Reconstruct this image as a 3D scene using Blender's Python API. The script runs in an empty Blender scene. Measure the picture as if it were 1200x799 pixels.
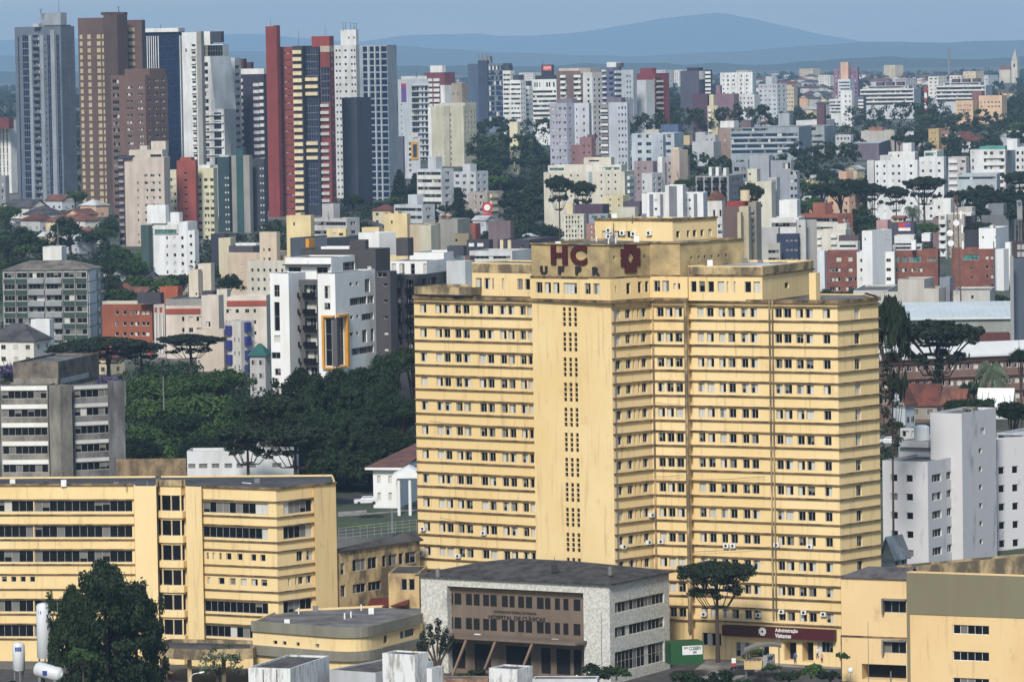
import bpy, math, random
import numpy as np
from mathutils import Matrix, Vector
random.seed(7); RNG = np.random.default_rng(11)
scene = bpy.context.scene
# ---------------------------------------------------------------- camera
F, HZ, CAMH = 5500.0, 70.0, 90.0
CX, CY = 600.0, 399.5
PITCH = math.atan((CY - HZ) / F); ROLL = -0.0165
cam_d = bpy.data.cameras.new('camera'); cam = bpy.data.objects.new('camera', cam_d)
scene.collection.objects.link(cam); scene.camera = cam
cam_d.sensor_width = 36.0; cam_d.lens = F / 1200.0 * 36.0
cam_d.clip_start = 5.0; cam_d.clip_end = 90000.0
CM = (Matrix.Rotation(math.pi / 2 - PITCH, 3, 'X') @ Matrix.Rotation(ROLL, 3, 'Z'))
cam.matrix_world = Matrix.Translation((0, 0, CAMH)) @ CM.to_4x4()
# ---------------------------------------------------------------- world, sun, exposure
SUN_EL, SUN_AZ = math.radians(38), math.radians(192)   # azimuth: compass-like, 0 = +Y, clockwise
w = bpy.data.worlds.new('World'); scene.world = w; w.use_nodes = True
nt = w.node_tree; nt.nodes.clear()
o_ = nt.nodes.new('ShaderNodeOutputWorld'); bg = nt.nodes.new('ShaderNodeBackground')
sk = nt.nodes.new('ShaderNodeTexSky'); sk.sky_type = 'NISHITA'; sk.sun_disc = False
sk.sun_elevation = SUN_EL; sk.sun_rotation = SUN_AZ; sk.air_density = 1.4; sk.dust_density = 0.6; sk.ozone_density = 2.0
bg.inputs['Strength'].default_value = 0.095
tc = nt.nodes.new('ShaderNodeTexCoord'); mpw = nt.nodes.new('ShaderNodeMapping'); mpw.inputs['Scale'].default_value = (9, 9, 60); nz = nt.nodes.new('ShaderNodeTexNoise'); nz.inputs['Scale'].default_value = 1; nz.inputs['Detail'].default_value = 4
mr = nt.nodes.new('ShaderNodeMapRange'); mr.inputs[1].default_value = .35; mr.inputs[2].default_value = .65; mr.inputs[3].default_value = .82; mr.inputs[4].default_value = 1.15; vm = nt.nodes.new('ShaderNodeVectorMath'); vm.operation = 'SCALE'
nt.links.new(tc.outputs['Generated'], mpw.inputs[0]); nt.links.new(mpw.outputs[0], nz.inputs['Vector']); nt.links.new(nz.outputs['Fac'], mr.inputs[0]); nt.links.new(sk.outputs[0], vm.inputs[0]); nt.links.new(mr.outputs[0], vm.inputs[3]); nt.links.new(vm.outputs[0], bg.inputs[0]); nt.links.new(bg.outputs[0], o_.inputs[0])
sd = bpy.data.lights.new('sun', 'SUN'); sun = bpy.data.objects.new('sun', sd); scene.collection.objects.link(sun)
sd.energy = 3.1; sd.angle = math.radians(12.0); sd.color = (1.0, 0.95, 0.87)
dv = Vector((math.sin(SUN_AZ) * math.cos(SUN_EL), math.cos(SUN_AZ) * math.cos(SUN_EL), math.sin(SUN_EL)))
sun.rotation_euler = dv.to_track_quat('Z', 'Y').to_euler()
vs = scene.view_settings; vs.view_transform = 'Standard'; vs.look = 'None'; vs.gamma = 1; vs.exposure = 0.55
HAZE_DENS, HAZE_COL = 0.000058, (0.46, 0.70, 1.0)
# ---------------------------------------------------------------- pixel <-> place helpers
def ray(px, py):
    d = CM @ Vector((px - CX, -(py - CY), -F))
    return d / d.y
def W(px, py, D):
    r = ray(px, py); return Vector((r.x * D, D, CAMH + r.z * D))
GP = [(-2000, 0), (650, 0), (700, 1), (780, 3), (815, 6), (850, 9), (1000, 11), (1150, 12), (1300, 14), (1600, 19), (2000, 27), (2500, 38), (2900, 43), (3300, 46), (4000, 49), (6000, 50), (40000, 50)]
def ground(y, x=0):
    return float(np.interp(y, [g[0] for g in GP], [g[1] for g in GP]))
DGD = np.geomspace(500, 9000, 500); DGG = np.array([ground(d) for d in DGD])
def Dg(px, py):                     # distance at which a pixel's sight line meets the ground
    r = ray(px, py); k = np.nonzero(CAMH + r.z * DGD <= DGG)[0]
    return float(DGD[k[0]]) if len(k) else 9000.0
MASK = np.full((800, 1200), 1e9)    # nearest manual building distance, only used to skip fully hidden fillers
def occupy(x0, x1, y0, y1, D):
    a, b_, c, d = [int(max(0, v)) for v in (x0, x1, y0, y1)]
    if b_ > a and d > c: MASK[c:d, a:b_] = np.minimum(MASK[c:d, a:b_], D)
# ---------------------------------------------------------------- materials
def lin(c): return tuple((v / 255 / 12.92 if v <= 10 else ((v / 255 + .055) / 1.055) ** 2.4) for v in c)
MATS = {}
def nodes(m):
    m.use_nodes = True; t = m.node_tree; return t, t.nodes['Principled BSDF']
def wallm(rgb, dirt=.27, rough=.85, scale=1.0):
    key = ('w', tuple(rgb), dirt, rough, scale)
    if key in MATS: return MATS[key]
    m = bpy.data.materials.new('paint_%d_%d_%d' % tuple(rgb)); t, p = nodes(m)
    base = [v * .82 for v in lin(rgb)]
    geo = t.nodes.new('ShaderNodeNewGeometry'); mp = t.nodes.new('ShaderNodeMapping'); mp.inputs['Scale'].default_value = (.6 * scale, .6 * scale, .09 * scale)
    n1 = t.nodes.new('ShaderNodeTexNoise'); n1.inputs['Scale'].default_value = 1.0; n1.inputs['Detail'].default_value = 5
    n2 = t.nodes.new('ShaderNodeTexNoise'); n2.inputs['Scale'].default_value = .12 * scale; n2.inputs['Detail'].default_value = 6
    t.links.new(geo.outputs['Position'], mp.inputs[0]); t.links.new(mp.outputs[0], n1.inputs['Vector']); t.links.new(geo.outputs['Position'], n2.inputs['Vector'])
    mu = t.nodes.new('ShaderNodeMath'); mu.operation = 'MULTIPLY'; t.links.new(n1.outputs['Fac'], mu.inputs[0]); t.links.new(n2.outputs['Fac'], mu.inputs[1])
    cr = t.nodes.new('ShaderNodeValToRGB'); cr.color_ramp.elements[0].position = .10; cr.color_ramp.elements[1].position = .34
    f = 1 - dirt
    cr.color_ramp.elements[0].color = (base[0] * f, base[1] * f * .98, base[2] * f * .93, 1); cr.color_ramp.elements[1].color = (*base, 1)
    t.links.new(mu.outputs[0], cr.inputs[0]); t.links.new(cr.outputs[0], p.inputs['Base Color'])
    p.inputs['Roughness'].default_value = rough
    MATS[key] = m; return m
def dirtym(rgb, rgb2, lo=.42, hi=.58, sc=(.35, .35, .12)):      # paint eaten by mould / weathering with its own shape
    key = ('d', tuple(rgb), tuple(rgb2), lo, hi, sc)
    if key in MATS: return MATS[key]
    m = bpy.data.materials.new('weathered_%d_%d_%d' % tuple(rgb)); t, p = nodes(m)
    geo = t.nodes.new('ShaderNodeNewGeometry'); mp = t.nodes.new('ShaderNodeMapping'); mp.inputs['Scale'].default_value = sc
    n1 = t.nodes.new('ShaderNodeTexNoise'); n1.inputs['Scale'].default_value = 1.0; n1.inputs['Detail'].default_value = 8; n1.inputs['Roughness'].default_value = .65
    t.links.new(geo.outputs['Position'], mp.inputs[0]); t.links.new(mp.outputs[0], n1.inputs['Vector'])
    cr = t.nodes.new('ShaderNodeValToRGB'); cr.color_ramp.elements[0].position = lo; cr.color_ramp.elements[1].position = hi
    cr.color_ramp.elements[0].color = (*[v * .82 for v in lin(rgb2)], 1); cr.color_ramp.elements[1].color = (*[v * .82 for v in lin(rgb)], 1)
    t.links.new(n1.outputs['Fac'], cr.inputs[0]); t.links.new(cr.outputs[0], p.inputs['Base Color']); p.inputs['Roughness'].default_value = .9
    MATS[key] = m; return m
def flat(rgb, rough=.6, metal=0, emit=0):
    key = ('f', tuple(rgb), rough, metal)
    if key in MATS: return MATS[key]
    m = bpy.data.materials.new('coat_%d_%d_%d' % tuple(rgb)); t, p = nodes(m)
    n = t.nodes.new('ShaderNodeTexNoise'); n.inputs['Scale'].default_value = .8; n.inputs['Detail'].default_value = 3
    geo = t.nodes.new('ShaderNodeNewGeometry'); t.links.new(geo.outputs['Position'], n.inputs['Vector'])
    b = lin(rgb); cr = t.nodes.new('ShaderNodeValToRGB'); cr.color_ramp.elements[0].position = .3; cr.color_ramp.elements[1].position = .7
    cr.color_ramp.elements[0].color = (*[v * .70 for v in b], 1); cr.color_ramp.elements[1].color = (*[v * .88 for v in b], 1)
    t.links.new(n.outputs['Fac'], cr.inputs[0]); t.links.new(cr.outputs[0], p.inputs['Base Color'])
    p.inputs['Roughness'].default_value = rough; p.inputs['Metallic'].default_value = metal
    MATS[key] = m; return m
def glassm(rgb=(10, 12, 15), rough=.42):
    key = ('g', tuple(rgb))
    if key in MATS: return MATS[key]
    m = bpy.data.materials.new('window_glass'); t, p = nodes(m)
    n = t.nodes.new('ShaderNodeTexNoise'); n.inputs['Scale'].default_value = .9; geo = t.nodes.new('ShaderNodeNewGeometry')
    t.links.new(geo.outputs['Position'], n.inputs['Vector']); cr = t.nodes.new('ShaderNodeValToRGB')
    b = lin(rgb); cr.color_ramp.elements[0].position = .35; cr.color_ramp.elements[1].position = .7
    cr.color_ramp.elements[0].color = (*[v * .5 for v in b], 1); cr.color_ramp.elements[1].color = (*[v * 1.5 for v in b], 1)
    t.links.new(n.outputs['Fac'], cr.inputs[0]); t.links.new(cr.outputs[0], p.inputs['Base Color'])
    p.inputs['Roughness'].default_value = rough; p.inputs['Specular IOR Level'].default_value = .16
    MATS[key] = m; return m
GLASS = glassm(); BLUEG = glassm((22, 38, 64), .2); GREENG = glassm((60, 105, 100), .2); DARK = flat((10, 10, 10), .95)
BLIND = wallm((205, 203, 196), .2); FRAME = flat((176, 176, 172), .5); CURT = wallm((120, 118, 115), .3)
def leafm(name, c1, c2):
    m = bpy.data.materials.new(name); t, p = nodes(m)
    n = t.nodes.new('ShaderNodeTexNoise'); n.inputs['Scale'].default_value = .45; n.inputs['Detail'].default_value = 4
    geo = t.nodes.new('ShaderNodeNewGeometry'); t.links.new(geo.outputs['Position'], n.inputs['Vector'])
    oi = t.nodes.new('ShaderNodeObjectInfo'); ad = t.nodes.new('ShaderNodeMath'); ad.operation = 'MULTIPLY_ADD'
    ad.inputs[1].default_value = .35; t.links.new(oi.outputs['Random'], ad.inputs[0]); t.links.new(n.outputs['Fac'], ad.inputs[2])
    cr = t.nodes.new('ShaderNodeValToRGB'); cr.color_ramp.elements[0].position = .4; cr.color_ramp.elements[1].position = .95
    cr.color_ramp.elements[0].color = (*c1, 1); cr.color_ramp.elements[1].color = (*c2, 1)
    t.links.new(ad.outputs[0], cr.inputs[0]); t.links.new(cr.outputs[0], p.inputs['Base Color'])
    p.inputs['Roughness'].default_value = .75; p.inputs['Specular IOR Level'].default_value = .2
    return m
def yellowm(c1, c2, c3):
    m = bpy.data.materials.new('aged_yellow_paint'); t, p = nodes(m); geo = t.nodes.new('ShaderNodeNewGeometry'); prev = None
    def noise(sc, det, lo, hi):
        mp = t.nodes.new('ShaderNodeMapping'); mp.inputs['Scale'].default_value = sc; n = t.nodes.new('ShaderNodeTexNoise'); n.inputs['Scale'].default_value = 1; n.inputs['Detail'].default_value = det; n.inputs['Roughness'].default_value = .6
        t.links.new(geo.outputs['Position'], mp.inputs[0]); t.links.new(mp.outputs[0], n.inputs['Vector']); r = t.nodes.new('ShaderNodeMapRange'); r.inputs[1].default_value = lo; r.inputs[2].default_value = hi; t.links.new(n.outputs['Fac'], r.inputs[0]); return r.outputs[0]
    def mix(a, b, f):
        x = t.nodes.new('ShaderNodeMix'); x.data_type = 'RGBA'
        for k, v in ((6, a), (7, b)):
            if isinstance(v, tuple): x.inputs[k].default_value = (*[q * .82 for q in lin(v)], 1)
            else: t.links.new(v, x.inputs[k])
        t.links.new(f, x.inputs[0]); return x.outputs[2]
    big = noise((.05, .05, .045), 4, .38, .62); st = noise((1.6, 1.6, .10), 6, .56, .78); blot = noise((.5, .5, .35), 9, .60, .74)
    c = mix(c1, c2, big); c = mix(c, c3, st); dk = t.nodes.new('ShaderNodeMath'); dk.operation = 'MULTIPLY'; dk.inputs[1].default_value = .55; t.links.new(blot, dk.inputs[0]); c = mix(c, c3, dk.outputs[0])
    t.links.new(c, p.inputs['Base Color']); p.inputs['Roughness'].default_value = .9
    b = t.nodes.new('ShaderNodeBump'); b.inputs['Strength'].default_value = .25; b.inputs['Distance'].default_value = .04; n = t.nodes.new('ShaderNodeTexNoise'); n.inputs['Scale'].default_value = 6; t.links.new(geo.outputs['Position'], n.inputs['Vector']); t.links.new(n.outputs['Fac'], b.inputs['Height']); t.links.new(b.outputs[0], p.inputs['Normal'])
    return m
LEAF = leafm('foliage_dark', (.006, .012, .005), (.024, .042, .015)); LEAFG = leafm('foliage_green', (.014, .032, .008), (.052, .094, .024))
NEEDLE = leafm('foliage_pine', (.008, .014, .008), (.022, .034, .016)); BARK = flat((70, 58, 50), .95)
JACA = leafm('foliage_violet', (.06, .045, .10), (.14, .11, .22)); SILV = leafm('foliage_silver', (.05, .07, .04), (.12, .15, .09))
# ---------------------------------------------------------------- mesh builder
class MB:
    def __init__(s): s.v = []; s.f = []; s.m = []
    def quad(s, a, b, c, d, m=0):
        i = len(s.v); s.v += [tuple(a), tuple(b), tuple(c), tuple(d)]; s.f.append((i, i + 1, i + 2, i + 3)); s.m.append(m)
    def poly(s, pts, m=0):
        i = len(s.v); s.v += [tuple(p) for p in pts]; s.f.append(tuple(range(i, i + len(pts)))); s.m.append(m)
    def obox(s, o, ax, ay, az, m=0):     # oriented box from corner o along three vectors
        o = Vector(o); ax, ay, az = Vector(ax), Vector(ay), Vector(az); i = len(s.v)
        for k in range(8): s.v.append(tuple(o + (ax if k & 1 else Vector()) + (ay if k & 2 else Vector()) + (az if k & 4 else Vector())))
        for f in ((0, 2, 3, 1), (4, 5, 7, 6), (0, 1, 5, 4), (1, 3, 7, 5), (3, 2, 6, 7), (2, 0, 4, 6)):
            s.f.append(tuple(i + q for q in f)); s.m.append(m)
    def box(s, x0, x1, y0, y1, z0, z1, m=0): s.obox((x0, y0, z0), (x1 - x0, 0, 0), (0, y1 - y0, 0), (0, 0, z1 - z0), m)
    def tube(s, pts, rads, n=8, m=0, cap=True):
        pts = [Vector(p) for p in pts]; base = len(s.v)
        for k, p in enumerate(pts):
            d = (pts[min(k + 1, len(pts) - 1)] - pts[max(k - 1, 0)]).normalized()
            a = d.cross(Vector((0, 0, 1))); a = a.normalized() if a.length > .05 else Vector((1, 0, 0)); b = d.cross(a)
            for j in range(n):
                t = 2 * math.pi * j / n; s.v.append(tuple(p + (a * math.cos(t) + b * math.sin(t)) * rads[k]))
        for k in range(len(pts) - 1):
            for j in range(n):
                q = base + k * n; s.f.append((q + j, q + (j + 1) % n, q + n + (j + 1) % n, q + n + j)); s.m.append(m)
        if cap:
            s.f.append(tuple(base + j for j in range(n))); s.m.append(m)
            q = base + (len(pts) - 1) * n; s.f.append(tuple(q + n - 1 - j for j in range(n))); s.m.append(m)
    def raw(s, v, f, m=0):
        i = len(s.v); s.v += [tuple(a) for a in v]; s.f += [tuple(i + q for q in g) for g in f]; s.m += [m] * len(f)
    def mesh(s, name, mats, smooth=False):
        me = bpy.data.meshes.new(name); me.from_pydata(s.v, [], s.f)
        for k in (mats if isinstance(mats, (list, tuple)) else [mats]): me.materials.append(k)
        if any(s.m): me.polygons.foreach_set('material_index', s.m)
        if smooth: me.polygons.foreach_set('use_smooth', [True] * len(s.f))
        me.update(); return me
COL = scene.collection
def link(name, data, parent=None, loc=None, rz=0, scale=None, kind=None):
    o = bpy.data.objects.new(name, data); COL.objects.link(o)
    if parent is not None: o.parent = parent
    if loc is not None: o.location = loc
    if rz: o.rotation_euler = (0, 0, rz)
    if scale is not None: o.scale = scale
    if kind: o['kind'] = kind
    return o
def tag(o, label, cat, group=None, kind=None):
    o['label'] = label; o['category'] = cat
    if group: o['group'] = group
    if kind: o['kind'] = kind
    return o
def struct(name, me, kind='structure'): return link(name, me, kind=kind)
# ---------------------------------------------------------------- windows
WC = {}
def winmesh(w, h, kind, var, fm, gm):
    w = round(w, 2) if w < 2 else round(w, 1); h = round(h, 1); key = (w, h, kind, var, fm.name, gm.name)
    if key in WC: return WC[key]
    rnd = random.Random(hash((w, h, kind, var)) & 0xffff); fr, pn = MB(), MB()
    t = min(.08, w * .1, h * .1)
    if kind in ('strip', 'glass'): nx = max(1, round(w / 1.15)); 
    elif kind == 'slit': nx = 1
    else: nx = max(1, round(w / .7))
    nz = max(1, round(h / 3.0)) if kind == 'glass' else (2 if kind in ('win', 'strip') and h > 1.9 else 1)
    fr.box(0, w, 0, .07, 0, t); fr.box(0, w, 0, .07, h - t, h); fr.box(0, t, 0, .07, t, h - t); fr.box(w - t, w, 0, .07, t, h - t)
    cw = w / nx; mt = t * .6
    for i in range(1, nx): fr.box(i * cw - mt / 2, i * cw + mt / 2, .01, .06, t, h - t)
    for j in range(1, nz): fr.box(t, w - t, .015, .055, h * j / nz - mt / 2, h * j / nz + mt / 2)
    for i in range(nx):
        a, b = i * cw, (i + 1) * cw
        r = rnd.random()
        if kind in ('glass', 'slit', 'plain'): pn.quad((a, .05, 0), (b, .05, 0), (b, .05, h), (a, .05, h), 0)
        elif r < (.30 if kind == 'win' else .05): pn.quad((a, .05, 0), (b, .05, 0), (b, .05, h), (a, .05, h), 1)
        elif r < (.40 if kind == 'win' else .12):
            q = h * rnd.uniform(.3, .7); pn.quad((a, .05, 0), (b, .05, 0), (b, .05, q), (a, .05, q), 0); pn.quad((a, .05, q), (b, .05, q), (b, .05, h), (a, .05, h), 2)
        elif r < (.46 if kind == 'win' else .28): pn.quad((a, .05, 0), (b, .05, 0), (b, .05, h), (a, .05, h), 2)
        else: pn.quad((a, .05, 0), (b, .05, 0), (b, .05, h), (a, .05, h), 0)
    WC[key] = (fr, pn, w, h, fr.mesh('window', fm), pn.mesh('pane', [gm, BLIND, CURT])); 
    jm = MB(); jm.raw(fr.v, fr.f); n = len(jm.f); jm.raw(pn.v, pn.f); jm.m = [0] * n + [q + 1 for q in pn.m]
    WC[key] = WC[key] + (jm.mesh('window', [fm, gm, BLIND, CURT]),); return WC[key]
class Wall:
    def __init__(s, blk, P, Q, zb, zt):
        s.b = blk; s.P = Vector((P[0], P[1])); s.Q = Vector((Q[0], Q[1])); s.L = (s.Q - s.P).length
        s.t = (s.Q - s.P) / s.L; s.n = Vector((s.t.y, -s.t.x)); s.zb, s.zt = zb, zt; s.r = []; s.ang = math.atan2(s.t.y, s.t.x)
        near = s.Q if s.Q.y < s.P.y else s.P; s.near = near; s.D = near.y
    def u(s, px, py=None):
        z = (s.zt + s.zb) / 2; py = py if py is not None else 400
        r = ray(px, py); d = Vector((r.x, 1.0)); den = s.t.x * d.y - s.t.y * d.x
        return (s.P.y * d.x - s.P.x * d.y) / den
    def z(s, y, px=None):
        if px is None:               # height seen at row y, on the nearer vertical edge
            q = s.near; zz = 60.0
            r = ray(CX, y)
            # iterate px of the near edge at this row
            px = CX
            for _ in range(3):
                r = ray(px, y); px += (q.x / q.y - r.x) * F
            r = ray(px, y); return CAMH + r.z * q.y
        u = s.u(px, y); p = s.P + s.t * u; r = ray(px, y); return CAMH + r.z * p.y
    def rect(s, u0, u1, z0, z1, kind='win', fm=None, gm=None, dep=None, mat=None):
        u0, u1 = max(u0, .04), min(u1, s.L - .04)
        z0, z1 = max(z0, s.zb + .04), min(z1, s.zt - .04)
        if u1 - u0 < .12 or z1 - z0 < .1: return
        s.r.append(dict(u0=u0, u1=u1, z0=z0, z1=z1, kind=kind, fm=fm or FRAME, gm=gm or GLASS, dep=dep, mat=mat))
    def grid(s, cols, y0, dy, n, h, kind='win', fm=None, gm=None, xr=None, mat=None, skip=0, dep=None):
        for k in range(n):
            if skip and random.random() < skip: continue
            z1 = s.z(y0 + dy * k, xr); z0 = s.z(y0 + dy * k + h, xr)
            yy = y0 + dy * k
            for a, b in cols:
                ua, ub = s.u(a, y0), s.u(b, y0)
                s.rect(min(ua, ub), max(ua, ub), z0, z1, kind, fm, gm, dep, mat)
        return s
    def zgrid(s, cols, zs, h, y0, **kw):
        for z1 in zs:
            for a, b in cols: s.rect(s.u(a, y0), s.u(b, y0), z1 - h, z1, **kw)
    def wpt(s, u, z, out=0): p = s.P + s.t * u + s.n * out; return Vector((p.x, p.y, z))
def ev(a, b, n, fill=.55):
    st = (b - a) / n; return [(a + st * (i + .5 - fill / 2), a + st * (i + .5 + fill / 2)) for i in range(n)]
HOLE = ('win', 'strip', 'glass', 'slit', 'plain', 'hole', 'balc')
class Block:
    def __init__(s, bld, pts, zb, zt, mat, name='wall', roofm=None, par=.5, mats=None):
        s.b = bld; s.pts = [Vector((p[0], p[1])) for p in pts]; s.zb, s.zt, s.mat, s.name, s.roofm, s.par = zb, zt, mat, name, roofm, par
        n = len(pts); s.w = [Wall(s, s.pts[i], s.pts[(i + 1) % n], zb, zt) for i in range(n)]; s.F, s.S = s.w[0], s.w[1]
    def inset(s, d):
        n = len(s.pts); out = []
        for i in range(n):
            n1, n2 = s.w[i - 1].n, s.w[i].n; bis = n1 + n2
            k = d / max(.35, bis.dot(n1)) if bis.length > 1e-6 else 0
            out.append(s.pts[i] - bis * k)
        return out
    def build(s):
        O = s.b.O; mb = MB(); win = []
        for wl in s.w:
            holes = [r for r in wl.r if r['kind'] in HOLE]
            us = sorted({0.0, wl.L} | {round(r[k], 3) for r in holes for k in ('u0', 'u1')}); zs = sorted({s.zb, s.zt} | {round(r[k], 3) for r in holes for k in ('z0', 'z1')})
            P3 = lambda u, z, o=0: wl.wpt(u, z, o) - O
            if not holes: mb.quad(P3(0, s.zb), P3(wl.L, s.zb), P3(wl.L, s.zt), P3(0, s.zt))
            else:
                occ = np.zeros((len(us) - 1, len(zs) - 1), bool); ua, za = np.array(us), np.array(zs); um, zm = (ua[1:] + ua[:-1]) / 2, (za[1:] + za[:-1]) / 2
                for r in holes:
                    i = np.nonzero((um > r['u0']) & (um < r['u1']))[0]; j = np.nonzero((zm > r['z0']) & (zm < r['z1']))[0]
                    if len(i) and len(j): occ[i[0]:i[-1] + 1, j[0]:j[-1] + 1] = True
                for j in range(len(zs) - 1):
                    i = 0
                    while i < len(us) - 1:
                        if occ[i, j]: i += 1; continue
                        k = i
                        while k < len(us) - 1 and not occ[k, j]: k += 1
                        mb.quad(P3(us[i], zs[j]), P3(us[k], zs[j]), P3(us[k], zs[j + 1]), P3(us[i], zs[j + 1])); i = k
                for r in holes:
                    d = r['dep'] or (.22 if r['kind'] != 'balc' else 1.1); r['d'] = d
                    a, b, c, e = r['u0'], r['u1'], r['z0'], r['z1']
                    mb.quad(P3(a, c), P3(a, c, -d), P3(a, e, -d), P3(a, e)); mb.quad(P3(b, c, -d), P3(b, c), P3(b, e), P3(b, e, -d))
                    mb.quad(P3(a, c), P3(b, c), P3(b, c, -d), P3(a, c, -d)); mb.quad(P3(a, e, -d), P3(b, e, -d), P3(b, e), P3(a, e))
            for r in wl.r: s.b.feat.append((wl, r))
        # parapet and roof
        ins = s.inset(.22); zr = s.zt - s.par; n = len(s.pts)
        for i in range(n):
            j = (i + 1) % n; a, b, c, d = s.pts[i], s.pts[j], ins[j], ins[i]
            mb.quad(*[Vector((q.x, q.y, s.zt)) - O for q in (a, b, c, d)]); mb.quad(*[Vector((q.x, q.y, z)) - O for q, z in ((d, s.zt), (c, s.zt), (c, zr), (d, zr))])
        wo = link(s.name, mb.mesh(s.name, s.mat), s.b.root)
        rm = MB(); rm.poly([Vector((q.x, q.y, zr)) - O for q in ins]); link('roof', rm.mesh('roof', s.roofm or ROOFG), s.b.root)
ROOFG = dirtym((120, 118, 112), (70, 68, 66), sc=(.2, .2, .2))
LAND = []       # landmarks, for wording the fillers' places
class Bld:
    def __init__(s, name, label, cat='building', short=None, group=None):
        s.name, s.label, s.cat, s.short, s.group = name, label, cat, short, group; s.blocks = []; s.feat = []; s.root = None; s.extra = []
    def start(s, O):
        if s.root is None:
            s.O = Vector((O[0], O[1], O[2])); s.root = link(s.name, None, loc=s.O); tag(s.root, s.label, s.cat, s.group)
    def block(s, x0, xc, x1, yt, D, mat, phi=-36, yb=None, dep=None, name='wall', roofm=None, par=.5, hide=True):
        C = W(xc, yt, D); ph = math.radians(phi); ex = Vector((math.cos(ph), math.sin(ph))); ey = Vector((-ex.y, ex.x)); c = Vector((C.x, C.y))
        def solve(px, dr):
            r = ray(px, yt); d = Vector((r.x, 1)); den = dr.x * d.y - dr.y * d.x; return (c.y * d.x - c.x * d.y) / den
        L1 = abs(solve(x0, ex)); L2 = abs(solve(x1, ey))
        if xc - x0 <= 3.1: L1 = dep or max(L1, 3)
        if x1 - xc <= 3.1: L2 = dep or max(L2, 3)
        L1 = min(abs(L1), 150); L2 = min(abs(L2), 150)
        zb = W(xc, yb, D).z if yb is not None else min(ground(D), ground(D + 10)) - 2
        A, E = c - ex * L1, c + ey * L2; G = A + ey * L2
        s.start((C.x, C.y, min(zb, ground(D))) if True else None)
        k = Block(s, [A, c, E, G], zb, C.z, wallm(mat) if isinstance(mat, tuple) else mat, name, roofm, par); s.blocks.append(k)
        ybp = yb if yb is not None else HZ + (CAMH - zb) * F / D
        if hide: occupy(min(x0, xc), max(x1, xc), yt, ybp, D)
        if s.short and len(s.blocks) == 1: LAND.append((s.short, (x0 + x1) / 2, (yt + min(ybp, 780)) / 2, x1 - x0, ybp - yt))
        return k
    def poly(s, pts, zb, zt, mat, name='wall', roofm=None, par=.5):
        s.start((pts[0][0], pts[0][1], zb)); k = Block(s, pts, zb, zt, mat if not isinstance(mat, tuple) else wallm(mat), name, roofm, par); s.blocks.append(k); return k
    def part(s, name, mb, mat, label=None, smooth=False, kind=None):   # mb holds world coordinates
        mb.v = [(v[0] - s.O.x, v[1] - s.O.y, v[2] - s.O.z) for v in mb.v]
        o = link(name, mb.mesh(name, mat, smooth), s.root, kind=kind)
        if label: o['label'] = label
        return o
    def mast(s, px, yt, yb, D, r=.12, mat=None, name='antenna', arms=0):
        a, b = W(px, yb, D), W(px, yt, D); b.x = a.x; b.y = a.y; mb = MB(); mb.tube([a, b], [r, r * .5], 5)
        for i in range(arms):
            z = b.z - (b.z - a.z) * .12 * i; l = .9; mb.box(a.x - l, a.x + l, a.y - .05, a.y + .05, z - .05, z + .05)
        return s.part(name, mb, mat or flat((90, 90, 92), .5))
    def finish(s):
        for b in s.blocks: b.build()
        O = s.O; near = O.y < 1060; ws = []; panels = {}; balcs = []; backs = MB(); nh = 0
        for wl, r in s.feat:
            k = r['kind']; w_, h_ = r['u1'] - r['u0'], r['z1'] - r['z0']
            if k in ('win', 'strip', 'glass', 'slit', 'plain'): ws.append((w_ * h_, wl, r))
            elif k == 'balc': ws.append((w_ * h_, wl, r)); balcs.append((wl, r))
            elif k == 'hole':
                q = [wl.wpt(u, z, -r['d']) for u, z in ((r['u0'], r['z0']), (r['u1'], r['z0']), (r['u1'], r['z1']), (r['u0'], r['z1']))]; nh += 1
                if nh <= 96: hb = MB(); hb.quad(*q); s.part('opening', hb, DARK)  # near-black sheet closes each hole, the shade inside put into its colour
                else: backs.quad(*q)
            elif k == 'panel': np_ = panels.setdefault('n', [0, {}]); np_[0] += 1; mb = MB() if np_[0] <= 96 else np_[1].setdefault(r['mat'].name, (r['mat'], MB()))[1]; mb.obox(wl.wpt(r['u0'], r['z0'], -.01), wl.t.to_3d() * w_, wl.n.to_3d() * (r['dep'] or .06), (0, 0, h_)); np_[0] <= 96 and s.part('facade_band', mb, r['mat'])
            elif k == 'slab': balcs.append((wl, r))
        ws.sort(key=lambda q: -q[0]); rest = MB(); rm = {}
        for i, (_, wl, r) in enumerate(ws):
            w_, h_ = r['u1'] - r['u0'], r['z1'] - r['z0']; kk = 'win' if r['kind'] == 'balc' else r['kind']
            M = winmesh(w_, h_, kk, random.randrange(14), r['fm'], r['gm']); p = wl.wpt(r['u0'], r['z0'], -r['d'] + .01); sc = (w_ / M[2], 1, h_ / M[3])
            if i < 100:
                if near:
                    o = link('window', M[4], s.root, p - O, wl.ang, sc); link('pane', M[5], o)
                else: link('window', M[6], s.root, p - O, wl.ang, sc)
            else:
                me = M[6]; ca, sa = math.cos(wl.ang), math.sin(wl.ang)
                fr, pn = M[0], M[1]
                for src, off in ((fr, 0), (pn, 1)):
                    vv = [(p.x + v[0] * sc[0] * ca - v[1] * sa, p.y + v[0] * sc[0] * sa + v[1] * ca, p.z + v[2] * sc[2]) for v in src.v]
                    ids = []
                    for mi in src.m:
                        mt = r['fm'] if off == 0 else (r['gm'], BLIND, CURT)[mi]; rm.setdefault(mt.name, (len(rm), mt)); ids.append(rm[mt.name][0])
                    b0 = len(rest.v); rest.v += vv; rest.f += [tuple(b0 + q for q in f) for f in src.f]; rest.m += ids
        if rest.f: s.part('window', rest, [q[1] for q in sorted(rm.values(), key=lambda t: t[0])], kind='stuff')
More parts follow.
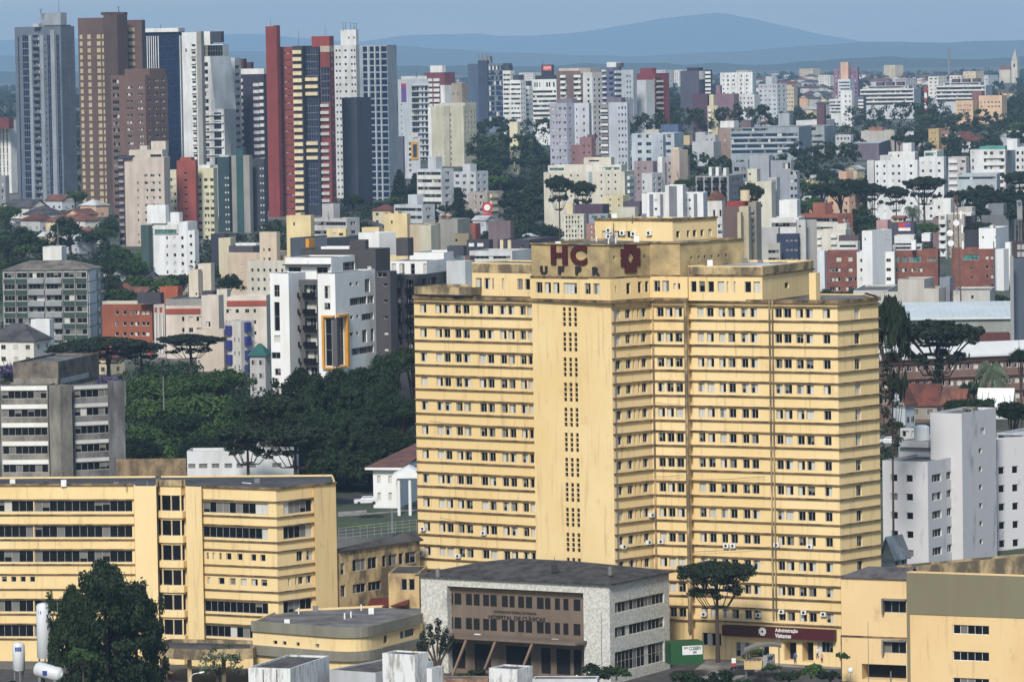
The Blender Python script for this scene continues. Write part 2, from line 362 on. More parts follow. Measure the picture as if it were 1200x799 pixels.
        if backs.f: s.part('opening', backs, DARK, kind='stuff')
        for mt, mb in panels.get('n', [0, {}])[1].values(): s.part('facade_band', mb, mt, kind='stuff')
        rb = MB(); bm_ = None
        for i, (wl, r) in enumerate(sorted(balcs, key=lambda q: -(q[1]['u1'] - q[1]['u0']))):
            mb = MB() if i < 100 else rb; bm_ = r['mat'] or r['fm']; w_ = r['u1'] - r['u0']
            if r['kind'] == 'balc':
                mb.obox(wl.wpt(r['u0'] - .1, r['z0'] - .12, .0), wl.t.to_3d() * (w_ + .2), wl.n.to_3d() * .85, (0, 0, .12))
                mb.obox(wl.wpt(r['u0'] - .1, r['z0'], .75), wl.t.to_3d() * (w_ + .2), wl.n.to_3d() * .1, (0, 0, .95))
            else: mb.obox(wl.wpt(r['u0'], r['z0'], .002), wl.t.to_3d() * w_, wl.n.to_3d() * (r['dep'] or .9), (0, 0, r['z1'] - r['z0']))
            if i < 100: s.part('balcony', mb, bm_)
        if rb.f: s.part('balcony', rb, bm_, kind='stuff')
        return s
def text_on(bld, wall, txt, px0, px1, y0, y1, mat, out=.05, thick=.12, bold=.0, name='lettering', xr=None):
    cu = bpy.data.curves.new(name, 'FONT'); cu.body = txt; cu.extrude = thick / 2; cu.offset = bold; cu.size = 1
    tmp = bpy.data.objects.new('tmp', cu); COL.objects.link(tmp); dg = bpy.context.evaluated_depsgraph_get(); dg.update()
    me = bpy.data.meshes.new_from_object(tmp.evaluated_get(dg)); bpy.data.objects.remove(tmp); bpy.data.curves.remove(cu)
    co = np.array([v.co for v in me.vertices]); lo, hi = co.min(0), co.max(0)
    xm = xr or (px0 + px1) / 2
    u0, u1 = wall.u(px0, y0), wall.u(px1, y0); z1, z0 = wall.z(y0, xm), wall.z(y1, xm)
    for v in me.vertices:
        fx = (v.co.x - lo[0]) / (hi[0] - lo[0]); fy = (v.co.y - lo[1]) / (hi[1] - lo[1]); d = v.co.z
        p = wall.wpt(u0 + (u1 - u0) * fx, z0 + (z1 - z0) * fy, out + thick / 2 + d) - bld.O; v.co = p
    me.materials.clear(); me.materials.append(mat); me.name = name
    return link(name, me, bld.root)
# ---------------------------------------------------------------- trees
def leaves(rng, centers, rad, n, size, flatz=1.0, droop=0.0):
    """n leaf quads around every centre (shell biased), returned as verts, faces"""
    c = np.repeat(np.asarray(centers, float), n, 0); R = np.repeat(np.asarray(rad, float), n)[:, None]
    d = rng.normal(size=c.shape); d /= np.linalg.norm(d, axis=1)[:, None]
    p = c + d * R * (rng.random((len(c), 1)) ** .45) * np.array([1, 1, flatz])
    nrm = d + rng.normal(size=c.shape) * .6; nrm[:, 2] += .35; nrm /= np.linalg.norm(nrm, axis=1)[:, None]
    a = np.cross(nrm, rng.normal(size=c.shape)); a /= np.linalg.norm(a, axis=1)[:, None]; b = np.cross(nrm, a)
    s = size * (.6 + .8 * rng.random((len(c), 1)))
    v = np.stack([p - a * s, p - b * s * .6, p + a * s, p + b * s * .6], 1).reshape(-1, 3)
    f = np.arange(len(v)).reshape(-1, 4); return v, f
def npmesh(name, v, f, mat):
    me = bpy.data.meshes.new(name); nv, nf = len(v), len(f)
    me.vertices.add(nv); me.vertices.foreach_set('co', np.asarray(v, np.float32).ravel())
    me.loops.add(nf * 4); me.loops.foreach_set('vertex_index', np.asarray(f, np.int32).ravel())
    me.polygons.add(nf); me.polygons.foreach_set('loop_start', np.arange(0, nf * 4, 4, dtype=np.int32)); me.polygons.foreach_set('loop_total', np.full(nf, 4, np.int32))
    me.materials.append(mat); me.update(calc_edges=True); return me
def crown_pts(rng, n, flat=.8, lobes=6):
    lc = rng.normal(size=(lobes, 3)); lc /= np.linalg.norm(lc, axis=1)[:, None]; lc *= np.array([.52, .52, .36]) * (0.6 + .5 * rng.random((lobes, 1))); lc[:, 2] = np.abs(lc[:, 2]) * .9 - .02
    out = []
    while len(out) < n:
        l = lc[rng.integers(lobes)]; d = rng.normal(size=3); d /= np.linalg.norm(d); d[2] = abs(d[2]) * 1.1 - .35
        out.append(l + d * .46 * (.75 + .35 * rng.random()))
    q = np.array(out); q[:, 2] *= flat; return q
def broad(seed, ncl, nl, size, mat, flat=.8, lobes=6):       # unit tree: crown radius 1, crown centre at z 0
    rng = np.random.default_rng(seed); c = crown_pts(rng, ncl, flat, lobes); v, f = leaves(rng, c, .12 + .11 * rng.random(ncl), nl, size, .8)
    mb = MB(); top = -.15; mb.tube([(0, 0, -1.5), (.02, .02, -.8), (0, 0, top)], [.075, .055, .03], 7)
    for k in c[rng.choice(ncl, 9, False)]:
        mb.tube([(0, 0, -.75 + .3 * rng.random()), (k[0] * .5, k[1] * .5, k[2] * .5 - .12), tuple(k * .92)], [.035, .02, .008], 5)
    return npmesh('crown', v, f, mat), mb.mesh('trunk', BARK)
def arauc(seed, nb=26, nl=70, size=.05, layers=2):           # umbrella pine: height 1, trunk on z 0
    rng = np.random.default_rng(seed); mb = MB(); cs, rs = [], []
    mb.tube([(0, 0, 0), (.006, 0, .5), (0, .004, .93)], [.026, .019, .009], 7)
    for l in range(layers + 1):
        zb = [.93, .84, .66][l]; R = [.36, .34, .26][l]; m = nb // (1 + l)
        for k in range(m):
            t = 2 * math.pi * (k + rng.random() * .6) / m; r = R * (.7 + .4 * rng.random()); up = [.05, .09, .10][l] * (.6 + .8 * rng.random())
            e = np.array([math.cos(t) * r, math.sin(t) * r, zb + up]); z0 = zb - .05 - .03 * rng.random()
            mb.tube([(0, 0, z0), (e[0] * .5, e[1] * .5, z0 - .005), (e[0] * .85, e[1] * .85, zb + up * .5), tuple(e)], [.009, .007, .005, .004], 4)
            cs.append(e); rs.append(.055 + .02 * rng.random())
            if l < 2: cs.append(e * np.array([.66, .66, 1]) + np.array([0, 0, .03])); rs.append(.055); 
            if l == 0: cs.append(e * np.array([.3, .3, 1]) + np.array([0, 0, .055])); rs.append(.06)
    v, f = leaves(rng, cs, rs, nl, size * .42, .62); return npmesh('crown', v, f, NEEDLE), mb.mesh('trunk', BARK)
def conifer(seed, nl=26, size=.022):
    rng = np.random.default_rng(seed); cs, rs = [], []; mb = MB(); mb.tube([(0, 0, 0), (0, 0, .5), (0, 0, .98)], [.022, .015, .003], 7)
    for k in range(26):
        z = .12 + .86 * k / 25; R = .24 * (1 - z) ** .8 + .012; m = max(3, int(16 * (1 - z) + 3))
        for j in range(m):
            t = 2 * math.pi * (j + rng.random()) / m; r = R * (.55 + .6 * rng.random())
            for q in (.45, .75, 1.): cs.append((math.cos(t) * r * q, math.sin(t) * r * q, z - .05 * q * (1 - z))); rs.append(.032)
            if j % 3 == 0: mb.tube([(0, 0, z), (math.cos(t) * r, math.sin(t) * r, z - .04)], [.005, .002], 4)
    v, f = leaves(rng, cs, rs, nl, size, .6); return npmesh('crown', v, f, NEEDLE), mb.mesh('trunk', BARK)
def palm(seed):
    rng = np.random.default_rng(seed); mb = MB(); mb.tube([(0, 0, 0), (.02, 0, .4), (0, 0, .8)], [.035, .026, .022], 8); V, Fc = [], []
    for k in range(30):
        t = 2 * math.pi * k / 30 * 1.618 * 3; el = rng.uniform(-.5, 1.3); L = .34 * rng.uniform(.8, 1.1); d = np.array([math.cos(t), math.sin(t)]); prev = None
        for i in range(12):
            q = i / 11; r = L * q * math.cos(el * (1 - q * .3)) ; z = .82 + L * (math.sin(el) * q - .75 * q * q)
            p = np.array([d[0] * r, d[1] * r, z]); s = np.array([-d[1], d[0], 0])
            if prev is not None:
                for sg in (-1, 1):
                    for h in range(2):
                        a = prev + (p - prev) * h / 2; wdt = .075 * math.sin(math.pi * min(.98, q + .05)) + .01; tip = a + s * sg * wdt + np.array([d[0] * .02, d[1] * .02, -.05])
                        n = len(V); V.extend([a, a + (p - prev) * .35, tip + (p - prev) * .2, tip]); Fc.append((n, n + 1, n + 2, n + 3))
            prev = p
    return npmesh('crown', np.array(V), np.array(Fc), SILV), mb.mesh('trunk', BARK)
def fulltree(seed, n=260, nl=95, size=.034):
    rng = np.random.default_rng(seed); c = []
    for i in range(n):
        h = rng.uniform(-1, 1); t = rng.uniform(0, 2 * math.pi); r = (1 - abs(h + .15) ** 2.6 / 1.45) * (.55 + .45 * rng.random()) * (1 + .16 * math.sin(3 * t + 5 * h)) if h < .97 else .1
        c.append((math.cos(t) * r * .88, math.sin(t) * r * .88, h * .9))
    c += [(math.cos(t) * .8, math.sin(t) * .8, z) for t, z in zip(rng.uniform(0, 6.28, 14), rng.uniform(-.3, .8, 14))]
    v, f = leaves(rng, c, .09 + .08 * rng.random(len(c)), nl, size, .9); mb = MB(); mb.tube([(0, 0, -1.5), (0, 0, -.3), (0, 0, .6)], [.07, .05, .02], 7)
    for k in range(8): q = c[k * 9]; mb.tube([(0, 0, q[2] - .3), (q[0] * .8, q[1] * .8, q[2])], [.025, .008], 5)
    return npmesh('crown', v, f, LEAF), mb.mesh('trunk', BARK)
PROTO = {
 'full': [fulltree(31), fulltree(32)],
 'near': [broad(1, 150, 110, .036, LEAF, .95, 9), broad(2, 130, 110, .036, LEAF, .9, 8)],
 'green': [broad(3, 110, 80, .04, LEAFG, .6, 9), broad(4, 110, 80, .04, LEAFG, .62, 8)],
 'mid': [broad(5, 70, 48, .06, LEAF, .8, 6), broad(6, 70, 48, .06, LEAF, .95, 5), broad(7, 80, 48, .06, LEAF, .65, 8)],
 'midg': [broad(15, 70, 48, .06, LEAFG, .8, 6), broad(16, 70, 48, .06, LEAFG, .65, 7)],
 'jaca': [broad(8, 60, 40, .06, JACA, .8, 6)],
 'far': [broad(9, 28, 26, .11, LEAF, .75, 5), broad(10, 28, 26, .11, LEAF, .9, 5), broad(11, 28, 26, .11, LEAFG, .7, 6)],
 'pine': [arauc(1), arauc(2, 22)], 'pinenear': [arauc(3, 30, 170, .032)], 'conifer': [conifer(1), conifer(2)], 'palm': [palm(1)],
 'shrub': [broad(12, 40, 60, .07, LEAF, .8, 5), broad(13, 40, 60, .07, LEAFG, .8, 5)],
 'sparse': [broad(14, 26, 34, .045, SILV, 1.3, 7)],
}
TREES = []
def tree(kind, px, ytop, wpx, D, label=None, name='tree', group=None, hpx=None, cat='tree', yb=None, flat=None):
    """crown centre column px, top row ytop, crown width wpx (pixels), distance D"""
    cr, tk = random.choice(PROTO[kind]); k = D / F; top = W(px, ytop, D); g = ground(D) - .3 if yb is None else W(px, yb, D).z; R = wpx * k / 2
    rz = random.uniform(0, 6.28)
    if kind in ('pine', 'pinenear', 'conifer', 'palm'):
        H = max(3, top.z - g); o = link(name, None, loc=(top.x, top.y, g), rz=rz)
        wx = R / {'pine': .36, 'pinenear': .37, 'conifer': .25, 'palm': .33}[kind]; hh = H / {'pine': 1.02, 'pinenear': 1.02, 'conifer': 1, 'palm': .97}[kind]
        link('trunk', tk, o, (0, 0, 0), scale=(wx, wx, hh)); link('crown', cr, o, (0, 0, 0), scale=(wx, wx, hh))
    else:
        H = max(top.z - g, R * .8); fl = .82; cz = max(H - R * fl, R * .5); sz = R if flat is None else R * flat
        if flat: cz = H - sz * fl
        if kind == 'shrub': cz = R * .35
        if kind == 'full': sz = H * .46; cz = H - sz
        o = link(name, None, loc=(top.x, top.y, g), rz=rz); link('crown', cr, o, (0, 0, cz), scale=(R, R, sz)); link('trunk', tk, o, (0, 0, cz), scale=(R, R, max(cz / 1.5, .1)))
    KW = {'pine': 'umbrella-shaped pine', 'pinenear': 'umbrella-shaped pine', 'conifer': 'dark pointed conifer', 'palm': 'palm', 'jaca': 'violet-flowering tree', 'green': 'broad bright-green tree', 'midg': 'leafy green tree', 'near': 'dense dark tree', 'full': 'tall dense dark tree', 'mid': 'dark leafy tree', 'far': 'small distant tree', 'shrub': 'low leafy shrub', 'sparse': 'sparse grey-green tree'}
    o['category'] = cat; o['group'] = group or ('trees of the city' if kind != 'shrub' else 'shrubs')
    if group is None and label is not None: del o['group']
    if label: o['label'] = label
    else: TREES.append((o, KW[kind], px, ytop + wpx * .35, wpx, D))
    return o
DONE_CNT = {}
def near_land(px, py):
    best = min(LAND, key=lambda l: math.hypot((px - l[1]) / 1.0, (py - l[2]) / 1.0) - .35 * (l[3] + l[4]) / 2)
    dx, dy = px - best[1], py - best[2]
    if abs(dx) > best[3] / 2: r = 'left of' if dx < 0 else 'right of'
    elif dy < 0: r = 'beyond'
    else: r = 'in front of'
    return r, best[0]
def label_all():
    cells = {}
    for it in TREES:
        o, kw, px, py, wpx, D = it; s = 'wide ' if wpx > 46 else ('small ' if wpx < 16 and 'small' not in kw and kw[:3] != 'low' else ''); r, l = near_land(px, py)
        cells.setdefault('%s%s %s %s' % (s, kw, r, l), []).append((px, py, o))
    ordn = ['leftmost', 'second from left', 'third from left', 'fourth from left', 'fifth from left', 'sixth from left', 'seventh from left', 'eighth from left', 'ninth from left', 'tenth from left', 'eleventh from left', 'twelfth from left']
    num = {2: 'two', 3: 'three', 4: 'four', 5: 'five', 6: 'six', 7: 'seven', 8: 'eight', 9: 'nine', 10: 'ten', 11: 'eleven', 12: 'twelve'}
    for k, v in cells.items():
        v.sort(key=lambda q: q[0]); n = len(v)
        for i, (px, py, o) in enumerate(v):
            if n == 1: o['label'] = k
            elif i == n - 1: o['label'] = 'rightmost %s' % k if n > 2 else 'right-hand %s' % k
            elif n == 2: o['label'] = 'left-hand %s' % k
            elif i < 12: o['label'] = '%s, %s' % (k, ordn[i] if i else 'leftmost')
            else: o['label'] = '%s, %s from right' % (k, {1: 'second', 2: 'third', 3: 'fourth', 4: 'fifth', 5: 'sixth', 6: 'seventh', 7: 'eighth', 8: 'ninth'}.get(n - 1 - i, '%dth' % (n - i)))
# ---------------------------------------------------------------- small filler buildings
ROOFT = dirtym((128, 80, 64), (92, 62, 54), sc=(.3, .3, .3)); ROOFW = dirtym((205, 207, 208), (150, 150, 150), sc=(.15, .15, .15)); ROOFD = dirtym((84, 82, 84), (54, 52, 54), sc=(.2, .2, .2)); ROOFB = dirtym((110, 60, 48), (74, 44, 38), sc=(.3, .3, .3))
RN = {ROOFT.name: 'terracotta', ROOFW.name: 'pale', ROOFD.name: 'dark grey', ROOFB.name: 'brown'}
CN = [((226, 222, 214), 'white'), ((224, 208, 172), 'cream'), ((186, 184, 184), 'grey'), ((214, 176, 150), 'peach'), ((158, 96, 80), 'brick red'), ((196, 200, 206), 'pale grey'), ((206, 190, 160), 'sand')]
FILL = []
def house(px, yb, wpx, hpx, D, phi=None, col=None, rm=None, gable=None, detail=True, label=None, name='house', rise=None, group='low houses of the city', g=None):
    """low house with a pitched roof, base row yb"""
    k = D / F; L = wpx * k * .75; Dp = L * random.uniform(.5, .9); H = hpx * k; ph = math.radians(phi if phi is not None else random.choice([-36, -30, -40, 50, 54]) + random.uniform(-4, 4))
    p = W(px, yb, D); zb = p.z if g is None else g
    cn = col or random.choice(CN[:4] + CN[5:]); rmn = rm or random.choice([ROOFT, ROOFW, ROOFD, ROOFB, ROOFW, ROOFD, ROOFB]); rise = rise or min(3.2, Dp * .28)
    mb = MB(); x, y = L / 2, Dp / 2; mb.quad((-x, -y, 0), (x, -y, 0), (x, -y, H), (-x, -y, H)); mb.quad((x, -y, 0), (x, y, 0), (x, y, H), (x, -y, H)); mb.quad((x, y, 0), (-x, y, 0), (-x, y, H), (x, y, H)); mb.quad((-x, y, 0), (-x, -y, 0), (-x, -y, H), (-x, y, H))
    rf = MB(); e = .5; gb = gable if gable is not None else random.random() < .6; q = x + e if gb else max(.2, x - y); zt = H + rise
    A, B, C, D_ = (-x - e, -y - e, H - .1), (x + e, -y - e, H - .1), (x + e, y + e, H - .1), (-x - e, y + e, H - .1); R1, R2 = (-q, 0, zt), (q, 0, zt)
    th = .25
    up = lambda t: (t[0], t[1], t[2] + th)
    rf.quad(up(A), up(B), up(R2), up(R1)); rf.quad(up(C), up(D_), up(R1), up(R2)); rf.quad(A, B, up(B), up(A)); rf.quad(C, D_, up(D_), up(C)); rf.quad(B, C, up(C), up(B)); rf.quad(D_, A, up(A), up(D_))
    if gb:
        mb.poly([(x, -y, H), (x, y, H), (x, 0, zt)]); mb.poly([(-x, y, H), (-x, -y, H), (-x, 0, zt)])
        rf.quad(A, B, R2, R1); rf.quad(C, D_, R1, R2)
        for s_ in (A, C): pass
        rf.quad(B, up(B), up(R2), R2); rf.quad(C, up(C), up(R2), R2); rf.quad(A, up(A), up(R1), R1); rf.quad(D_, up(D_), up(R1), R1)
    else: rf.poly([up(B), up(C), up(R2)]); rf.poly([up(D_), up(A), up(R1)]); rf.quad(A, D_, C, B)
    wm = wallm(cn[0])
    if not detail:
        jm = MB(); jm.raw(mb.v, mb.f, 0); jm.raw(rf.v, rf.f, 1); o = link(name, jm.mesh('house', [wm, rmn]), loc=(p.x, p.y, zb), rz=ph)
    else:
        o = link(name, None, loc=(p.x, p.y, zb), rz=ph); link('wall', mb.mesh('wall', wm), o); link('roof', rf.mesh('roof', rmn), o)
        nst = max(1, int(H / 2.9)); M = winmesh(1.3, 1.2, 'win', random.randrange(5), FRAME, GLASS)
        for s in range(nst):
            z = .9 + s * H / nst; n = max(2, int(L / 3.2))
            for i in range(n): link('window', M[6], o, (-x + L * (i + .5) / n - .6, -y - .05, z))
            n = max(1, int(Dp / 3.6))
            for i in range(n): link('window', M[6], o, (x + .05, -y + Dp * (i + .5) / n - .6, z), math.pi / 2)
    o['category'] = 'house'; o['group'] = group
    st = 'gabled' if gb else 'hipped'
    if label: o['label'] = label; del o['group']
    else: TREES.append((o, '%s %s house with %s roof' % (cn[1], st, RN[rmn.name].replace(' ', '-')), px, yb - hpx, 20 if wpx > 12 else 10, D))
    return o
def slab(px, yt, wpx, D, nf=None, col=None, side=None, phi=None, yb=None, label=None, name='apartment_block', box=True, style=None, fl=3.0, group='mid-rise blocks of the city', short=None):
    """flat-roofed block of flats, top row yt, seen width wpx"""
    phi = phi if phi is not None else random.choice([-36, -32, -40]); cn = col or random.choice(CN)
    side = side or wpx * random.uniform(.25, .45); x0 = px - wpx / 2; x1 = px + wpx / 2; xc = x1 - side
    b = Bld(name, label or 'x', 'building', short=short, group=None if label else group)
    k = b.block(x0, xc, x1, yt, D, cn[0], phi=phi, yb=yb, hide=False)
    H = k.zt - k.zb; dy = fl * F / D; n = int(max(1, min((H - 1) / fl, 26))); style = style or random.choice(['win', 'win', 'strip', 'balc', 'bands'])
    wh = dy * .42; nc = max(2, int(k.F.L / 3.4)); ns = max(1, int(k.S.L / 4.2)); y0 = yt + dy * .42
    if style == 'win' or D > 3600: k.F.grid(ev(x0 + .6, xc - .4, min(nc, 8), .5), y0, dy, n, wh)
    elif style == 'strip': k.F.grid([(x0 + 1, xc - 1)], y0, dy, n, wh, 'strip')
    elif style == 'balc':
        m = max(1, nc // 3); k.F.grid(ev(x0 + .5, xc - .5, m, .6), y0 - dy * .1, dy, n, dy * .62, 'balc', mat=wallm((214, 212, 206)), dep=1.0); 
    else:
        k.F.grid([(x0 + .8, xc - .8)], y0, dy, n, wh, 'strip'); k.F.grid([(x0 + .2, xc - .2)], y0 + wh + .2, dy, n, dy - wh - .5, 'panel', mat=wallm((220, 218, 212)))
    k.S.grid(ev(xc + .4, x1 - .4, min(ns, 4), .42), y0, dy, n, wh)
    if box:
        xa = x0 + (xc - x0) * random.uniform(.3, .55); xb = xa + wpx * .22
        b.block(xa, xb, xb + max(3.3, side * .5), yt - random.uniform(3, 5) * F / D, D + 4, cn[0], phi=phi, yb=yt + 2 * F / D * .5, name='rooftop_box', hide=False)
    if D < 3400 and random.random() < .6: b.mast(x0 + (xc - x0) * random.uniform(.2, .9), yt - random.uniform(3, 6) * F / D * .6, yt + 1, D + 3, .12)
    b.finish(); o = b.root
    if not label:
        sname = {'win': 'small windows', 'strip': 'ribbon windows', 'balc': 'balconies', 'bands': 'banded front'}[style if D <= 3600 else 'win']
        TREES.append((o, '%s block of flats with %s' % (cn[1], sname), px, yt + 6, 20 if wpx > 12 else 10, D))
    return o
# ---------------------------------------------------------------- ground, hills, haze
def build_ground():
    mb = MB(); ys = [-1500, 0, 400, 600, 650, 690, 720, 750, 780, 810, 850, 900, 950, 1000, 1100, 1200, 1300, 1450, 1600, 1800, 2000, 2250, 2500, 2900, 3300, 4000, 5000, 7000, 10000, 14000, 20000, 41000]
    xs = [-11500, -9000, -4000, -2000, -1000, -500, -200, -100, 0, 100, 200, 500, 1000, 2000, 4000, 9000, 11500]
    for i in range(len(ys) - 1):
        for j in range(len(xs) - 1):
            a, b = ys[i], ys[i + 1]; mb.quad((xs[j], a, ground(a)), (xs[j + 1], a, ground(a)), (xs[j + 1], b, ground(b)), (xs[j], b, ground(b)))
    m = bpy.data.materials.new('town_ground'); t, p = nodes(m); geo = t.nodes.new('ShaderNodeNewGeometry')
    n = t.nodes.new('ShaderNodeTexNoise'); n.inputs['Scale'].default_value = .02; n.inputs['Detail'].default_value = 8; t.links.new(geo.outputs['Position'], n.inputs['Vector'])
    cr = t.nodes.new('ShaderNodeValToRGB'); e = cr.color_ramp.elements; e[0].position = .42; e[0].color = (.035, .05, .025, 1); e[1].position = .60; e[1].color = (.13, .12, .11, 1)
    x = e.new(.52); x.color = (.06, .065, .045, 1)
    t.links.new(n.outputs['Fac'], cr.inputs[0]); t.links.new(cr.outputs[0], p.inputs['Base Color']); p.inputs['Roughness'].default_value = .95
    struct('ground', mb.mesh('ground', m))
build_ground()
def hills(name, D, prof, col, depth=1500, seed=1, jag=4):
    """ridge with real depth: crest silhouette rows given as (px, py) pairs"""
    rng = np.random.default_rng(seed); mb = MB(); px = np.arange(-900, 2100, 12); py = np.interp(px, [p[0] for p in prof], [p[1] for p in prof]); py = py + np.convolve(rng.normal(size=len(px)), [.25, .5, .25], 'same') * jag * .25
    rows = [(-1.0, 0), (-.6, .35), (-.3, .72), (0, 1), (.5, .6), (1, 0)]; P = []
    for q, h in rows:
        r = []
        for a, b in zip(px, py):
            c = W(float(a), float(b), D); g = 45; d = depth * q * (1 + .25 * math.sin(a * .013 + q * 3)); s = (D + d) / D
            r.append((c.x * s, D + d, g + (c.z - g) * h * (1 + (.12 * math.sin(a * .05 + q * 7) if 0 < h < 1 else 0))))
        P.append(r)
    for i in range(len(P) - 1):
        for j in range(len(px) - 1): mb.quad(P[i][j], P[i][j + 1], P[i + 1][j + 1], P[i + 1][j])
    struct(name, mb.mesh(name, col, True))
HILLM = leafm('hill_forest', (.020, .035, .018), (.05, .07, .03))
hills('mountains', 36000, [(-900, 60), (-300, 52), (100, 46), (300, 40), (420, 50), (470, 42), (540, 40), (620, 43), (680, 38), (740, 29), (790, 20), (845, 15), (880, 22), (940, 36), (1000, 48), (1080, 55), (1300, 52), (2100, 60)], HILLM, 2500, 1, 3)
hills('ridge', 22000, [(-900, 78), (0, 66), (200, 60), (330, 62), (470, 54), (560, 60), (640, 64), (760, 66), (900, 58), (1000, 50), (1100, 50), (1200, 47), (2100, 50)], HILLM, 1300, 2, 4)
hills('hills', 13000, [(-900, 92), (0, 84), (300, 80), (480, 78), (600, 78), (720, 74), (900, 76), (960, 72), (1040, 66), (1120, 70), (1200, 66), (2100, 68)], HILLM, 900, 3, 5)
hz = MB(); hz.box(-12000, 12000, -1600, 42000, -3, 600)
hm = bpy.data.materials.new('haze_air'); hm.use_nodes = True; t = hm.node_tree; t.nodes.clear(); oo = t.nodes.new('ShaderNodeOutputMaterial'); pv = t.nodes.new('ShaderNodeVolumePrincipled')
pv.inputs['Color'].default_value = (*HAZE_COL, 1); pv.inputs['Density'].default_value = HAZE_DENS; pv.inputs['Anisotropy'].default_value = .0
t.links.new(pv.outputs[0], oo.inputs['Volume']); link('haze', hz.mesh('haze', hm), kind='stuff')
# ---------------------------------------------------------------- the big yellow hospital tower
YEL = (238, 212, 162); YW = yellowm((240, 213, 160), (230, 200, 142), (190, 164, 118)); YD = dirtym((196, 172, 128), (104, 92, 74), .44, .60, (.3, .3, .16)); LEDGE = dirtym((150, 122, 88), (52, 42, 34), .38, .62, (.5, .5, .5)); SPAN = dirtym((240, 209, 148), (222, 190, 130), .35, .5, (.2, .2, .3))
RED = flat((74, 10, 15), .5); WHT = flat((235, 235, 232), .5); BLK = flat((38, 34, 34), .6); GREYM = flat((120, 120, 120), .6)
def ledge(bld, pts, z, h, out, mat=LEDGE, name='ledge'):
    """continuous thin cornice along a polyline of world points, outside is on the right-hand side going along"""
    P = [Vector((p[0], p[1])) for p in pts]; n = len(P); N = []
    for i in range(n - 1):
        d = (P[i + 1] - P[i]).normalized(); N.append(Vector((d.y, -d.x)))
    off = []
    for i in range(n):
        a = N[max(0, i - 1)]; b = N[min(n - 2, i)]; bis = a + b; off.append(P[i] + bis * (out / max(.5, bis.dot(a))))
    mb = MB()
    for i in range(n - 1):
        a, b, c, d = P[i] , P[i + 1], off[i + 1], off[i]
        mb.quad((d.x, d.y, z), (c.x, c.y, z), (c.x, c.y, z + h), (d.x, d.y, z + h)); mb.quad((d.x, d.y, z + h), (c.x, c.y, z + h), (b.x, b.y, z + h), (a.x, a.y, z + h)); mb.quad((a.x, a.y, z), (b.x, b.y, z), (c.x, c.y, z), (d.x, d.y, z))
    for i in (0, n - 1): mb.quad((P[i].x, P[i].y, z), (off[i].x, off[i].y, z), (off[i].x, off[i].y, z + h), (P[i].x, P[i].y, z + h))
    return bld.part(name, mb, mat)
def aircon(bld, wall, px, py, s=1.0, name='air_conditioner', rust=False):
    u, z = wall.u(px, py), wall.z(py, px); mb = MB(); w_, h_, d_ = .85 * s, .62 * s, .45
    p = wall.wpt(u - w_ / 2, z - h_ / 2, .05); mb.obox(p, wall.t.to_3d() * w_, wall.n.to_3d() * d_, (0, 0, h_), 0)
    c = wall.wpt(u, z, .05 + d_ + .012); ring = [c + wall.t.to_3d() * math.cos(a) * h_ * .36 + Vector((0, 0, math.sin(a) * h_ * .36)) for a in [2 * math.pi * i / 12 for i in range(12)]]; mb.poly(ring, 1)
    return bld.part(name, mb, [WHT, BLK])
hc = Bld('hospital_tower', 'tall pale yellow hospital tower with a blank stair shaft and many banded window rows', 'hospital', short='the tall yellow hospital tower')
xy = lambda v: (v.x, v.y)
A = xy(W(485, 347, 715.8)); B = xy(W(624.5, 350, 703)); B2 = xy(W(623.5, 354, 697.3)); C_ = xy(W(716, 355, 688)); D1 = xy(W(762, 352, 694.2)); E = xy(W(805, 352, 691.4)); E2 = xy(W(807.5, 352, 692.6)); Fp = xy(W(981, 352, 681)); G = xy(W(1029, 350, 688.6))
zE = W(716, 355, 688).z
back = [(G[0] - 1, G[1] + 13), (E[0] + 3, E[1] + 22), (D1[0] + 4, D1[1] + 24), (B[0] + 10, B[1] + 15), (A[0] + 8, A[1] + 11)]
main = hc.poly([A, B, B2, C_, D1, E, E2, Fp, G] + back, -1, zE, YW, par=.15)
wL, _s, wT, wS, wM, _s2, wR, wG = main.w[:8]
z0r = wS.z(363.3, 722); pitch = (wS.z(363.3, 722) - wS.z(363.3 + 29.5 * 10, 722)) / 10; ZS = [z0r - pitch * i for i in range(13)]; wh = 1.36
cols_L = [(492, 499.5), (510, 517.5), (519.2, 527), (532.5, 540), (542, 550), (560.5, 568.5), (570.3, 578), (585.5, 593), (595, 602.5), (609, 616), (617.8, 623)]
cols_S = [(720.7, 726.5), (732.5, 738.8), (741.2, 743), (746.6, 748.6), (751, 757)]; cols_M = [(769.5, 777.5), (779.8, 788), (790.4, 799)]
cols_R = [(817, 824.5), (827.8, 836), (842, 849.5), (852.7, 861), (868, 876), (878.8, 887), (908, 916), (918, 927), (932.5, 941), (943.5, 952.5), (964, 972.5)]
wL.zgrid(cols_L, ZS[:12], wh, 360); wS.zgrid(cols_S, ZS, wh, 360); wM.zgrid(cols_M, ZS, wh, 360); wR.zgrid(cols_R, ZS, wh, 360); wG.zgrid([(1001, 1007.5)], ZS[:11], 1.65, 360)
zt0 = wT.z(361.5, 716); gp = (wT.z(361.5, 716) - wT.z(361.5 + 29.5 * 10, 716)) / 10
for k in range(11):
    for r in range(4):
        for a in (661, 667.5, 674): 
            u = wT.u(a, 360); z = zt0 - gp * k - r * gp * .198; wT.rect(u - .28, u + .28, z - .58, z, 'hole', dep=.2)
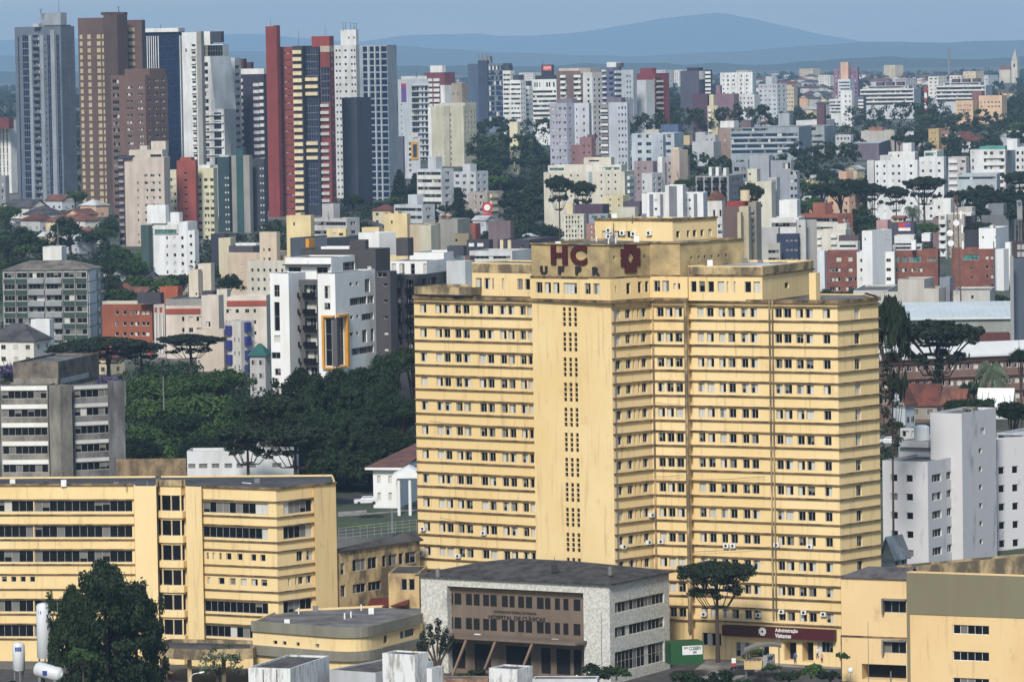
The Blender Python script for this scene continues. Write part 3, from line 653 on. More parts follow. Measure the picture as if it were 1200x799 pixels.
# ground floor of the right wing: dark openings
wR.rect(wR.u(862, 740), wR.u(882, 740), wR.z(769, 870), wR.z(752, 870), 'win'); wR.rect(wR.u(894, 740), wR.u(901, 740), wR.z(766, 870), wR.z(753, 870), 'win')
wR.rect(wR.u(919, 745), wR.u(933, 745), 1.3, wR.z(752, 925), 'hole', dep=2.0); wR.rect(wR.u(940, 745), wR.u(953, 745), 1.3, wR.z(752, 945), 'hole', dep=2.0); wR.rect(wR.u(958, 745), wR.u(976, 745), wR.z(764, 960), wR.z(751, 960), 'win')
wR.rect(wR.u(823, 745), wR.u(845, 745), wR.z(756, 830), wR.z(741, 830), 'win')
# upper floor with its own windows and the sign box
SB = dirtym((206, 180, 128), (128, 112, 84), .36, .66, (.2, .2, .22))
zU = W(714, 327, 688.3).z; S0 = xy(W(622, 354, 697.6)); C2 = xy(W(715.5, 355, 687.6)); D2 = xy(W(762.3, 352, 693.8)); E3 = xy(W(806, 352, 691.0))
up = hc.poly([S0, C2, D2, E3, (E3[0] + 3, E3[1] + 16), (D2[0] + 3, D2[1] + 22), (S0[0] + 8, S0[1] + 12)], zE + .02, zU, YW, name='upper_storey', par=.1)
for a, b in ((628, 635.5), (638, 645.5), (648, 655.5), (660, 676), (685, 692), (695, 702.5)): up.w[0].grid([(a, b)], 332, 0, 1, 13, xr=690)
for a, b, c, d in ((720.8, 722.6, 335, 7), (734, 739, 331.5, 13.5), (747.5, 752, 330, 13.5), (756, 760.3, 329.5, 13)): up.w[1].grid([(a, b)], c, 0, 1, d, 'slit', xr=(a + b) / 2)
for a, b, c, d in ((766, 773.5, 329, 13), (776, 784, 329, 13), (789, 792, 332, 7), (794, 797, 332, 7)): up.w[2].grid([(a, b)], c, 0, 1, d, xr=785)
zS = W(714, 287, 688.3).z; C3 = xy(W(714, 327, 688.2)); S3 = xy(W(623, 327, 697.8)); D3 = xy(W(762, 323, 694.2)); E4 = xy(W(797, 323, 692)); R3 = xy(W(872, 318, 704))
sg = hc.poly([S3, C3, D3, E4, R3, (R3[0] - 8, R3[1] + 12), (S3[0] + 9, S3[1] + 16)], zU + .02, zS, SB, name='sign_storey', par=.35, roofm=ROOFG)
sg.w[3].grid([(a, a + 2.6) for a in (809, 817.5, 825, 833, 841, 850)], 299, 0, 1, 4, 'slit', xr=830)
for k, wl in ((0, sg.w[1]),): wl.grid([(718.5, 721)], 300, 0, 1, 4, 'slit', xr=719); wl.grid([(754, 756.5)], 299, 0, 1, 4, 'slit', xr=755)
tb = hc.block(697, 788, 840, 258, 706, YW, phi=-40, yb=288, name='roof_pavilion', par=.2, hide=False)
tb.F.grid([(705, 712), (719.5, 726.5), (734, 741)], 271, 0, 1, 8, xr=740); tb.S.grid([(792.5, 797), (805, 808.5), (812, 816.5), (821, 825), (830, 834.5)], 270.5, 0, 1, 8, xr=800)
ul = hc.block(553, 630, 631, 309, 703.5, YW, phi=-37.7, yb=348, name='upper_storey', par=.2, dep=9, hide=False)
ul.F.grid([(557.5, 564.5), (567.5, 574.5), (576.7, 578.6), (588, 590.5), (606, 612.5), (615, 621)], 326.5, 0, 1, 13, xr=600)
ul.F.grid([(552.8, 630)], 310, 0, 1, 10.5, 'panel', mat=YD, xr=620)
ll = hc.block(485.3, 552, 553, 337, 708, YD, phi=-37.7, yb=346, name='parapet_wall', par=.4, dep=8, hide=False)
ur = hc.block(806.5, 893, 953, 312, 686.5, YW, phi=-26, yb=353, name='upper_storey', par=.3, hide=False, roofm=ROOFW)
ur.F.grid([(809.5, 816), (819, 826), (829.5, 836.5), (841, 848.5), (851.5, 853.5), (859.7, 862), (872.5, 880), (883, 890.5)], 330, 0, 1, 13, xr=880)
ur.F.grid([(806, 893)], 313, 0, 1, 10.5, 'panel', mat=YD, xr=890); ur.S.grid([(893.3, 953)], 313, 0, 1, 10.5, 'panel', mat=YD, xr=894); ur.S.grid([(919.5, 924.5)], 331, 0, 1, 7, 'slit', xr=922)
sm = hc.block(948, 956, 961, 320, 690, YW, phi=-30, yb=352, name='roof_shed', hide=False)
for wl, p in ((wL, 0), (wR, 1)): pass
hc.finish()
# cornices and storey ledges
eaveL = [A, B]; chain = [C_, D1, E, E2, Fp, G]
ledge(hc, [S0, C2, D2, E3], zE - .05, .45, .45, name='cornice'); ledge(hc, [A, B], zE - .3, .5, .4, name='cornice'); ledge(hc, [E2, Fp, G, back[0]], zE - .3, .5, .4, name='cornice')
ledge(hc, [S3, C3, D3, E4], zU - .1, .35, .35, name='cornice'); ledge(hc, [S3, C3, D3, E4, R3], zS - .04, .14, .3, mat=YD, name='cornice')
kp = [x for x in (tb.pts[0], tb.pts[1], tb.pts[2])]; ledge(hc, kp, tb.zt - .1, .3, .25, name='cornice')
kp = [x for x in (ur.pts[0], ur.pts[1], ur.pts[2])]; ledge(hc, kp, ur.w[0].z(323.5, 890), .22, .25, name='cornice')
for z in ZS[:12]:
    for dz in (.32, -wh - .42): 
        if z + dz > 2: ledge(hc, [A, B], z + dz - .1, .16, .34)
for z in ZS:
    for dz in (.32, -wh - .42):
        if z + dz > 6: ledge(hc, [D1 if z is None else C_, D1, E, E2, Fp, G, back[0]], z + dz - .1, .16, .34)
def pipe(bld, wall, px, y0, y1, r=.09, mat=None, out=.25):
    u = wall.u(px, y0); a = wall.wpt(u, wall.z(y0, px), out); b = wall.wpt(u, a.z - (y1 - y0) * .125, out); mb = MB(); mb.tube([a, b], [r, r], 6); bld.part('drain_pipe', mb, mat or LEDGE)
pipe(hc, wR, 903, 352, 726, .12, YD, .5); pipe(hc, wR, 906.5, 352, 726, .1, YD, .5); pipe(hc, wS, 762, 352, 680, .16, YD, .45); pipe(hc, wM, 804.5, 352, 745, .25, YD, .45); pipe(hc, wS, 718.6, 355, 720, .1, GREYM, .2)
for wl, px, py in ((wL, 497, 619), (wL, 495, 648), (wL, 568, 624), (wL, 538, 651), (wS, 729, 640), (wS, 758.5, 635), (wS, 762, 603), (wM, 776, 634), (wR, 911, 638), (wR, 950, 640), (wR, 852, 639), (wR, 860, 639), (wR, 917, 716), (wR, 943, 717), (wR, 966, 719), (wR, 826, 719), (wR, 890, 720)): aircon(hc, wl, px, py)
for px, py in ((715, 270), (715, 277), (744, 274), (762, 273), (731, 273)): aircon(hc, tb.F, px, py, 1.1)
text_on(hc, sg.w[0], 'H', 646.5, 665.5, 287.5, 310, RED, bold=.05, thick=.25, xr=655); text_on(hc, sg.w[0], 'C', 669.5, 688.5, 287.3, 310.8, RED, bold=.05, thick=.25, xr=680)
for ch, a, b in (('U', 634, 642), ('F', 655, 661.5), ('P', 675, 682), ('R', 695, 703)): text_on(hc, sg.w[0], ch, a, b, 312.3, 322, BLK, bold=.05, thick=.2, xr=680)
def logo(bld, wall, cx, cy, w_px, h_px, mat, t=.2, out=.04, sq=False):
    """stepped cross with a diamond opening"""
    uc, zc = wall.u(cx, cy), wall.z(cy, cx); hw = abs(wall.u(cx + w_px / 2, cy) - uc); hh = (wall.z(cy - h_px / 2, cx) - zc)
    h_ = [(0, 1), (.6, 1), (.6, .62), (1, .62), (1, .1), (.86, 0), (1, -.1), (1, -.56), (.6, -.56), (.6, -1), (0, -1)]; q = h_ + [(-x, y) for x, y in reversed(h_[1:-1])]
    n = len(q); a0 = [math.atan2(y * hh, x * hw) for x, y in q]; inn = []
    for (x, y), a in zip(q, a0):
        s = 1 / (abs(x) / .36 + abs(y) / .45); inn.append((x * s, y * s))
    mb = MB(); f = lambda p, o: wall.wpt(uc + p[0] * hw, zc + p[1] * hh, o)
    for i in range(n):
        j = (i + 1) % n; mb.quad(f(q[i], out + t), f(q[j], out + t), f(inn[j], out + t), f(inn[i], out + t)); mb.quad(f(q[i], out), f(q[j], out), f(q[j], out + t), f(q[i], out + t)); mb.quad(f(inn[i], out), f(inn[j], out), f(inn[j], out + t), f(inn[i], out + t))
    bld.part('emblem', mb, mat)
logo(hc, sg.w[1], 738, 302, 22, 35, RED, .22)
# red visitors' sign over the entrance
sgn = MB(); sp = (849, 985); u0, u1 = wR.u(850, 733), wR.u(980.5, 733); za, zb_ = wR.z(731.5, 860), wR.z(743.8, 860)
sgn.obox(wR.wpt(u0, zb_, .05), wR.t.to_3d() * (u1 - u0), wR.n.to_3d() * 1.1, (0, 0, za - zb_)); hc.part('sign_board', sgn, RED)
class SW: pass
text_on(hc, wR, 'Administração', 912.5, 939, 735, 740.5, WHT, out=1.17, thick=.06, bold=.02, xr=925); text_on(hc, wR, 'Visitantes', 912.5, 931, 741.2, 746.2, WHT, out=1.17, thick=.06, bold=.02, xr=925); logo(hc, wR, 897.5, 738.5, 8.5, 9, WHT, .06, 1.17)
for px, y0, y1, D in ((650, 640, 662, 680),): pass
hc.mast(741, 252, 262, 700); hc.mast(719, 262, 280, 696)
for (a, b, c, d) in ((487, 280, 0, 0),): pass
# ropes of cable slung on the facade
for x0, y0, x1, y1 in ((767, 471, 800, 474), (767, 503, 792, 504), (766, 558, 802, 556), (812, 562, 898, 558), (812, 646, 905, 640), (505, 493, 552, 497), (518, 606, 553, 612)):
    wl = wM if 762 < x0 < 805 else (wR if x0 > 805 else wL); mb = MB(); a = wl.wpt(wl.u(x0, y0), wl.z(y0, x0), .5); b = wl.wpt(wl.u(x1, y1), wl.z(y1, x1), .5); m_ = (a + b) / 2; m_.z -= .12; mb.tube([a, m_, b], [.03] * 3, 4); hc.part('cable', mb, BLK)

# ---------------------------------------------------------------- white stone block in front of the tower
cl = Bld('clinic_building', 'low white stone building with brown recessed front, dark hipped roof and slanted porch columns', 'hospital wing', short='the low white stone building')
STONE = dirtym((216, 214, 206), (180, 178, 170), .42, .60, (2.6, 2.6, 2.6)); BRN = wallm((120, 104, 90), .3); BRN2 = wallm((134, 112, 92), .3)
c1 = cl.block(493, 714, 784, 684, 668, STONE, phi=-31, par=.1)
c1.F.rect(c1.F.u(524, 700), c1.F.u(683.5, 700), -1.9, c1.F.z(694.5, 683), 'hole', dep=1.2)
c1.S.grid([(720.5, 778.5)], 706, 0, 1, 12.5, 'strip', xr=721); c1.S.grid([(720.5, 778.5)], 735, 0, 1, 12.5, 'strip', xr=721); c1.S.grid([(720.5, 778.5)], 764, 0, 1, 24, 'strip', xr=721)
n_ = c1.F.n; fP, fQ = c1.F.wpt(c1.F.u(524, 700), 0, -1.15), c1.F.wpt(c1.F.u(683.5, 700), 0, -1.15)
inner = cl.poly([xy(fP), xy(fQ), (fQ.x + 1.5, fQ.y + .8), (fP.x + 1.5, fP.y + .8)], -1.5, c1.F.z(695.5, 683) - .05, BRN, name='recessed_front', par=.02)
PC_ = wallm((214, 210, 200)); iw = inner.w[0]; ww = [(527, 531), (532.5, 540.5), (546, 553), (555, 562), (566, 573), (574.5, 582), (588, 595), (597, 603), (607, 614), (616, 623.5), (629, 637), (638.5, 645), (650, 656), (660, 666), (672, 680)]
iw.grid(ww, 698.5, 0, 1, 13.5, xr=610, fm=PC_); iw.grid(ww, 727, 0, 1, 13.5, xr=610, fm=PC_); iw.grid([(526, 682)], 692, 0, 1, 5.2, 'panel', mat=BRN2, xr=610)
for a, b in ((527, 545), (556, 575), (593, 622), (634, 645), (652, 668), (672, 681)): iw.grid([(a, b)], 757, 0, 1, 30, 'strip', xr=610)
cl.finish()
# hipped roof
Pz = c1.zt; e = [p for p in c1.inset(-.6)]; ctr = (e[0] + e[1] + e[2] + e[3]) / 4; rz = Pz + 2.0; ax = (e[1] - e[0]); L_ = ax.length; d_ = ax / L_; wd = (e[2] - e[1]).length; r1 = (e[0] + e[3]) / 2 + d_ * wd * .62; r2 = (e[1] + e[2]) / 2 - d_ * wd * .62
rfm = MB(); v3 = lambda p, z: (p.x, p.y, z); z1 = Pz + .05
rfm.quad(v3(e[0], z1), v3(e[1], z1), v3(r2, rz), v3(r1, rz)); rfm.quad(v3(e[2], z1), v3(e[3], z1), v3(r1, rz), v3(r2, rz)); rfm.poly([v3(e[1], z1), v3(e[2], z1), v3(r2, rz)]); rfm.poly([v3(e[3], z1), v3(e[0], z1), v3(r1, rz)])
for i in range(4): j = (i + 1) % 4; rfm.quad(v3(e[i], z1 - .2), v3(e[j], z1 - .2), v3(e[j], z1), v3(e[i], z1))
cl.part('hipped_roof', rfm, dirtym((74, 72, 74), (44, 42, 44), sc=(.6, .6, .6)))
text_on(cl, iw, 'UNIVERSIDADE FEDERAL DO PARANÁ', 579, 629, 715.2, 719, BLK, thick=.05, xr=605); text_on(cl, iw, 'HOSPITAL DE CLÍNICAS', 573, 639, 720.3, 726.2, BLK, thick=.08, bold=.01, xr=605)
F_ = c1.F; po = MB(); ua, ub = F_.u(528, 750), F_.u(688, 750); zp = F_.z(748, 600)
po.obox(F_.wpt(ua, zp, -.2), F_.t.to_3d() * (ub - ua), F_.n.to_3d() * 3.6, (0, 0, .35)); cl.part('porch_roof', po, BRN)
for px in (560, 594, 637): 
    mb = MB(); u = F_.u(px, 750); mb.tube([F_.wpt(u, zp, 3.1), F_.wpt(u - 1.6, zp - 5.2, 4.6)], [.24, .2], 4); cl.part('slanted_column', mb, BRN2)
for px, py in ((561, 745), (594, 748), (652, 751)):
    aircon(cl, F_, px, py, 1.2)
mb = MB(); p = W(650, 664, 676); mb.box(p.x - .5, p.x + .5, p.y - .4, p.y + .4, p.z - .7, p.z + .4); mb.tube([(p.x, p.y, p.z), (p.x, p.y, p.z + 1.5)], [.05, .03], 5); cl.part('roof_vent', mb, BLK)
for px, py in ((513, 669), (715, 667)):
    mb = MB(); p = W(px, py, 676 if px < 600 else 672); mb.tube([(p.x, p.y, p.z - .8), (p.x, p.y, p.z + .4)], [.32, .32], 8); cl.part('roof_vent', mb, GREYM)

# ---------------------------------------------------------------- left yellow building with rounded stair bay
lb = Bld('hospital_block', 'long yellow hospital block at left with ribbon windows and a curved stair bay', 'hospital wing', short='the long yellow block at left')
q = lambda px, D, y=575: xy(W(px, y, D)); zl = W(324, 573, 687).z
bay = [q(183, 697.5), q(188, 696.2), q(200, 695.4), q(212, 695.2), q(217, 696.2)]
LP = [q(-60, 703), q(156.5, 698.5), q(157, 696), q(183, 695.2)] + bay + [q(217.3, 694.2), q(236, 692.6), q(236.4, 693.6), q(323.5, 687.5), q(367.5, 693.2), q(368, 692.2), q(393.5, 696)]
Lb = [(LP[-1][0] - 1, LP[-1][1] + 14), (q(236, 712)[0], 712), (q(-60, 716)[0], 716)]
lm = lb.poly(LP + Lb, 0, zl, YW, par=.25, roofm=ROOFD); w1 = lm.w[0]; w2 = lm.w[11]; w3 = lm.w[12]
bp = 29.1
for i in range(6):
    y = 586.5 + bp * i
    if i in (3,): w1.grid([(-20 + 11 * k, -14 + 11 * k) for k in range(6)], y + 1.5, 0, 1, 6.5, xr=100)
    else: w1.grid([(-55, 39), (40, 155)], y, 0, 1, 14 if i else 13, 'strip', xr=100)
    if i == 2: w2.grid([(242, 244.5), (249, 251.5), (257, 259.5), (265, 271), (278, 284), (294, 300), (305, 311)], y + 4.5, 0, 1, 8, xr=300)
    elif i == 3: w2.grid([(243, 246), (256, 263), (269.5, 276), (282, 289), (294.5, 302), (306, 313)], y + 4.5, 0, 1, 8, xr=300)
    else: w2.grid([(237.5, 314)], y + 3, 0, 1, 13, 'strip', xr=300)
    if i == 2: w3.grid([(347.5, 355), (359, 367)], y + 2, 0, 1, 12, xr=340)
    elif i == 3: w3.grid([(337.5, 340), (346, 348), (349.5, 355.5), (358.5, 365)], y + 3, 0, 1, 9, xr=340)
    else: w3.grid([(332, 366)], y + 1.5, 0, 1, 15, 'strip', xr=332)
    for wl in lm.w[4:8]:
        z = w2.z(581 + bp * i, 236); wl.rect(0.03, wl.L - .03, z - 2.35, z, 'glass', gm=GLASS)
for wl in lm.w[1:1]: pass
lb.finish()
LC = dirtym((222, 190, 130), (150, 126, 88), .36, .56, (.3, .3, .3))
for i in range(6):
    z = w2.z(586.5 + bp * i, 300)
    for dz in (-.15, -2.45): ledge(lb, [LP[11], LP[12], LP[13]], z + dz, .14, .3)
    z = w1.z(586.5 + bp * i, 100)
    for dz in (.2, -2.05): ledge(lb, [LP[0], LP[1]], z + dz - .1, .14, .3)
    z = w2.z(581 + bp * i, 236); ledge(lb, bay, z - 3.35, .95, .35, mat=YW, name='curved_balcony')
ledge(lb, LP[11:16], zl - .12, .3, .3, mat=LEDGE, name='cornice'); ledge(lb, LP[0:2], zl - .12, .3, .3, name='cornice'); ledge(lb, LP[3:10], zl - .02, .9, .25, mat=YD, name='cornice')
# annex behind, between the two
an = Bld('annex_building', 'two-storey dirty yellow annex with sloping grey roof between the yellow blocks', 'hospital wing', short='the dirty yellow annex')
a1 = an.block(390, 397.5, 492, 646, 697, YD, phi=-39, yb=775, par=.05, roofm=ROOFD, dep=9)
a1.S.grid([(399, 404)], 660, 0, 1, 14, xr=398); a1.S.grid([(413, 429), (431, 442), (448, 453), (455.5, 465.5), (467.5, 473), (475, 488)], 658, 0, 1, 14, 'strip', xr=398); a1.S.grid([(399, 405)], 686, 0, 1, 14, xr=398); a1.S.grid([(413.5, 429), (431.5, 447)], 687, 0, 1, 11, 'strip', xr=398)
a2 = an.block(455, 491, 492, 671.5, 692, dirtym((200, 172, 122), (140, 118, 84), .4, .6, (.4, .4, .2)), phi=-6, yb=780, par=.05, roofm=ROOFD, dep=10, name='wing_wall')
a2.F.grid([(470, 477), (479, 486)], 678, 0, 1, 13.5); a2.F.grid([(432, 480)], 712, 0, 1, 12, 'strip')
an.finish()
mb = MB(); pa, pb = W(430, 711, 696), W(477, 708, 690); mb.quad(pa, pb, (pb.x + .5, pb.y + 3.5, pb.z + .9), (pa.x + .5, pa.y + 3.5, pa.z + .9)); mb.quad(pa, pb, (pb.x, pb.y, pb.z - .15), (pa.x, pa.y, pa.z - .15)); an.part('red_awning', mb, flat((96, 30, 26), .8))
e = a1.inset(-.4); mb = MB(); zt = a1.zt; mb.quad(v3(e[0], zt + .1), v3(e[1], zt + .1), v3(e[2], zt + .15), v3(e[3], zt + 1.2)); mb.quad(v3(e[1], zt - .1), v3(e[2], zt - .1), v3(e[2], zt + .15), v3(e[1], zt + .1)); an.part('roof_sheet', mb, ROOFD)
# low curved building
cv = Bld('curved_building', 'low yellow building with a rounded corner and grey parapet bands', 'hospital wing', short='the low curved yellow building')
GB = wallm((138, 134, 120), .35); zt = W(400, 738, 664).z
arc = []
P0 = Vector(q(296, 676, 740)); P1 = Vector(q(385, 667.5, 740)); P2 = Vector(q(440, 669, 740)); P3_ = Vector(q(493, 682, 740))
for i in range(9):
    t_ = i / 8; arc.append(tuple((P1 * (1 - t_) ** 2 + Vector(q(420, 664.0, 740)) * 2 * t_ * (1 - t_) + P2 * t_ ** 2)))
poly = [tuple(P0)] + arc + [tuple(P3_), (P3_.x + 2, P3_.y + 14), (P0.x + 3, P0.y + 14)]
ck = cv.poly(poly, -1, zt, YW, par=.3, roofm=dirtym((120, 120, 122), (84, 84, 86), sc=(.3, .3, .3)))
ck.w[0].grid([(320, 325), (331, 335.5), (347, 351), (369.5, 374)], 751.5, 0, 1, 4.5, xr=340)
wl = ck.w[9]; wl.grid([(422, 427.5), (433, 438), (449, 454.5), (469, 486)], 746.5, 0, 1, 9.5, xr=442)
cv.finish()
outl = [tuple(P0)] + arc + [tuple(P3_)]
ledge(cv, outl, zt - 1.35, 1.5, .35, GB, 'parapet_band'); ledge(cv, outl, zt - 4.7, 1.35, .6, GB, 'parapet_band')
cn = Bld('canopy', 'flat dirty concrete canopy with rounded end at the foot of the yellow block', 'canopy', short='the dirty concrete canopy')
a, b = q(171, 676, 760), q(296, 672, 760); zc = W(200, 757, 676).z
can = [(a[0] + 1.2, a[1] - 1.2)] + [q(230, 671.5, 760), b, (b[0] + 1, b[1] + 9), (a[0] + 3, a[1] + 9), (a[0] - .2, a[1] + 3)]
cn.poly(can, zc - 1.5, zc, YD, name='canopy_slab', par=.5, roofm=ROOFD)
cn.finish()
for px in (193, 222, 262): 
    p = W(px, 770, 675); mb = MB(); mb.box(p.x - .3, p.x + .3, p.y - .3, p.y + .3, ground(675) - .5, zc - 1.5); cn.part('pillar', mb, YD)
# ---------------------------------------------------------------- towers of the city
def BB(name, label, short, *a, **k):
    b = Bld(name, label, 'building', short=short); kk = b.block(*a, **k); return b, kk
WHITE = (226, 226, 224); LGREY = (176, 180, 184); MGREY = (140, 144, 150); CREAM = (222, 206, 170); BROWN = (98, 78, 74); DBROWN = (84, 66, 64); BRICK = (128, 58, 56); NAVY = (44, 48, 66); DG = (62, 64, 72)
PW = wallm(WHITE); PC = wallm(CREAM); PD = flat((44, 46, 54), .5); PGR = wallm(MGREY); PBR = wallm(BRICK)
# --- far left group
b, k = BB('office_tower', 'narrow white tower with maroon crown at the left edge', None, -30, 12, 19, 141, 2200, WHITE, phi=-30)
k.F.grid(ev(-28, 10, 9, .35), 150, 7.6, 12, 7, 'strip'); b.block(-30, 10, 16, 138, 2190, (110, 60, 66), phi=-30, yb=151, name='crown'); b.finish()
b, k = BB('office_tower', 'plain grey block at the left edge below the white maroon-topped tower', None, -20, 6, 9, 206, 2080, MGREY, phi=-30); k.F.grid(ev(-18, 5, 5), 214, 8, 5, 4); b.finish()
b, k = BB('residential_tower', 'very tall light grey tower with dark blue vertical window strips, far left', 'the tall light grey tower', 17, 71, 87, 31, 2100, (100, 110, 126), phi=-30)  # wall and pier greys darkened: cloud shade is put into their colour
k.F.grid([(20, 22)], 42, 0, 1, 205, 'glass', gm=BLUEG); k.F.grid([(25.5, 33)], 41, 8, 26, 7.4, 'glass', gm=BLUEG, mat=PGR); k.F.grid([(38.5, 45.5)], 41, 7.8, 26, 5.8, 'balc', gm=BLUEG, mat=wallm((96, 104, 122))); k.F.grid([(54.5, 58.5)], 41, 0, 1, 205, 'glass', gm=BLUEG); k.F.grid([(65, 69)], 41, 0, 1, 205, 'glass', gm=BLUEG); k.F.grid([(51.5, 53.2)], 45, 7.8, 26, 2.6, 'slit')
k.F.grid([(34, 37.5)], 41, 0, 1, 208, 'panel', mat=wallm((146, 154, 164)), dep=.5); k.F.grid([(59.5, 64)], 35, 0, 1, 214, 'panel', mat=wallm((148, 156, 166)), dep=.5); k.F.grid([(47, 51)], 41, 0, 1, 208, 'panel', mat=wallm((140, 148, 158)), dep=.4)
k.S.grid(ev(73, 86, 3, .25), 50, 7.8, 25, 2.2, 'slit'); b.block(47, 71, 78, 15, 2106, (150, 158, 168), phi=-30, yb=32, name='penthouse'); b.block(38, 45, 50, 28, 2103, LGREY, phi=-30, yb=32, name='rooftop_box'); b.block(51, 71, 83, 29.5, 2101, (60, 66, 82), phi=-30, yb=33, name='crown_glass'); b.mast(69, -8, 15, 2108); b.mast(48, 11, 16, 2108, .3, arms=2); b.finish()
b, k = BB('residential_tower', 'tall brown tower with columns of cream windows beside the light grey tower', 'the tall brown tower', 91, 121, 122, 21, 2070, BROWN, phi=-12, dep=20)
CB = wallm((190, 174, 138)); 
for c in ((93, 96.5), (102, 106), (113, 117.5), (119.2, 121.5)): k.F.grid([c], 40, 8, 26, 5.5, 'plain', gm=CB)
k1 = b.block(121, 137, 149, 17, 2058, DBROWN, phi=-32, name='lift_shaft'); k2 = b.block(149, 166, 170, 23.5, 2072, BROWN, phi=-10); k2.F.grid([(150, 157.5)], 32, 8, 26, 5, 'plain', gm=CB)
for a in (123, 128, 133, 138, 143): b.block(a, a + 1.6, a + 2.2, 14.5, 2062, DBROWN, phi=-32, yb=18, name='crenel')
b.mast(139, 8, 15, 2062, .3, arms=2); b.finish()
b, k = BB('residential_tower', 'square brown tower with small dark windows in front of the tall brown tower', 'the square brown tower', 129.5, 170, 196, 88, 1990, (112, 88, 82), phi=-33)
k.F.grid([(131, 139)], 93, 8.2, 19, 4.5, 'strip'); k.F.grid([(148, 155), (161, 167)], 101, 8.2, 18, 3); k.S.grid([(173, 176), (180, 186), (188, 193)], 93, 8.2, 19, 3); b.block(146, 175, 194, 80.5, 2000, (112, 88, 82), phi=-33, yb=89, name='penthouse'); b.finish()
b, k = BB('glass_tower', 'blue glass tower with white vertical fins and white crown', 'the blue glass tower', 170, 209, 216, 37, 2150, (40, 62, 92), phi=-14)
k.F.grid([(170.5, 208.5)], 39, 15.5, 12, 15.3, 'glass', gm=BLUEG, fm=flat((40, 66, 100), .4)); k.F.grid([(x, x + .9) for x in (172, 174.5, 177, 179.5, 182, 185)], 42, 0, 1, 160, 'panel', mat=PW, dep=.4); k.S.grid([(x, x + .8) for x in (210, 212, 214)], 42, 0, 1, 160, 'panel', mat=PW, dep=.4)
k.F.grid([(170.2, 208.8)], 34, 0, 1, 4, 'panel', mat=PW, dep=.6); b.block(170, 209, 216.5, 33, 2149, WHITE, phi=-14, yb=37.5, name='crown'); b.mast(188, 29, 34, 2155, .2); b.finish()
b, k = BB('residential_tower', 'white tower with a grey concrete shaft and a hanging safety net', 'the white tower with a concrete shaft', 213, 231, 234, 38, 1960, (216, 218, 220), phi=-20)
k.F.grid([(224.5, 229)], 52, 8.6, 18, 5.5, 'balc', mat=PW); k.F.grid([(217, 219)], 57, 60, 1, 4)
k2 = b.block(230, 235.5, 237, 37, 1945, (150, 148, 146), phi=-20, name='lift_shaft'); k3 = b.block(236, 261, 268, 52, 1965, (222, 223, 224), phi=-20); k3.F.grid([(237, 261)], 53, 0, 1, 13, 'strip'); k3.F.grid([(237.5, 243.5)], 73, 8.6, 16, 5, 'strip'); k3.F.grid([(250.5, 259)], 132, 10.5, 6, 8.8, 'glass', gm=BLUEG)
b.block(236, 246, 248, 37, 1968, WHITE, phi=-20, yb=53, name='penthouse'); b.block(246, 259, 261, 37, 1966, (56, 60, 74), phi=-20, yb=50, name='penthouse'); k3.F.grid([(237, 262)], 134, 9.4, 6, 1.3, 'slab', mat=PW, dep=.8)
b.block(262, 275, 282, 68, 1985, (206, 208, 212), phi=-20).S.grid([(271, 281)], 77, 8.6, 14, 4, 'strip', xr=276)
b.finish()
mb = MB(); a0, a1_, a2_, a3_ = W(246, 66, 1950), W(270, 66, 1950), W(277, 128, 1950), W(252, 128, 1950)
for i in range(8):
    for j in range(8):
        f = lambda u, v: (Vector(a0) * (1 - u) + Vector(a1_) * u) * (1 - v) + (Vector(a3_) * (1 - u) + Vector(a2_) * u) * v + Vector((0, -2.5 * math.sin(u * 3.1) * math.sin(v * 3.1), 0))
        mb.quad(f(i / 8, j / 8), f((i + 1) / 8, j / 8), f((i + 1) / 8, (j + 1) / 8), f(i / 8, (j + 1) / 8))
b.part('safety_net', mb, wallm((128, 138, 148)))
b, k = BB('residential_tower', 'navy and white striped tower between the white tower and the red brick tower', 'the navy and white tower', 268, 309, 313, 87, 2010, (52, 48, 66), phi=-20)
k.F.grid([(270, 285)], 92, 8, 17, 4, 'slab', mat=PW, dep=1.0); k.F.grid([(296, 303)], 97, 8, 18, 4.3, 'plain', gm=wallm((214, 214, 216))); k.F.grid([(304.5, 311)], 97, 8, 18, 3.8, 'slab', mat=PW); k.F.grid([(268.5, 309)], 82, 0, 1, 3, 'panel', mat=PW, dep=.5); b.block(276, 285, 289, 69, 2020, (78, 52, 62), phi=-20, yb=82, name='rooftop_box'); b.block(289, 294, 296, 73, 2020, (78, 52, 62), phi=-20, yb=82, name='rooftop_box'); b.block(268, 309, 313, 80.5, 2011, WHITE, phi=-20, yb=88, name='crown'); b.finish()
b, k = BB('residential_tower', 'tall dark red brick tower with cream balconies and dark glass bays', 'the red brick tower', 324, 343, 344, 55, 1962, (134, 62, 60), phi=-14, dep=22)
k.F.grid([(326, 342)], 62, 8.3, 24, 1.2, 'strip'); ks = b.block(311, 324, 326, 31, 1955, (132, 56, 54), phi=-26, name='lift_shaft')
k2 = b.block(343, 354, 355, 54, 1958, (60, 52, 60), phi=-14, dep=18); k2.F.grid([(343.5, 353.5)], 59, 8.3, 25, 4.4, 'slab', mat=PC, dep=1.1)
k3 = b.block(354, 373, 375, 55, 1961, (42, 48, 68), phi=-14, dep=18)
for y0, n in ((56, 4), (116, 6), (190, 6)): k3.F.grid([(354.5, 372.5)], y0, 8.3, n, 8, 'glass', gm=glassm((34, 42, 66), .15))
for y0 in (91, 99.5, 108, 166, 174.5, 183): k3.F.grid([(353.8, 373)], y0, 0, 1, 4, 'slab', mat=PC, dep=1.2)
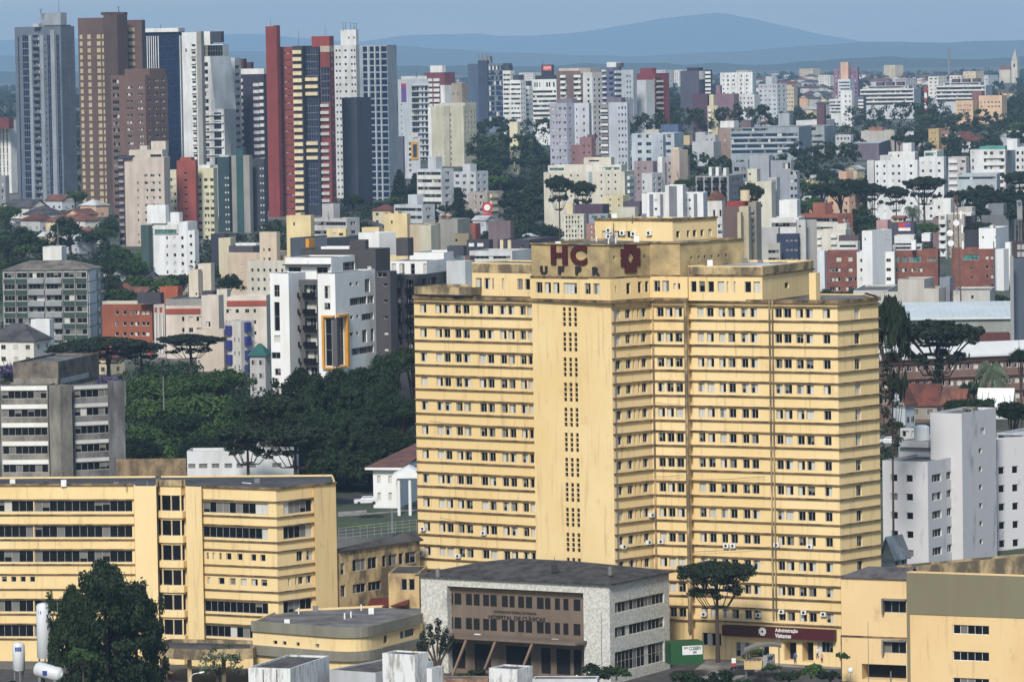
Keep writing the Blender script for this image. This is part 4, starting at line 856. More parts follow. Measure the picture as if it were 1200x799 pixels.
k4 = b.block(375, 386, 391.5, 61, 1960, (126, 56, 56), phi=-20); k4.F.grid([(375.5, 386)], 79, 8.3, 5, 8, 'glass', gm=BLUEG); k4.F.grid([(375.5, 386)], 122, 8.3, 5, 3.5, 'slab', mat=wallm((190, 190, 186)), dep=1.1); k4.F.grid([(375.5, 386)], 167, 8.3, 11, 3.5, 'slab', mat=wallm((190, 190, 186)), dep=1.1); k4.S.grid([(388, 390.5)], 62, 8.3, 24, 4)
k4.F.grid([(375.5, 386)], 56, 0, 1, 5, 'panel', mat=PC); b.block(365, 386, 391, 42.5, 1966, (140, 60, 58), phi=-20, yb=56, name='penthouse'); b.block(375, 386, 391.5, 54, 1961, (186, 176, 160), phi=-20, yb=61.5, name='terrace_band')
b.mast(317, 24, 31, 1960, .1); b.mast(350, 36, 54, 1965, .1); b.mast(381, 30, 42, 1968, .1); b.block(320, 324, 328, 30, 1957, (110, 60, 60), phi=-26, yb=33, name='rooftop_box'); b.finish()
b, k = BB('residential_tower', 'tall white tower dotted with small square windows behind the dark slab', 'the white dotted tower', 391, 417, 422, 53, 2100, (206, 208, 208), phi=-20)
k.F.grid([(393, 395), (397, 399), (403.5, 406), (411, 413), (414.5, 416.3)], 58, 8, 23, 2.6, 'slit'); b.block(399, 417, 420, 35, 2104, (212, 213, 212), phi=-20, yb=54, name='penthouse').F.grid([(408, 409.5), (414, 415.5)], 43, 0, 1, 3, 'slit')
for px in (402, 405, 411, 415, 417.5): b.mast(px, 27 + (px % 3), 36, 2106, .18, arms=1)
b.finish()
b, k = BB('blank_slab', 'blank dark blue-grey slab tower in front of the white dotted tower', 'the dark slab', 400.5, 418, 419, 114.5, 1990, (58, 66, 84), phi=-24, dep=14); b.finish()
b, k = BB('residential_tower', 'grey tower with a dark blue window grid beside the dark slab', 'the grey gridded tower', 421, 453.5, 464.5, 53, 2080, (150, 160, 170), phi=-22)
k.F.grid([(425, 430), (433, 438), (440, 444.5), (446.5, 453)], 54.5, 7.75, 24, 6.2, 'glass', gm=BLUEG, fm=flat((60, 74, 96), .5)); k.F.grid([(x, x + 1) for x in (431, 438.6, 445)], 54, 0, 1, 188, 'panel', mat=wallm((186, 194, 200)), dep=.5); b.finish()
b, k = BB('residential_tower', 'white tower with a tall purple vertical sign and glassy balconies', 'the white tower with the purple sign', 466, 481, 502, 93, 2480, (196, 202, 208), phi=-52)
k.S.grid([(482.5, 491)], 102, 7, 15, 5, 'strip', gm=BLUEG, xr=481); k.S.grid([(494, 496), (498, 501)], 102, 7, 15, 5, 'glass', gm=BLUEG, xr=481); k.S.grid([(481.5, 502)], 99.5, 7, 16, 1.3, 'slab', mat=PW, dep=1., xr=481); k.F.grid([(469.5, 471)], 122, 7, 8, 1.6, 'slit'); b.block(470, 481, 500, 89.5, 2482, WHITE, phi=-52, yb=94, name='crown')
k.F.grid([(470.4, 476)], 99, 0, 1, 20.5, 'panel', mat=flat((112, 84, 150), .5), dep=.25); k.F.grid([(470.4, 476)], 98, 0, 1, 3, 'panel', mat=flat((196, 60, 74), .5), dep=.3); b.finish()
b.mast(488, 84, 90, 2484, .3)
def vtext(b, wall, txt, px0, px1, y0, y1, mat):     # text running up the wall
    o = text_on(b, wall, txt, px0, px1, y0, y1, mat, out=.3, thick=.1); me = o.data; uu = [((Vector((v.co.x + b.O.x, v.co.y + b.O.y)) - wall.P).dot(wall.t), v.co.z, (Vector((v.co.x + b.O.x, v.co.y + b.O.y)) - wall.P).dot(wall.n)) for v in me.vertices]
    u0, u1 = min(q[0] for q in uu), max(q[0] for q in uu); z0, z1 = min(q[1] for q in uu), max(q[1] for q in uu)
    for v, (u, z, n) in zip(me.vertices, uu): fx, fz = (u - u0) / (u1 - u0), (z - z0) / (z1 - z0); v.co = wall.wpt(u1 - (u1 - u0) * fz, z0 + (z1 - z0) * fx, n) - b.O
vtext(b, k.F, 'Bourbon', 471.5, 475, 102, 118.5, WHT)
b, k = BB('residential_tower', 'small white gabled-top block with an orange frame in front of the purple sign tower', 'the orange-framed white block', 474, 478, 492, 160, 2280, (214, 218, 222), phi=-60)
k.S.grid([(479, 482)], 167, 6.3, 6, 3.5, 'strip', xr=478); k.S.grid([(481.5, 489.5)], 166.5, 0, 1, 21, 'panel', mat=flat((214, 164, 76), .7), dep=.4, xr=478); k.S.grid([(483.3, 487.8)], 169.5, 0, 1, 15, 'panel', mat=flat((60, 70, 84), .4), dep=.5, xr=478); b.block(478, 484, 490, 156.5, 2281, WHITE, phi=-60, yb=161, name='gable_top'); b.finish()
b, k = BB('apartment_building', 'dark low block left of the orange-framed white block', None, 465, 472, 477, 160, 2320, (92, 98, 112), phi=-36); b.finish()
b, k = BB('residential_tower', 'maroon and white tower with stacked white balconies behind the beige twin tower', 'the maroon and white tower', 497, 521, 533, 85, 2760, (116, 60, 70), phi=-34)
k.F.grid([(502.5, 507), (509, 515.5)], 92, 6, 8, 3.5, 'slab', mat=PW, dep=1.); k.S.grid([(522.5, 526)], 101, 5, 5, 2, 'slit'); b.block(504, 518, 522, 77, 2766, WHITE, phi=-34, yb=86, name='penthouse'); b.block(518, 521, 529, 100, 2750, WHITE, phi=-34, yb=130, name='balcony_stack'); b.finish()
b, k = BB('residential_tower', 'beige twin tower with plain walls and thin window slots', 'the beige twin tower', 502, 543, 558, 124, 2400, (196, 192, 172), phi=-30)
k.F.grid([(519.8, 521), (527.3, 528.5)], 133, 6.5, 14, 3, 'slit'); k.F.grid([(502.2, 506)], 126, 0, 1, 90, 'panel', mat=PW, dep=.6); k.F.grid([(521, 527)], 121, 0, 1, 92, 'panel', mat=wallm((178, 174, 156)), dep=.8); k.S.grid(ev(544, 558, 4, .4), 130, 6.6, 14, 3, xr=544); b.block(529, 541, 548, 97.5, 2410, (160, 148, 136), phi=-30, yb=125, name='penthouse').F.grid([(531, 532), (536, 537)], 108, 0, 1, 4, 'slit'); b.block(515, 545, 558, 120.5, 2402, (204, 200, 190), phi=-30, yb=125, name='crown'); b.finish()
b, k = BB('glass_tower', 'dark blue-grey slab tower with a radio mast crown', 'the blue-grey slab tower', 548, 563, 565, 75, 3010, (74, 92, 116), phi=-18, dep=20)
k2 = b.block(570, 589, 590, 74.5, 3000, (104, 122, 142), phi=-18, dep=20); k2.F.grid([(570.5, 589)], 77, 6, 12, 5, 'strip', gm=BLUEG, fm=flat((96, 116, 140), .5)); b.block(560, 571, 573, 71, 3002, (54, 66, 90), phi=-18, name='lift_shaft'); b.block(562, 575, 577, 66, 3006, (130, 134, 142), phi=-18, yb=75, name='crown')
for px in (561, 565, 570, 574): b.mast(px, 63, 68, 3004, .3)
b.finish()
for i, (x0, xc, x1, yt, D, lab) in enumerate([(589, 598, 603, 83, 2950, 'white banded tower right of the blue-grey slab tower'), (598, 610, 616, 94, 2900, 'white block with dark penthouse left of the striped office tower'), (608, 620, 625, 101, 2920, 'short white block beside the striped office tower')]):
    b, k = BB('apartment_tower', lab, None, x0, xc, x1, yt, D, WHITE, phi=-32); k.F.grid([(x0 + .6, xc - .6)], yt + 4, 5.6, 9, 2.4, 'strip'); k.S.grid(ev(xc, x1, 2), yt + 4, 5.6, 9, 2); b.block(x0 + 3, xc - 2, x1 - 2, yt - 6, D + 4, (70, 72, 82), phi=-32, yb=yt + .5, name='penthouse'); b.finish()
b, k = BB('office_tower', 'white office tower with black horizontal stripes and a black rooftop sign box', 'the striped office tower', 624, 652, 655, 93, 2700, (220, 222, 222), phi=-14)
k.F.grid([(626, 627.6), (628.5, 630), (632, 633), (640, 642), (643, 645), (648, 650)], 96.5, 0, 1, 5.5, 'slit'); k.F.grid([(624.3, 651.6)], 106, 5.6, 7, 2.9, 'strip', gm=glassm((16, 18, 24))); b.block(627, 650, 653, 88.5, 2703, (50, 54, 66), phi=-14, yb=94, name='crown'); b.mast(636, 70, 77, 2710, .2)
sb = b.block(634.5, 647.5, 649, 76, 2705, (46, 50, 62), phi=-14, yb=89, name='sign_box'); sb.F.grid([(636, 646.5)], 77, 0, 1, 6, 'panel', mat=flat((200, 52, 52), .5), dep=.3); b.finish(); text_on(b, sb.F, 'ADEMI', 637, 645.5, 78.2, 81.8, WHT, out=.35, thick=.1)
b, k = BB('residential_tower', 'brown and white tower with balconies right of the striped office tower', 'the brown and white balcony tower', 652, 683, 690, 83, 2520, (116, 96, 94), phi=-22)
k.F.grid([(657, 663.5), (673, 681)], 88, 6.6, 12, 3, 'slab', mat=PW, dep=1.); k.F.grid([(656, 664), (672, 682)], 91, 6.6, 12, 3, 'strip'); k.S.grid([(684, 689)], 96, 6.6, 11, 3.3, 'slab', mat=PW, xr=684); b.block(655, 682, 689, 80, 2523, (200, 190, 176), phi=-22, yb=84, name='crown'); b.finish()
b, k = BB('residential_tower', 'slim white tower with thin vertical ribs left of the purple-grey tower', 'the slim ribbed white tower', 683, 694, 705, 85, 2510, (208, 210, 210), phi=-40)
k.F.grid([(688, 690.5)], 92, 6.4, 16, 3, 'slit'); k.S.grid([(696, 698), (701, 703.5)], 92, 6.4, 16, 3, 'slit', xr=694); b.block(678, 692, 703, 80, 2516, (176, 166, 160), phi=-40, yb=86, name='crown'); b.finish()
b, k = BB('residential_tower', 'purple-grey tower with white balconies and a white rooftop mass', 'the purple-grey tower', 705, 719, 728, 79, 2500, (104, 110, 142), phi=-38)
k.F.grid([(706, 711), (713, 718)], 84, 6.4, 14, 3.6, 'strip', gm=BLUEG); k.F.grid([(706, 710.5)], 82, 6.4, 15, 2, 'slab', mat=PW, dep=.7); k.S.grid([(720, 727)], 83, 6.4, 14, 3, 'slab', mat=PW, dep=.8, xr=720); b.block(711, 722, 727, 73, 2505, WHITE, phi=-38, yb=80, name='penthouse'); b.block(722, 727, 730, 74, 2502, (90, 90, 96), phi=-38, yb=79, name='water_tank'); b.finish()
b, k = BB('residential_tower', 'pale grey tower with a single column of windows right of the purple-grey tower', 'the pale grey tower', 728, 742, 746, 82, 2480, (176, 182, 192), phi=-28); k.F.grid([(734, 735.6), (737.5, 739)], 88, 6.5, 9, 2.6, 'slit'); k.F.grid([(728.3, 742)], 116, 0, 1, 60, 'panel', mat=wallm((120, 122, 136))); b.finish()
b, k = BB('residential_tower', 'dark red stepped tower behind a pale blank slab', 'the dark red stepped tower', 745, 767, 784, 86, 2560, (132, 62, 70), phi=-38); k.F.grid([(766, 767)], 92, 6, 5, 4); k.F.grid([(768, 775)], 94, 6.6, 8, 4, 'slab', mat=PW); k.S.grid([(768, 776)], 92, 6.4, 8, 4.4, 'balc', mat=wallm((206, 196, 188)), xr=768); b.block(750, 764, 769, 80, 2565, (132, 62, 70), phi=-38, yb=88, name='penthouse'); b.finish()
b, k = BB('blank_slab', 'pale blank slab building in front of the dark red stepped tower', 'the pale blank slab', 743, 757, 767, 94, 2500, (196, 200, 204), phi=-38); b.finish()
b, k = BB('residential_tower', 'lilac-grey tower with rows of arched windows, left of a pair', 'the lilac-grey tower', 644, 664, 673, 121, 2010, (172, 174, 190), phi=-36)
k.F.grid([(646, 649), (651.5, 653), (654.5, 658), (660, 663)], 126, 8.2, 9, 3); k.S.grid([(667, 669.5)], 126, 8.2, 9, 3); b.block(652, 670, 676, 115.5, 2014, (130, 122, 134), phi=-36, yb=122, name='penthouse')
k2 = b.block(673, 690, 693, 121, 2012, (192, 196, 204), phi=-20); k2.F.grid([(675, 676.2), (683, 685)], 127, 8.2, 8, 3, 'slit'); b.finish()
b, k = BB('residential_tower', 'tall light grey tower with thin windows on its right half, right of a pair', 'the light grey twin tower', 713, 735, 737.5, 120, 2000, (182, 188, 198), phi=-22); k.F.grid([(724.5, 726), (728, 730), (732, 733.5)], 125, 8.1, 9, 3, 'slit')
b.block(704, 713, 714, 122, 2006, (140, 142, 150), phi=-22, dep=12).F.grid([(704.5, 712.5)], 127, 8.1, 8, 4, 'balc', mat=PW); b.block(711, 728, 733, 114.5, 2006, (120, 112, 122), phi=-22, yb=121, name='penthouse'); b.finish()
b, k = BB('apartment_building', 'stepped pinkish-brown block in front of the lilac-grey tower', 'the pinkish-brown block', 679, 693, 698, 161, 1900, (146, 112, 116), phi=-30); k.F.grid([(683, 685), (689, 691)], 170, 8, 3, 2.5); b.block(669, 679.5, 681, 170, 1903, (140, 106, 110), phi=-30).F.grid([(671, 673)], 178, 8, 2, 2.5); b.block(688, 696, 698, 158, 1905, (110, 84, 90), phi=-30, yb=162, name='rooftop_box'); b.finish()
b, k = BB('office_tower', 'dark brown-grey tower with white banded right edge and a white sign', 'the dark brown-grey tower', 797, 819, 826, 83, 3000, (82, 80, 98), phi=-28)
k2 = b.block(826, 833, 834.5, 82, 3004, (60, 62, 74), phi=-14); k2.F.grid([(826.5, 833)], 84, 4.8, 6, 2.6, 'slab', mat=PW); b.block(805, 818, 824, 79.5, 3004, (40, 42, 54), phi=-28, yb=84, name='crown'); k.S.grid([(819.5, 825.5)], 83.5, 0, 1, 10, 'panel', mat=PW, dep=.3, xr=820); b.finish()
b, k = BB('office_tower', 'dark maroon slab with a cream stepped tower at its side', 'the dark maroon slab', 811, 829, 830, 110, 2600, (84, 64, 78), phi=-20, dep=14); k2 = b.block(829, 841, 845, 124, 2596, (206, 196, 164), phi=-20); k2.F.grid([(830, 834)], 128, 6, 5, 3, 'slab', mat=PW); b.block(831, 836, 839, 111, 2600, (210, 200, 168), phi=-20, yb=125, name='stair_tower'); b.finish()
b, k = BB('residential_tower', 'bright white tower with many vertical piers on the right skyline', 'the white piered tower', 844, 882, 886, 85, 3280, (222, 224, 226), phi=-16)
k.F.grid([(847, 849), (852, 854), (858, 861), (867, 869.5), (874, 877)], 88, 4.9, 5, 2.6); k.F.grid([(x, x + 1.8) for x in (844.2, 855, 862.5, 870.5, 880)], 84, 0, 1, 26, 'panel', mat=PW, dep=.8); b.finish()
b, k = BB('apartment_building', 'mauve block below the white piered tower', None, 838, 860, 866, 110, 2950, (132, 104, 116), phi=-25); b.block(841, 844, 846, 100, 2955, (132, 104, 116), phi=-25, yb=112, name='chimney'); b.finish()
b, k = BB('apartment_building', 'white block with an arched window right of the mauve block', None, 865, 884, 891, 111, 2960, (210, 212, 214), phi=-25); k.F.grid(ev(866, 883, 4, .5), 114, 5.5, 3, 2.6); b.finish()
b, k = BB('residential_tower', 'distant beige block with dense rows of windows', 'the distant beige block', 917, 930, 934.5, 102, 3600, (202, 188, 162), phi=-25); k.F.grid(ev(917.5, 929.5, 4), 105, 4.6, 5, 2); b.finish()
b, k = BB('residential_tower', 'pink and mauve tower standing alone on the right skyline', 'the pink skyline tower', 977, 985, 986, 80, 3520, (140, 110, 132), phi=-16, dep=15); b.block(985, 994, 996, 73, 3510, (214, 176, 156), phi=-16, name='lift_shaft'); k2 = b.block(996, 1005, 1007, 79, 3516, (132, 104, 134), phi=-16); k.F.grid([(979, 980.5), (982, 984)], 84, 4.7, 9, 2); k2.F.grid([(997.5, 999), (1001.5, 1004)], 84, 4.7, 9, 2); b.finish()
b, k = BB('office_tower', 'white and blue-banded tower in front of the pink skyline tower', None, 982, 996, 1001, 93, 3320, (206, 210, 216), phi=-22); k.F.grid([(983, 995.5)], 96, 3.9, 5, 1.7, 'strip', gm=BLUEG); b.finish()
b, k = BB('apartment_building', 'white block with dark stripes and a blank white tower under the pink skyline tower', 'the white block below the pink tower', 972, 985, 986, 116, 3020, (208, 212, 214), phi=-16, dep=12); k.F.grid([(972.3, 984.8)], 119, 3.9, 4, 2, 'strip'); k2 = b.block(985, 998, 1001, 106, 3000, (218, 220, 220), phi=-25); k2.F.grid([(990, 992), (995, 996.5)], 112, 6, 4, 2, 'slit'); k3 = b.block(1001, 1012, 1015, 113, 3030, (96, 100, 112), phi=-20); k3.F.grid([(1006, 1012)], 117, 4, 4, 2, 'slab', mat=PW); b.finish()
for x0, x1, yt, D, lab in ((1008, 1079, 104, 3200, 'long terraced white apartment block on the wooded ridge, with dark red rooftop boxes'), (1097, 1163, 100, 3380, 'long terraced white apartment block with glassy balconies farther right on the ridge')):
    b, k = BB('terraced_block', lab, 'the terraced block' if D < 3300 else 'the far terraced block', x0, x1 - 8, x1, yt, D, (196, 198, 204), phi=-10)
    k.F.grid([(x0 + 1, x1 - 9)], yt + 2.5, 4.7, 4, 2.2, 'strip'); k.F.grid([(x0, x1 - 9)], yt + .2, 4.7, 4, 1.4, 'slab', mat=PW, dep=1.2); b.block(x0 + 8, x1 - 14, x1 - 10, yt - 3.6, D + 4, (186, 190, 196), phi=-10, yb=yt + .5, name='penthouse').F.grid([(x0 + 10, x1 - 16)], yt - 2.8, 0, 1, 1.8, 'strip')
    for q_ in (.38, .55, .72): b.block(x0 + 70 * q_ - 8, x0 + 70 * q_, x0 + 70 * q_ + 2, yt - 6.5 - 2 * q_, D + 8, (96, 70, 84), phi=-10, yb=yt - 3, name='rooftop_box')
    b.finish()
b, k = BB('apartment_building', 'peach stepped block of flats on the wooded slope at right', 'the peach stepped block', 1120, 1140, 1147, 118, 3000, (216, 182, 150), phi=-20); k.F.grid(ev(1121, 1139, 5), 123, 5, 2, 1.8); k2 = b.block(1147, 1174, 1180, 112, 3006, (218, 186, 156), phi=-20); k2.F.grid(ev(1148, 1173, 6), 119, 5, 2, 1.8); b.block(1139, 1150, 1154, 107, 3012, (130, 88, 92), phi=-20, yb=120, name='rooftop_box'); b.finish()
# church far away
ch = Bld('church', 'distant pale church with a tall pointed spire near the right edge', 'church', short='the distant church'); k = ch.block(1171, 1184, 1186, 82, 6000, (206, 196, 180), phi=-20, dep=14); k2 = ch.block(1185, 1192, 1194.5, 72, 5990, (206, 198, 184), phi=-20, name='bell_tower'); k2.F.grid([(1187.5, 1189.5)], 75, 0, 1, 4, 'slit'); ch.finish()
cpt = sum([Vector((p.x, p.y)) for p in k2.pts], Vector((0, 0))) / 4; mb = MB(); zt_ = W(1190, 57, 6000).z
for i in range(4): a, c = k2.pts[i], k2.pts[(i + 1) % 4]; mb.poly([(a.x, a.y, k2.zt), (c.x, c.y, k2.zt), (cpt.x, cpt.y, zt_)])
ch.part('spire', mb, wallm((176, 170, 164)))
rf = MB(); a, b2, c, d = k.pts; m1, m2 = (a + d) / 2, (b2 + c) / 2; zz = k.zt + 5; rf.quad(v3(a, k.zt), v3(b2, k.zt), v3(m2, zz), v3(m1, zz)); rf.quad(v3(c, k.zt), v3(d, k.zt), v3(m1, zz), v3(m2, zz)); ch.part('nave_roof', rf, ROOFT)
# ---------------------------------------------------------------- middle distance, left
b, k = BB('residential_tower', 'beige tower with white-edged dark balcony strip and stepped rooftop', 'the beige stepped-top tower', 145.5, 192, 199, 184, 1760, (196, 182, 172), phi=-16)
k.F.grid([(160.5, 162), (169, 173), (176, 181), (183, 188)], 204, 8.7, 10, 3.2); b.block(138, 145, 146, 182, 1764, (58, 54, 62), phi=-20).F.grid([(139.5, 145)], 186, 8.4, 13, 3.2, 'slab', mat=wallm((150, 140, 138)), dep=.8)
b.block(151, 190, 197, 175.5, 1766, (206, 196, 184), phi=-16, yb=185).F.grid([(176, 189)], 181, 0, 1, 6, 'strip'); b.block(177, 194, 197.5, 165.5, 1770, (210, 200, 188), phi=-16, yb=177, name='penthouse'); b.block(139, 154, 158, 182.5, 1762, (60, 64, 78), phi=-16, yb=186, name='canopy'); b.block(164, 172, 176, 171, 1769, (214, 206, 198), phi=-16, yb=176, name='rooftop_box'); b.finish()
b, k = BB('residential_tower', 'tower with a brick red middle stripe between cream window walls', 'the red-striped cream tower', 230, 250, 254.5, 197, 1800, (214, 210, 178), phi=-14)
k.F.grid([(231, 236), (239, 244.5), (246, 250.5)], 209, 8.4, 10, 3.6); k2 = b.block(207, 229, 231, 188, 1792, (150, 74, 62), phi=-14); k2.F.grid([(215, 219)], 202, 8.4, 9, 2.4, 'slit'); k3 = b.block(198.5, 206.5, 207, 199, 1799, (208, 200, 176), phi=-14); k3.F.grid([(199.5, 202), (203.5, 206)], 209, 8.4, 7, 3.4); b.block(211, 224, 228, 184.5, 1797, (156, 80, 66), phi=-14, yb=189, name='penthouse'); b.block(232, 246, 250, 193.5, 1804, WHITE, phi=-14, yb=198, name='penthouse'); b.finish()
b, k = BB('residential_tower', 'dark teal and grey tower with white window dots left of the red brick tower', 'the teal and grey tower', 255, 268, 271, 184, 1850, (44, 66, 72), phi=-20)
k.F.grid([(263, 265), (266, 268)], 207, 8.6, 9, 2.6, 'plain', gm=wallm((208, 208, 206))); k2 = b.block(271, 292, 294, 182, 1842, (150, 146, 142), phi=-20); k2.F.grid([(277, 284.5)], 176, 0, 1, 110, 'panel', mat=wallm((44, 84, 86)), dep=.5); k3 = b.block(293, 309, 311, 186, 1850, (62, 66, 78), phi=-20); k3.F.grid([(304, 306), (307, 309)], 196, 8.6, 10, 2.8, 'plain', gm=wallm((200, 202, 206))); b.block(257, 268, 271, 182, 1853, (196, 206, 200), phi=-20, yb=187, name='crown'); b.block(276.5, 285, 287, 173.5, 1844, (44, 84, 86), phi=-20, yb=183, name='stair_tower'); b.finish()
b, k = BB('apartment_building', 'bright white stepped apartment block with small green-glass windows', 'the bright white stepped block', 178, 220, 231, 260, 1590, (228, 230, 232), phi=-24)
k.F.grid([(194.5, 196.5), (203, 206), (212, 215)], 277, 10, 5, 4); k.S.grid([(222, 224), (226, 229)], 273, 10, 5, 4, xr=221); b.block(172, 194, 198, 240.5, 1592, (230, 231, 232), phi=-24, yb=262, name='penthouse'); b.block(198, 210, 214, 249, 1594, (230, 231, 232), phi=-24, yb=261, name='penthouse'); k5 = b.block(180, 208, 213, 263, 1591.0, (222, 222, 218), phi=-24, yb=274, name='terrace_wall'); k5.F.grid([(181, 207)], 269, 0, 1, 5, 'strip', gm=GREENG); b.block(171, 174, 178, 264, 1592, (60, 84, 82), phi=-24, name='side_strip'); b.block(220, 228, 231, 270, 1584, (226, 228, 230), phi=-24, name='wall').F.grid([(222, 225)], 275, 10, 5, 3.6); b.finish()
b, k = BB('apartment_building', 'dark navy blank block behind the brick-striped beige building', 'the navy block', 247, 263, 265, 274, 1560, (50, 50, 66), phi=-20); b.finish()
b, k = BB('apartment_building', 'cream block peeking out right of the navy block', None, 256, 270, 276, 279, 1520, (206, 196, 168), phi=-20); b.finish()
b, k = BB('apartment_building', 'beige apartment block with round porthole windows and a square stair tower', 'the porthole apartment block', 266, 312, 340, 296, 1480, (206, 186, 164), phi=-28)
k.F.grid([(283, 285), (290, 292)], 310, 9.6, 6, 2.4, 'plain', gm=PW); k2 = b.block(304, 324, 328, 272, 1470, (214, 196, 174), phi=-28); k2.F.grid([(308.5, 310), (314, 317)], 291, 11, 6, 3.6, 'slit'); b.block(268, 296, 304, 288, 1484, (80, 76, 84), phi=-28, yb=297, name='penthouse').F.grid([(274, 296)], 285.5, 0, 1, 2.5, 'slab', mat=PW); b.block(325, 345, 352, 300, 1474, (204, 186, 160), phi=-28).F.grid([(331, 333), (338, 341)], 308, 10, 5, 3.2); b.block(276, 300, 302, 285, 1486, WHITE, phi=-28, yb=289, name='canopy'); b.finish()
for i, (x0, xc, x1, yt, yb_, D, lab, sh) in enumerate([(335.5, 364, 367, 252.5, 300, 1460, 'cream rooftop water tower block, leftmost of three cream boxes', 'the left cream box'), (383, 405, 408, 268, 300, 1450, 'low cream block with pairs of small windows, between two taller cream boxes', None), (450, 477, 481, 250.5, 300, 1440, 'tallest cream rooftop box with a ladder, right of the white and charcoal building', 'the tall cream box'), (424, 444, 446, 266.5, 285, 1455, 'flat cream box just left of the tallest cream rooftop box', None)]):
    b, k = BB('rooftop_tower', lab, sh, x0, xc, x1, yt, D, (228, 206, 158), phi=-20)
    if i == 1: k.F.grid([(390, 394), (397, 402)], 273, 9, 2, 3.6)
    if i in (0, 2): k.F.grid([(x0 + 8, x0 + 10)], yt + 8, 0, 1, 4, 'slit'); b.block(x0 + 12, x0 + 17, x0 + 19, yt - 3, D + 3, CREAM, phi=-20, yb=yt + .5, name='tank'); mb = MB()
    b.finish()
    if i == 2:
        for dx in (-5, 5): b.mast(464 + dx * .5, 243, 251, 1442, .1)
b, k = BB('apartment_building', 'long dark roofed block between the cream boxes', None, 340, 383, 430, 279, 1430, (74, 80, 92), phi=-30); b.finish()
b, k = BB('apartment_building', 'white-roofed low block behind the charcoal building', None, 290, 336, 345, 306, 1400, (210, 202, 190), phi=-30); k.F.grid(ev(292, 334, 6, .4), 315, 11, 4, 4); b.finish()
b, k = BB('apartment_building', 'pinkish-white apartment block with rust red bands under the roof', 'the pinkish-white rust-banded block', 194, 236, 262, 358, 1230, (214, 200, 188), phi=-10)
RB = wallm((160, 74, 56)); k.F.grid([(194.5, 235)], 353.5 + 8, 0, 1, 6, 'panel', mat=RB, dep=.3); k.F.grid([(213, 216), (221, 226), (230, 237)], 363 + 8, 13, 4, 5.5)
k2 = b.block(180, 193, 196, 357, 1236, (190, 182, 176), phi=-10); k2.F.grid([(181, 184), (187, 190)], 360, 0, 1, 6, 'panel', mat=RB); k2.F.grid([(182, 183), (186, 187), (190, 191)], 368, 0, 1, 45, 'panel', mat=PW, dep=.5)
k3 = b.block(236, 256, 262, 346, 1222, (208, 196, 186), phi=-14); k3.F.grid([(241.5, 246.5)], 377, 0, 1, 6); k3.F.grid([(233.5, 237)], 377, 0, 1, 7, 'plain', gm=wallm((240, 236, 210)))
k4 = b.block(262, 312, 318, 346, 1250, (216, 206, 194), phi=-6); k4.F.grid([(266, 314)], 352, 0, 1, 6, 'panel', mat=RB, dep=.3); k4.F.grid([(265, 271), (276, 280), (287, 292), (297, 300)], 362, 13, 4, 4.5)
k5 = b.block(221, 232, 233, 316, 1240, (214, 202, 184), phi=-16, yb=348, name='stair_tower'); k6 = b.block(232, 247, 249, 309, 1243, (218, 206, 190), phi=-16, yb=350, name='stair_tower'); k5.F.grid([(229, 231)], 343, 0, 1, 3, 'slit')
b.block(237, 250, 254, 341, 1235, (60, 62, 72), phi=-14, yb=347, name='water_tanks'); b.block(254, 266, 268, 339, 1230, (206, 198, 186), phi=-14, yb=348, name='rooftop_box'); b.block(194, 236, 262, 350, 1234, (150, 148, 146), phi=-10, yb=359, name='roof_slab'); b.finish()
b, k = BB('apartment_building', 'pale yellow block with blue awning balconies in front of the rust-banded block', 'the blue-awning block', 266, 282, 298, 376, 1180, (202, 198, 190), phi=-40); BA = flat((46, 48, 120), .7)
k.F.grid([(265, 272)], 382, 17, 4, 11, 'panel', mat=BA, dep=.8); k.S.grid([(286, 291.5)], 378, 16.5, 5, 11, 'panel', mat=BA, dep=.9, xr=283); k.F.grid([(274, 275.5), (279, 280.5)], 396, 16, 3, 5, 'slit'); k2 = b.block(230, 262, 268, 386, 1184, (206, 192, 176), phi=-20); b.finish()
b, k = BB('apartment_building', 'orange brick building with white-framed windows behind the umbrella pines', 'the orange brick building', 119, 178, 183, 357, 1260, (146, 82, 58), phi=-16)
for y in (364, 377, 389, 401): k.F.grid([(135, 139), (144, 148), (152, 156), (158, 163), (166, 170), (171, 175)], y, 0, 1, 4.6, fm=PW)
b.block(120, 178, 183, 353, 1264, (196, 192, 176), phi=-16, yb=358, name='parapet_wall'); b.block(161, 188, 192, 343, 1256, (66, 64, 72), phi=-16, yb=356, name='dark_roof_storey'); b.block(187, 208, 214, 336, 1270, (166, 88, 62), phi=-16, yb=362, name='brick_tower'); b.block(172, 180, 186, 400, 1240, (170, 92, 70), phi=-16); b.finish()
# grid apartments at far left
b, k = BB('apartment_building', 'six-storey grey block of flats with green panels between concrete piers, far left', 'the green-panelled flats', 3, 102, 118, 316, 1270, (176, 178, 176), phi=-8)
GP_ = wallm((52, 72, 64)); bays = [(4, 17.5), (19, 32), (33, 52), (53.5, 72.5), (74, 87), (88.5, 101.5)]
for i, (a, c) in enumerate(bays):
    k.F.grid([(a + .5, c - .5)], 319, 13.3, 6, 6.3, 'strip'); k.F.grid([(a, c)], 326, 13.3, 6, 5.6, 'panel' if i not in (2, 3) else 'slab', mat=GP_ if i not in (2, 3) else wallm((150, 154, 156)), dep=.15 if i not in (2, 3) else 1.1)
    k.F.grid([(c + .1, c + 1.2)], 316.5, 0, 1, 90, 'panel', mat=wallm((130, 128, 126)), dep=.5)
k.S.grid([(103.3, 112)], 318, 13.3, 6, 11.5, 'panel', mat=PW, xr=102.5, dep=.2); k.S.grid([(113, 117.5)], 322, 13.3, 6, 6, 'slab', mat=PGR, xr=102.5); b.block(50, 72, 78, 289, 1285, WHITE, phi=-8, yb=311, name='water_tank_box'); b.finish()
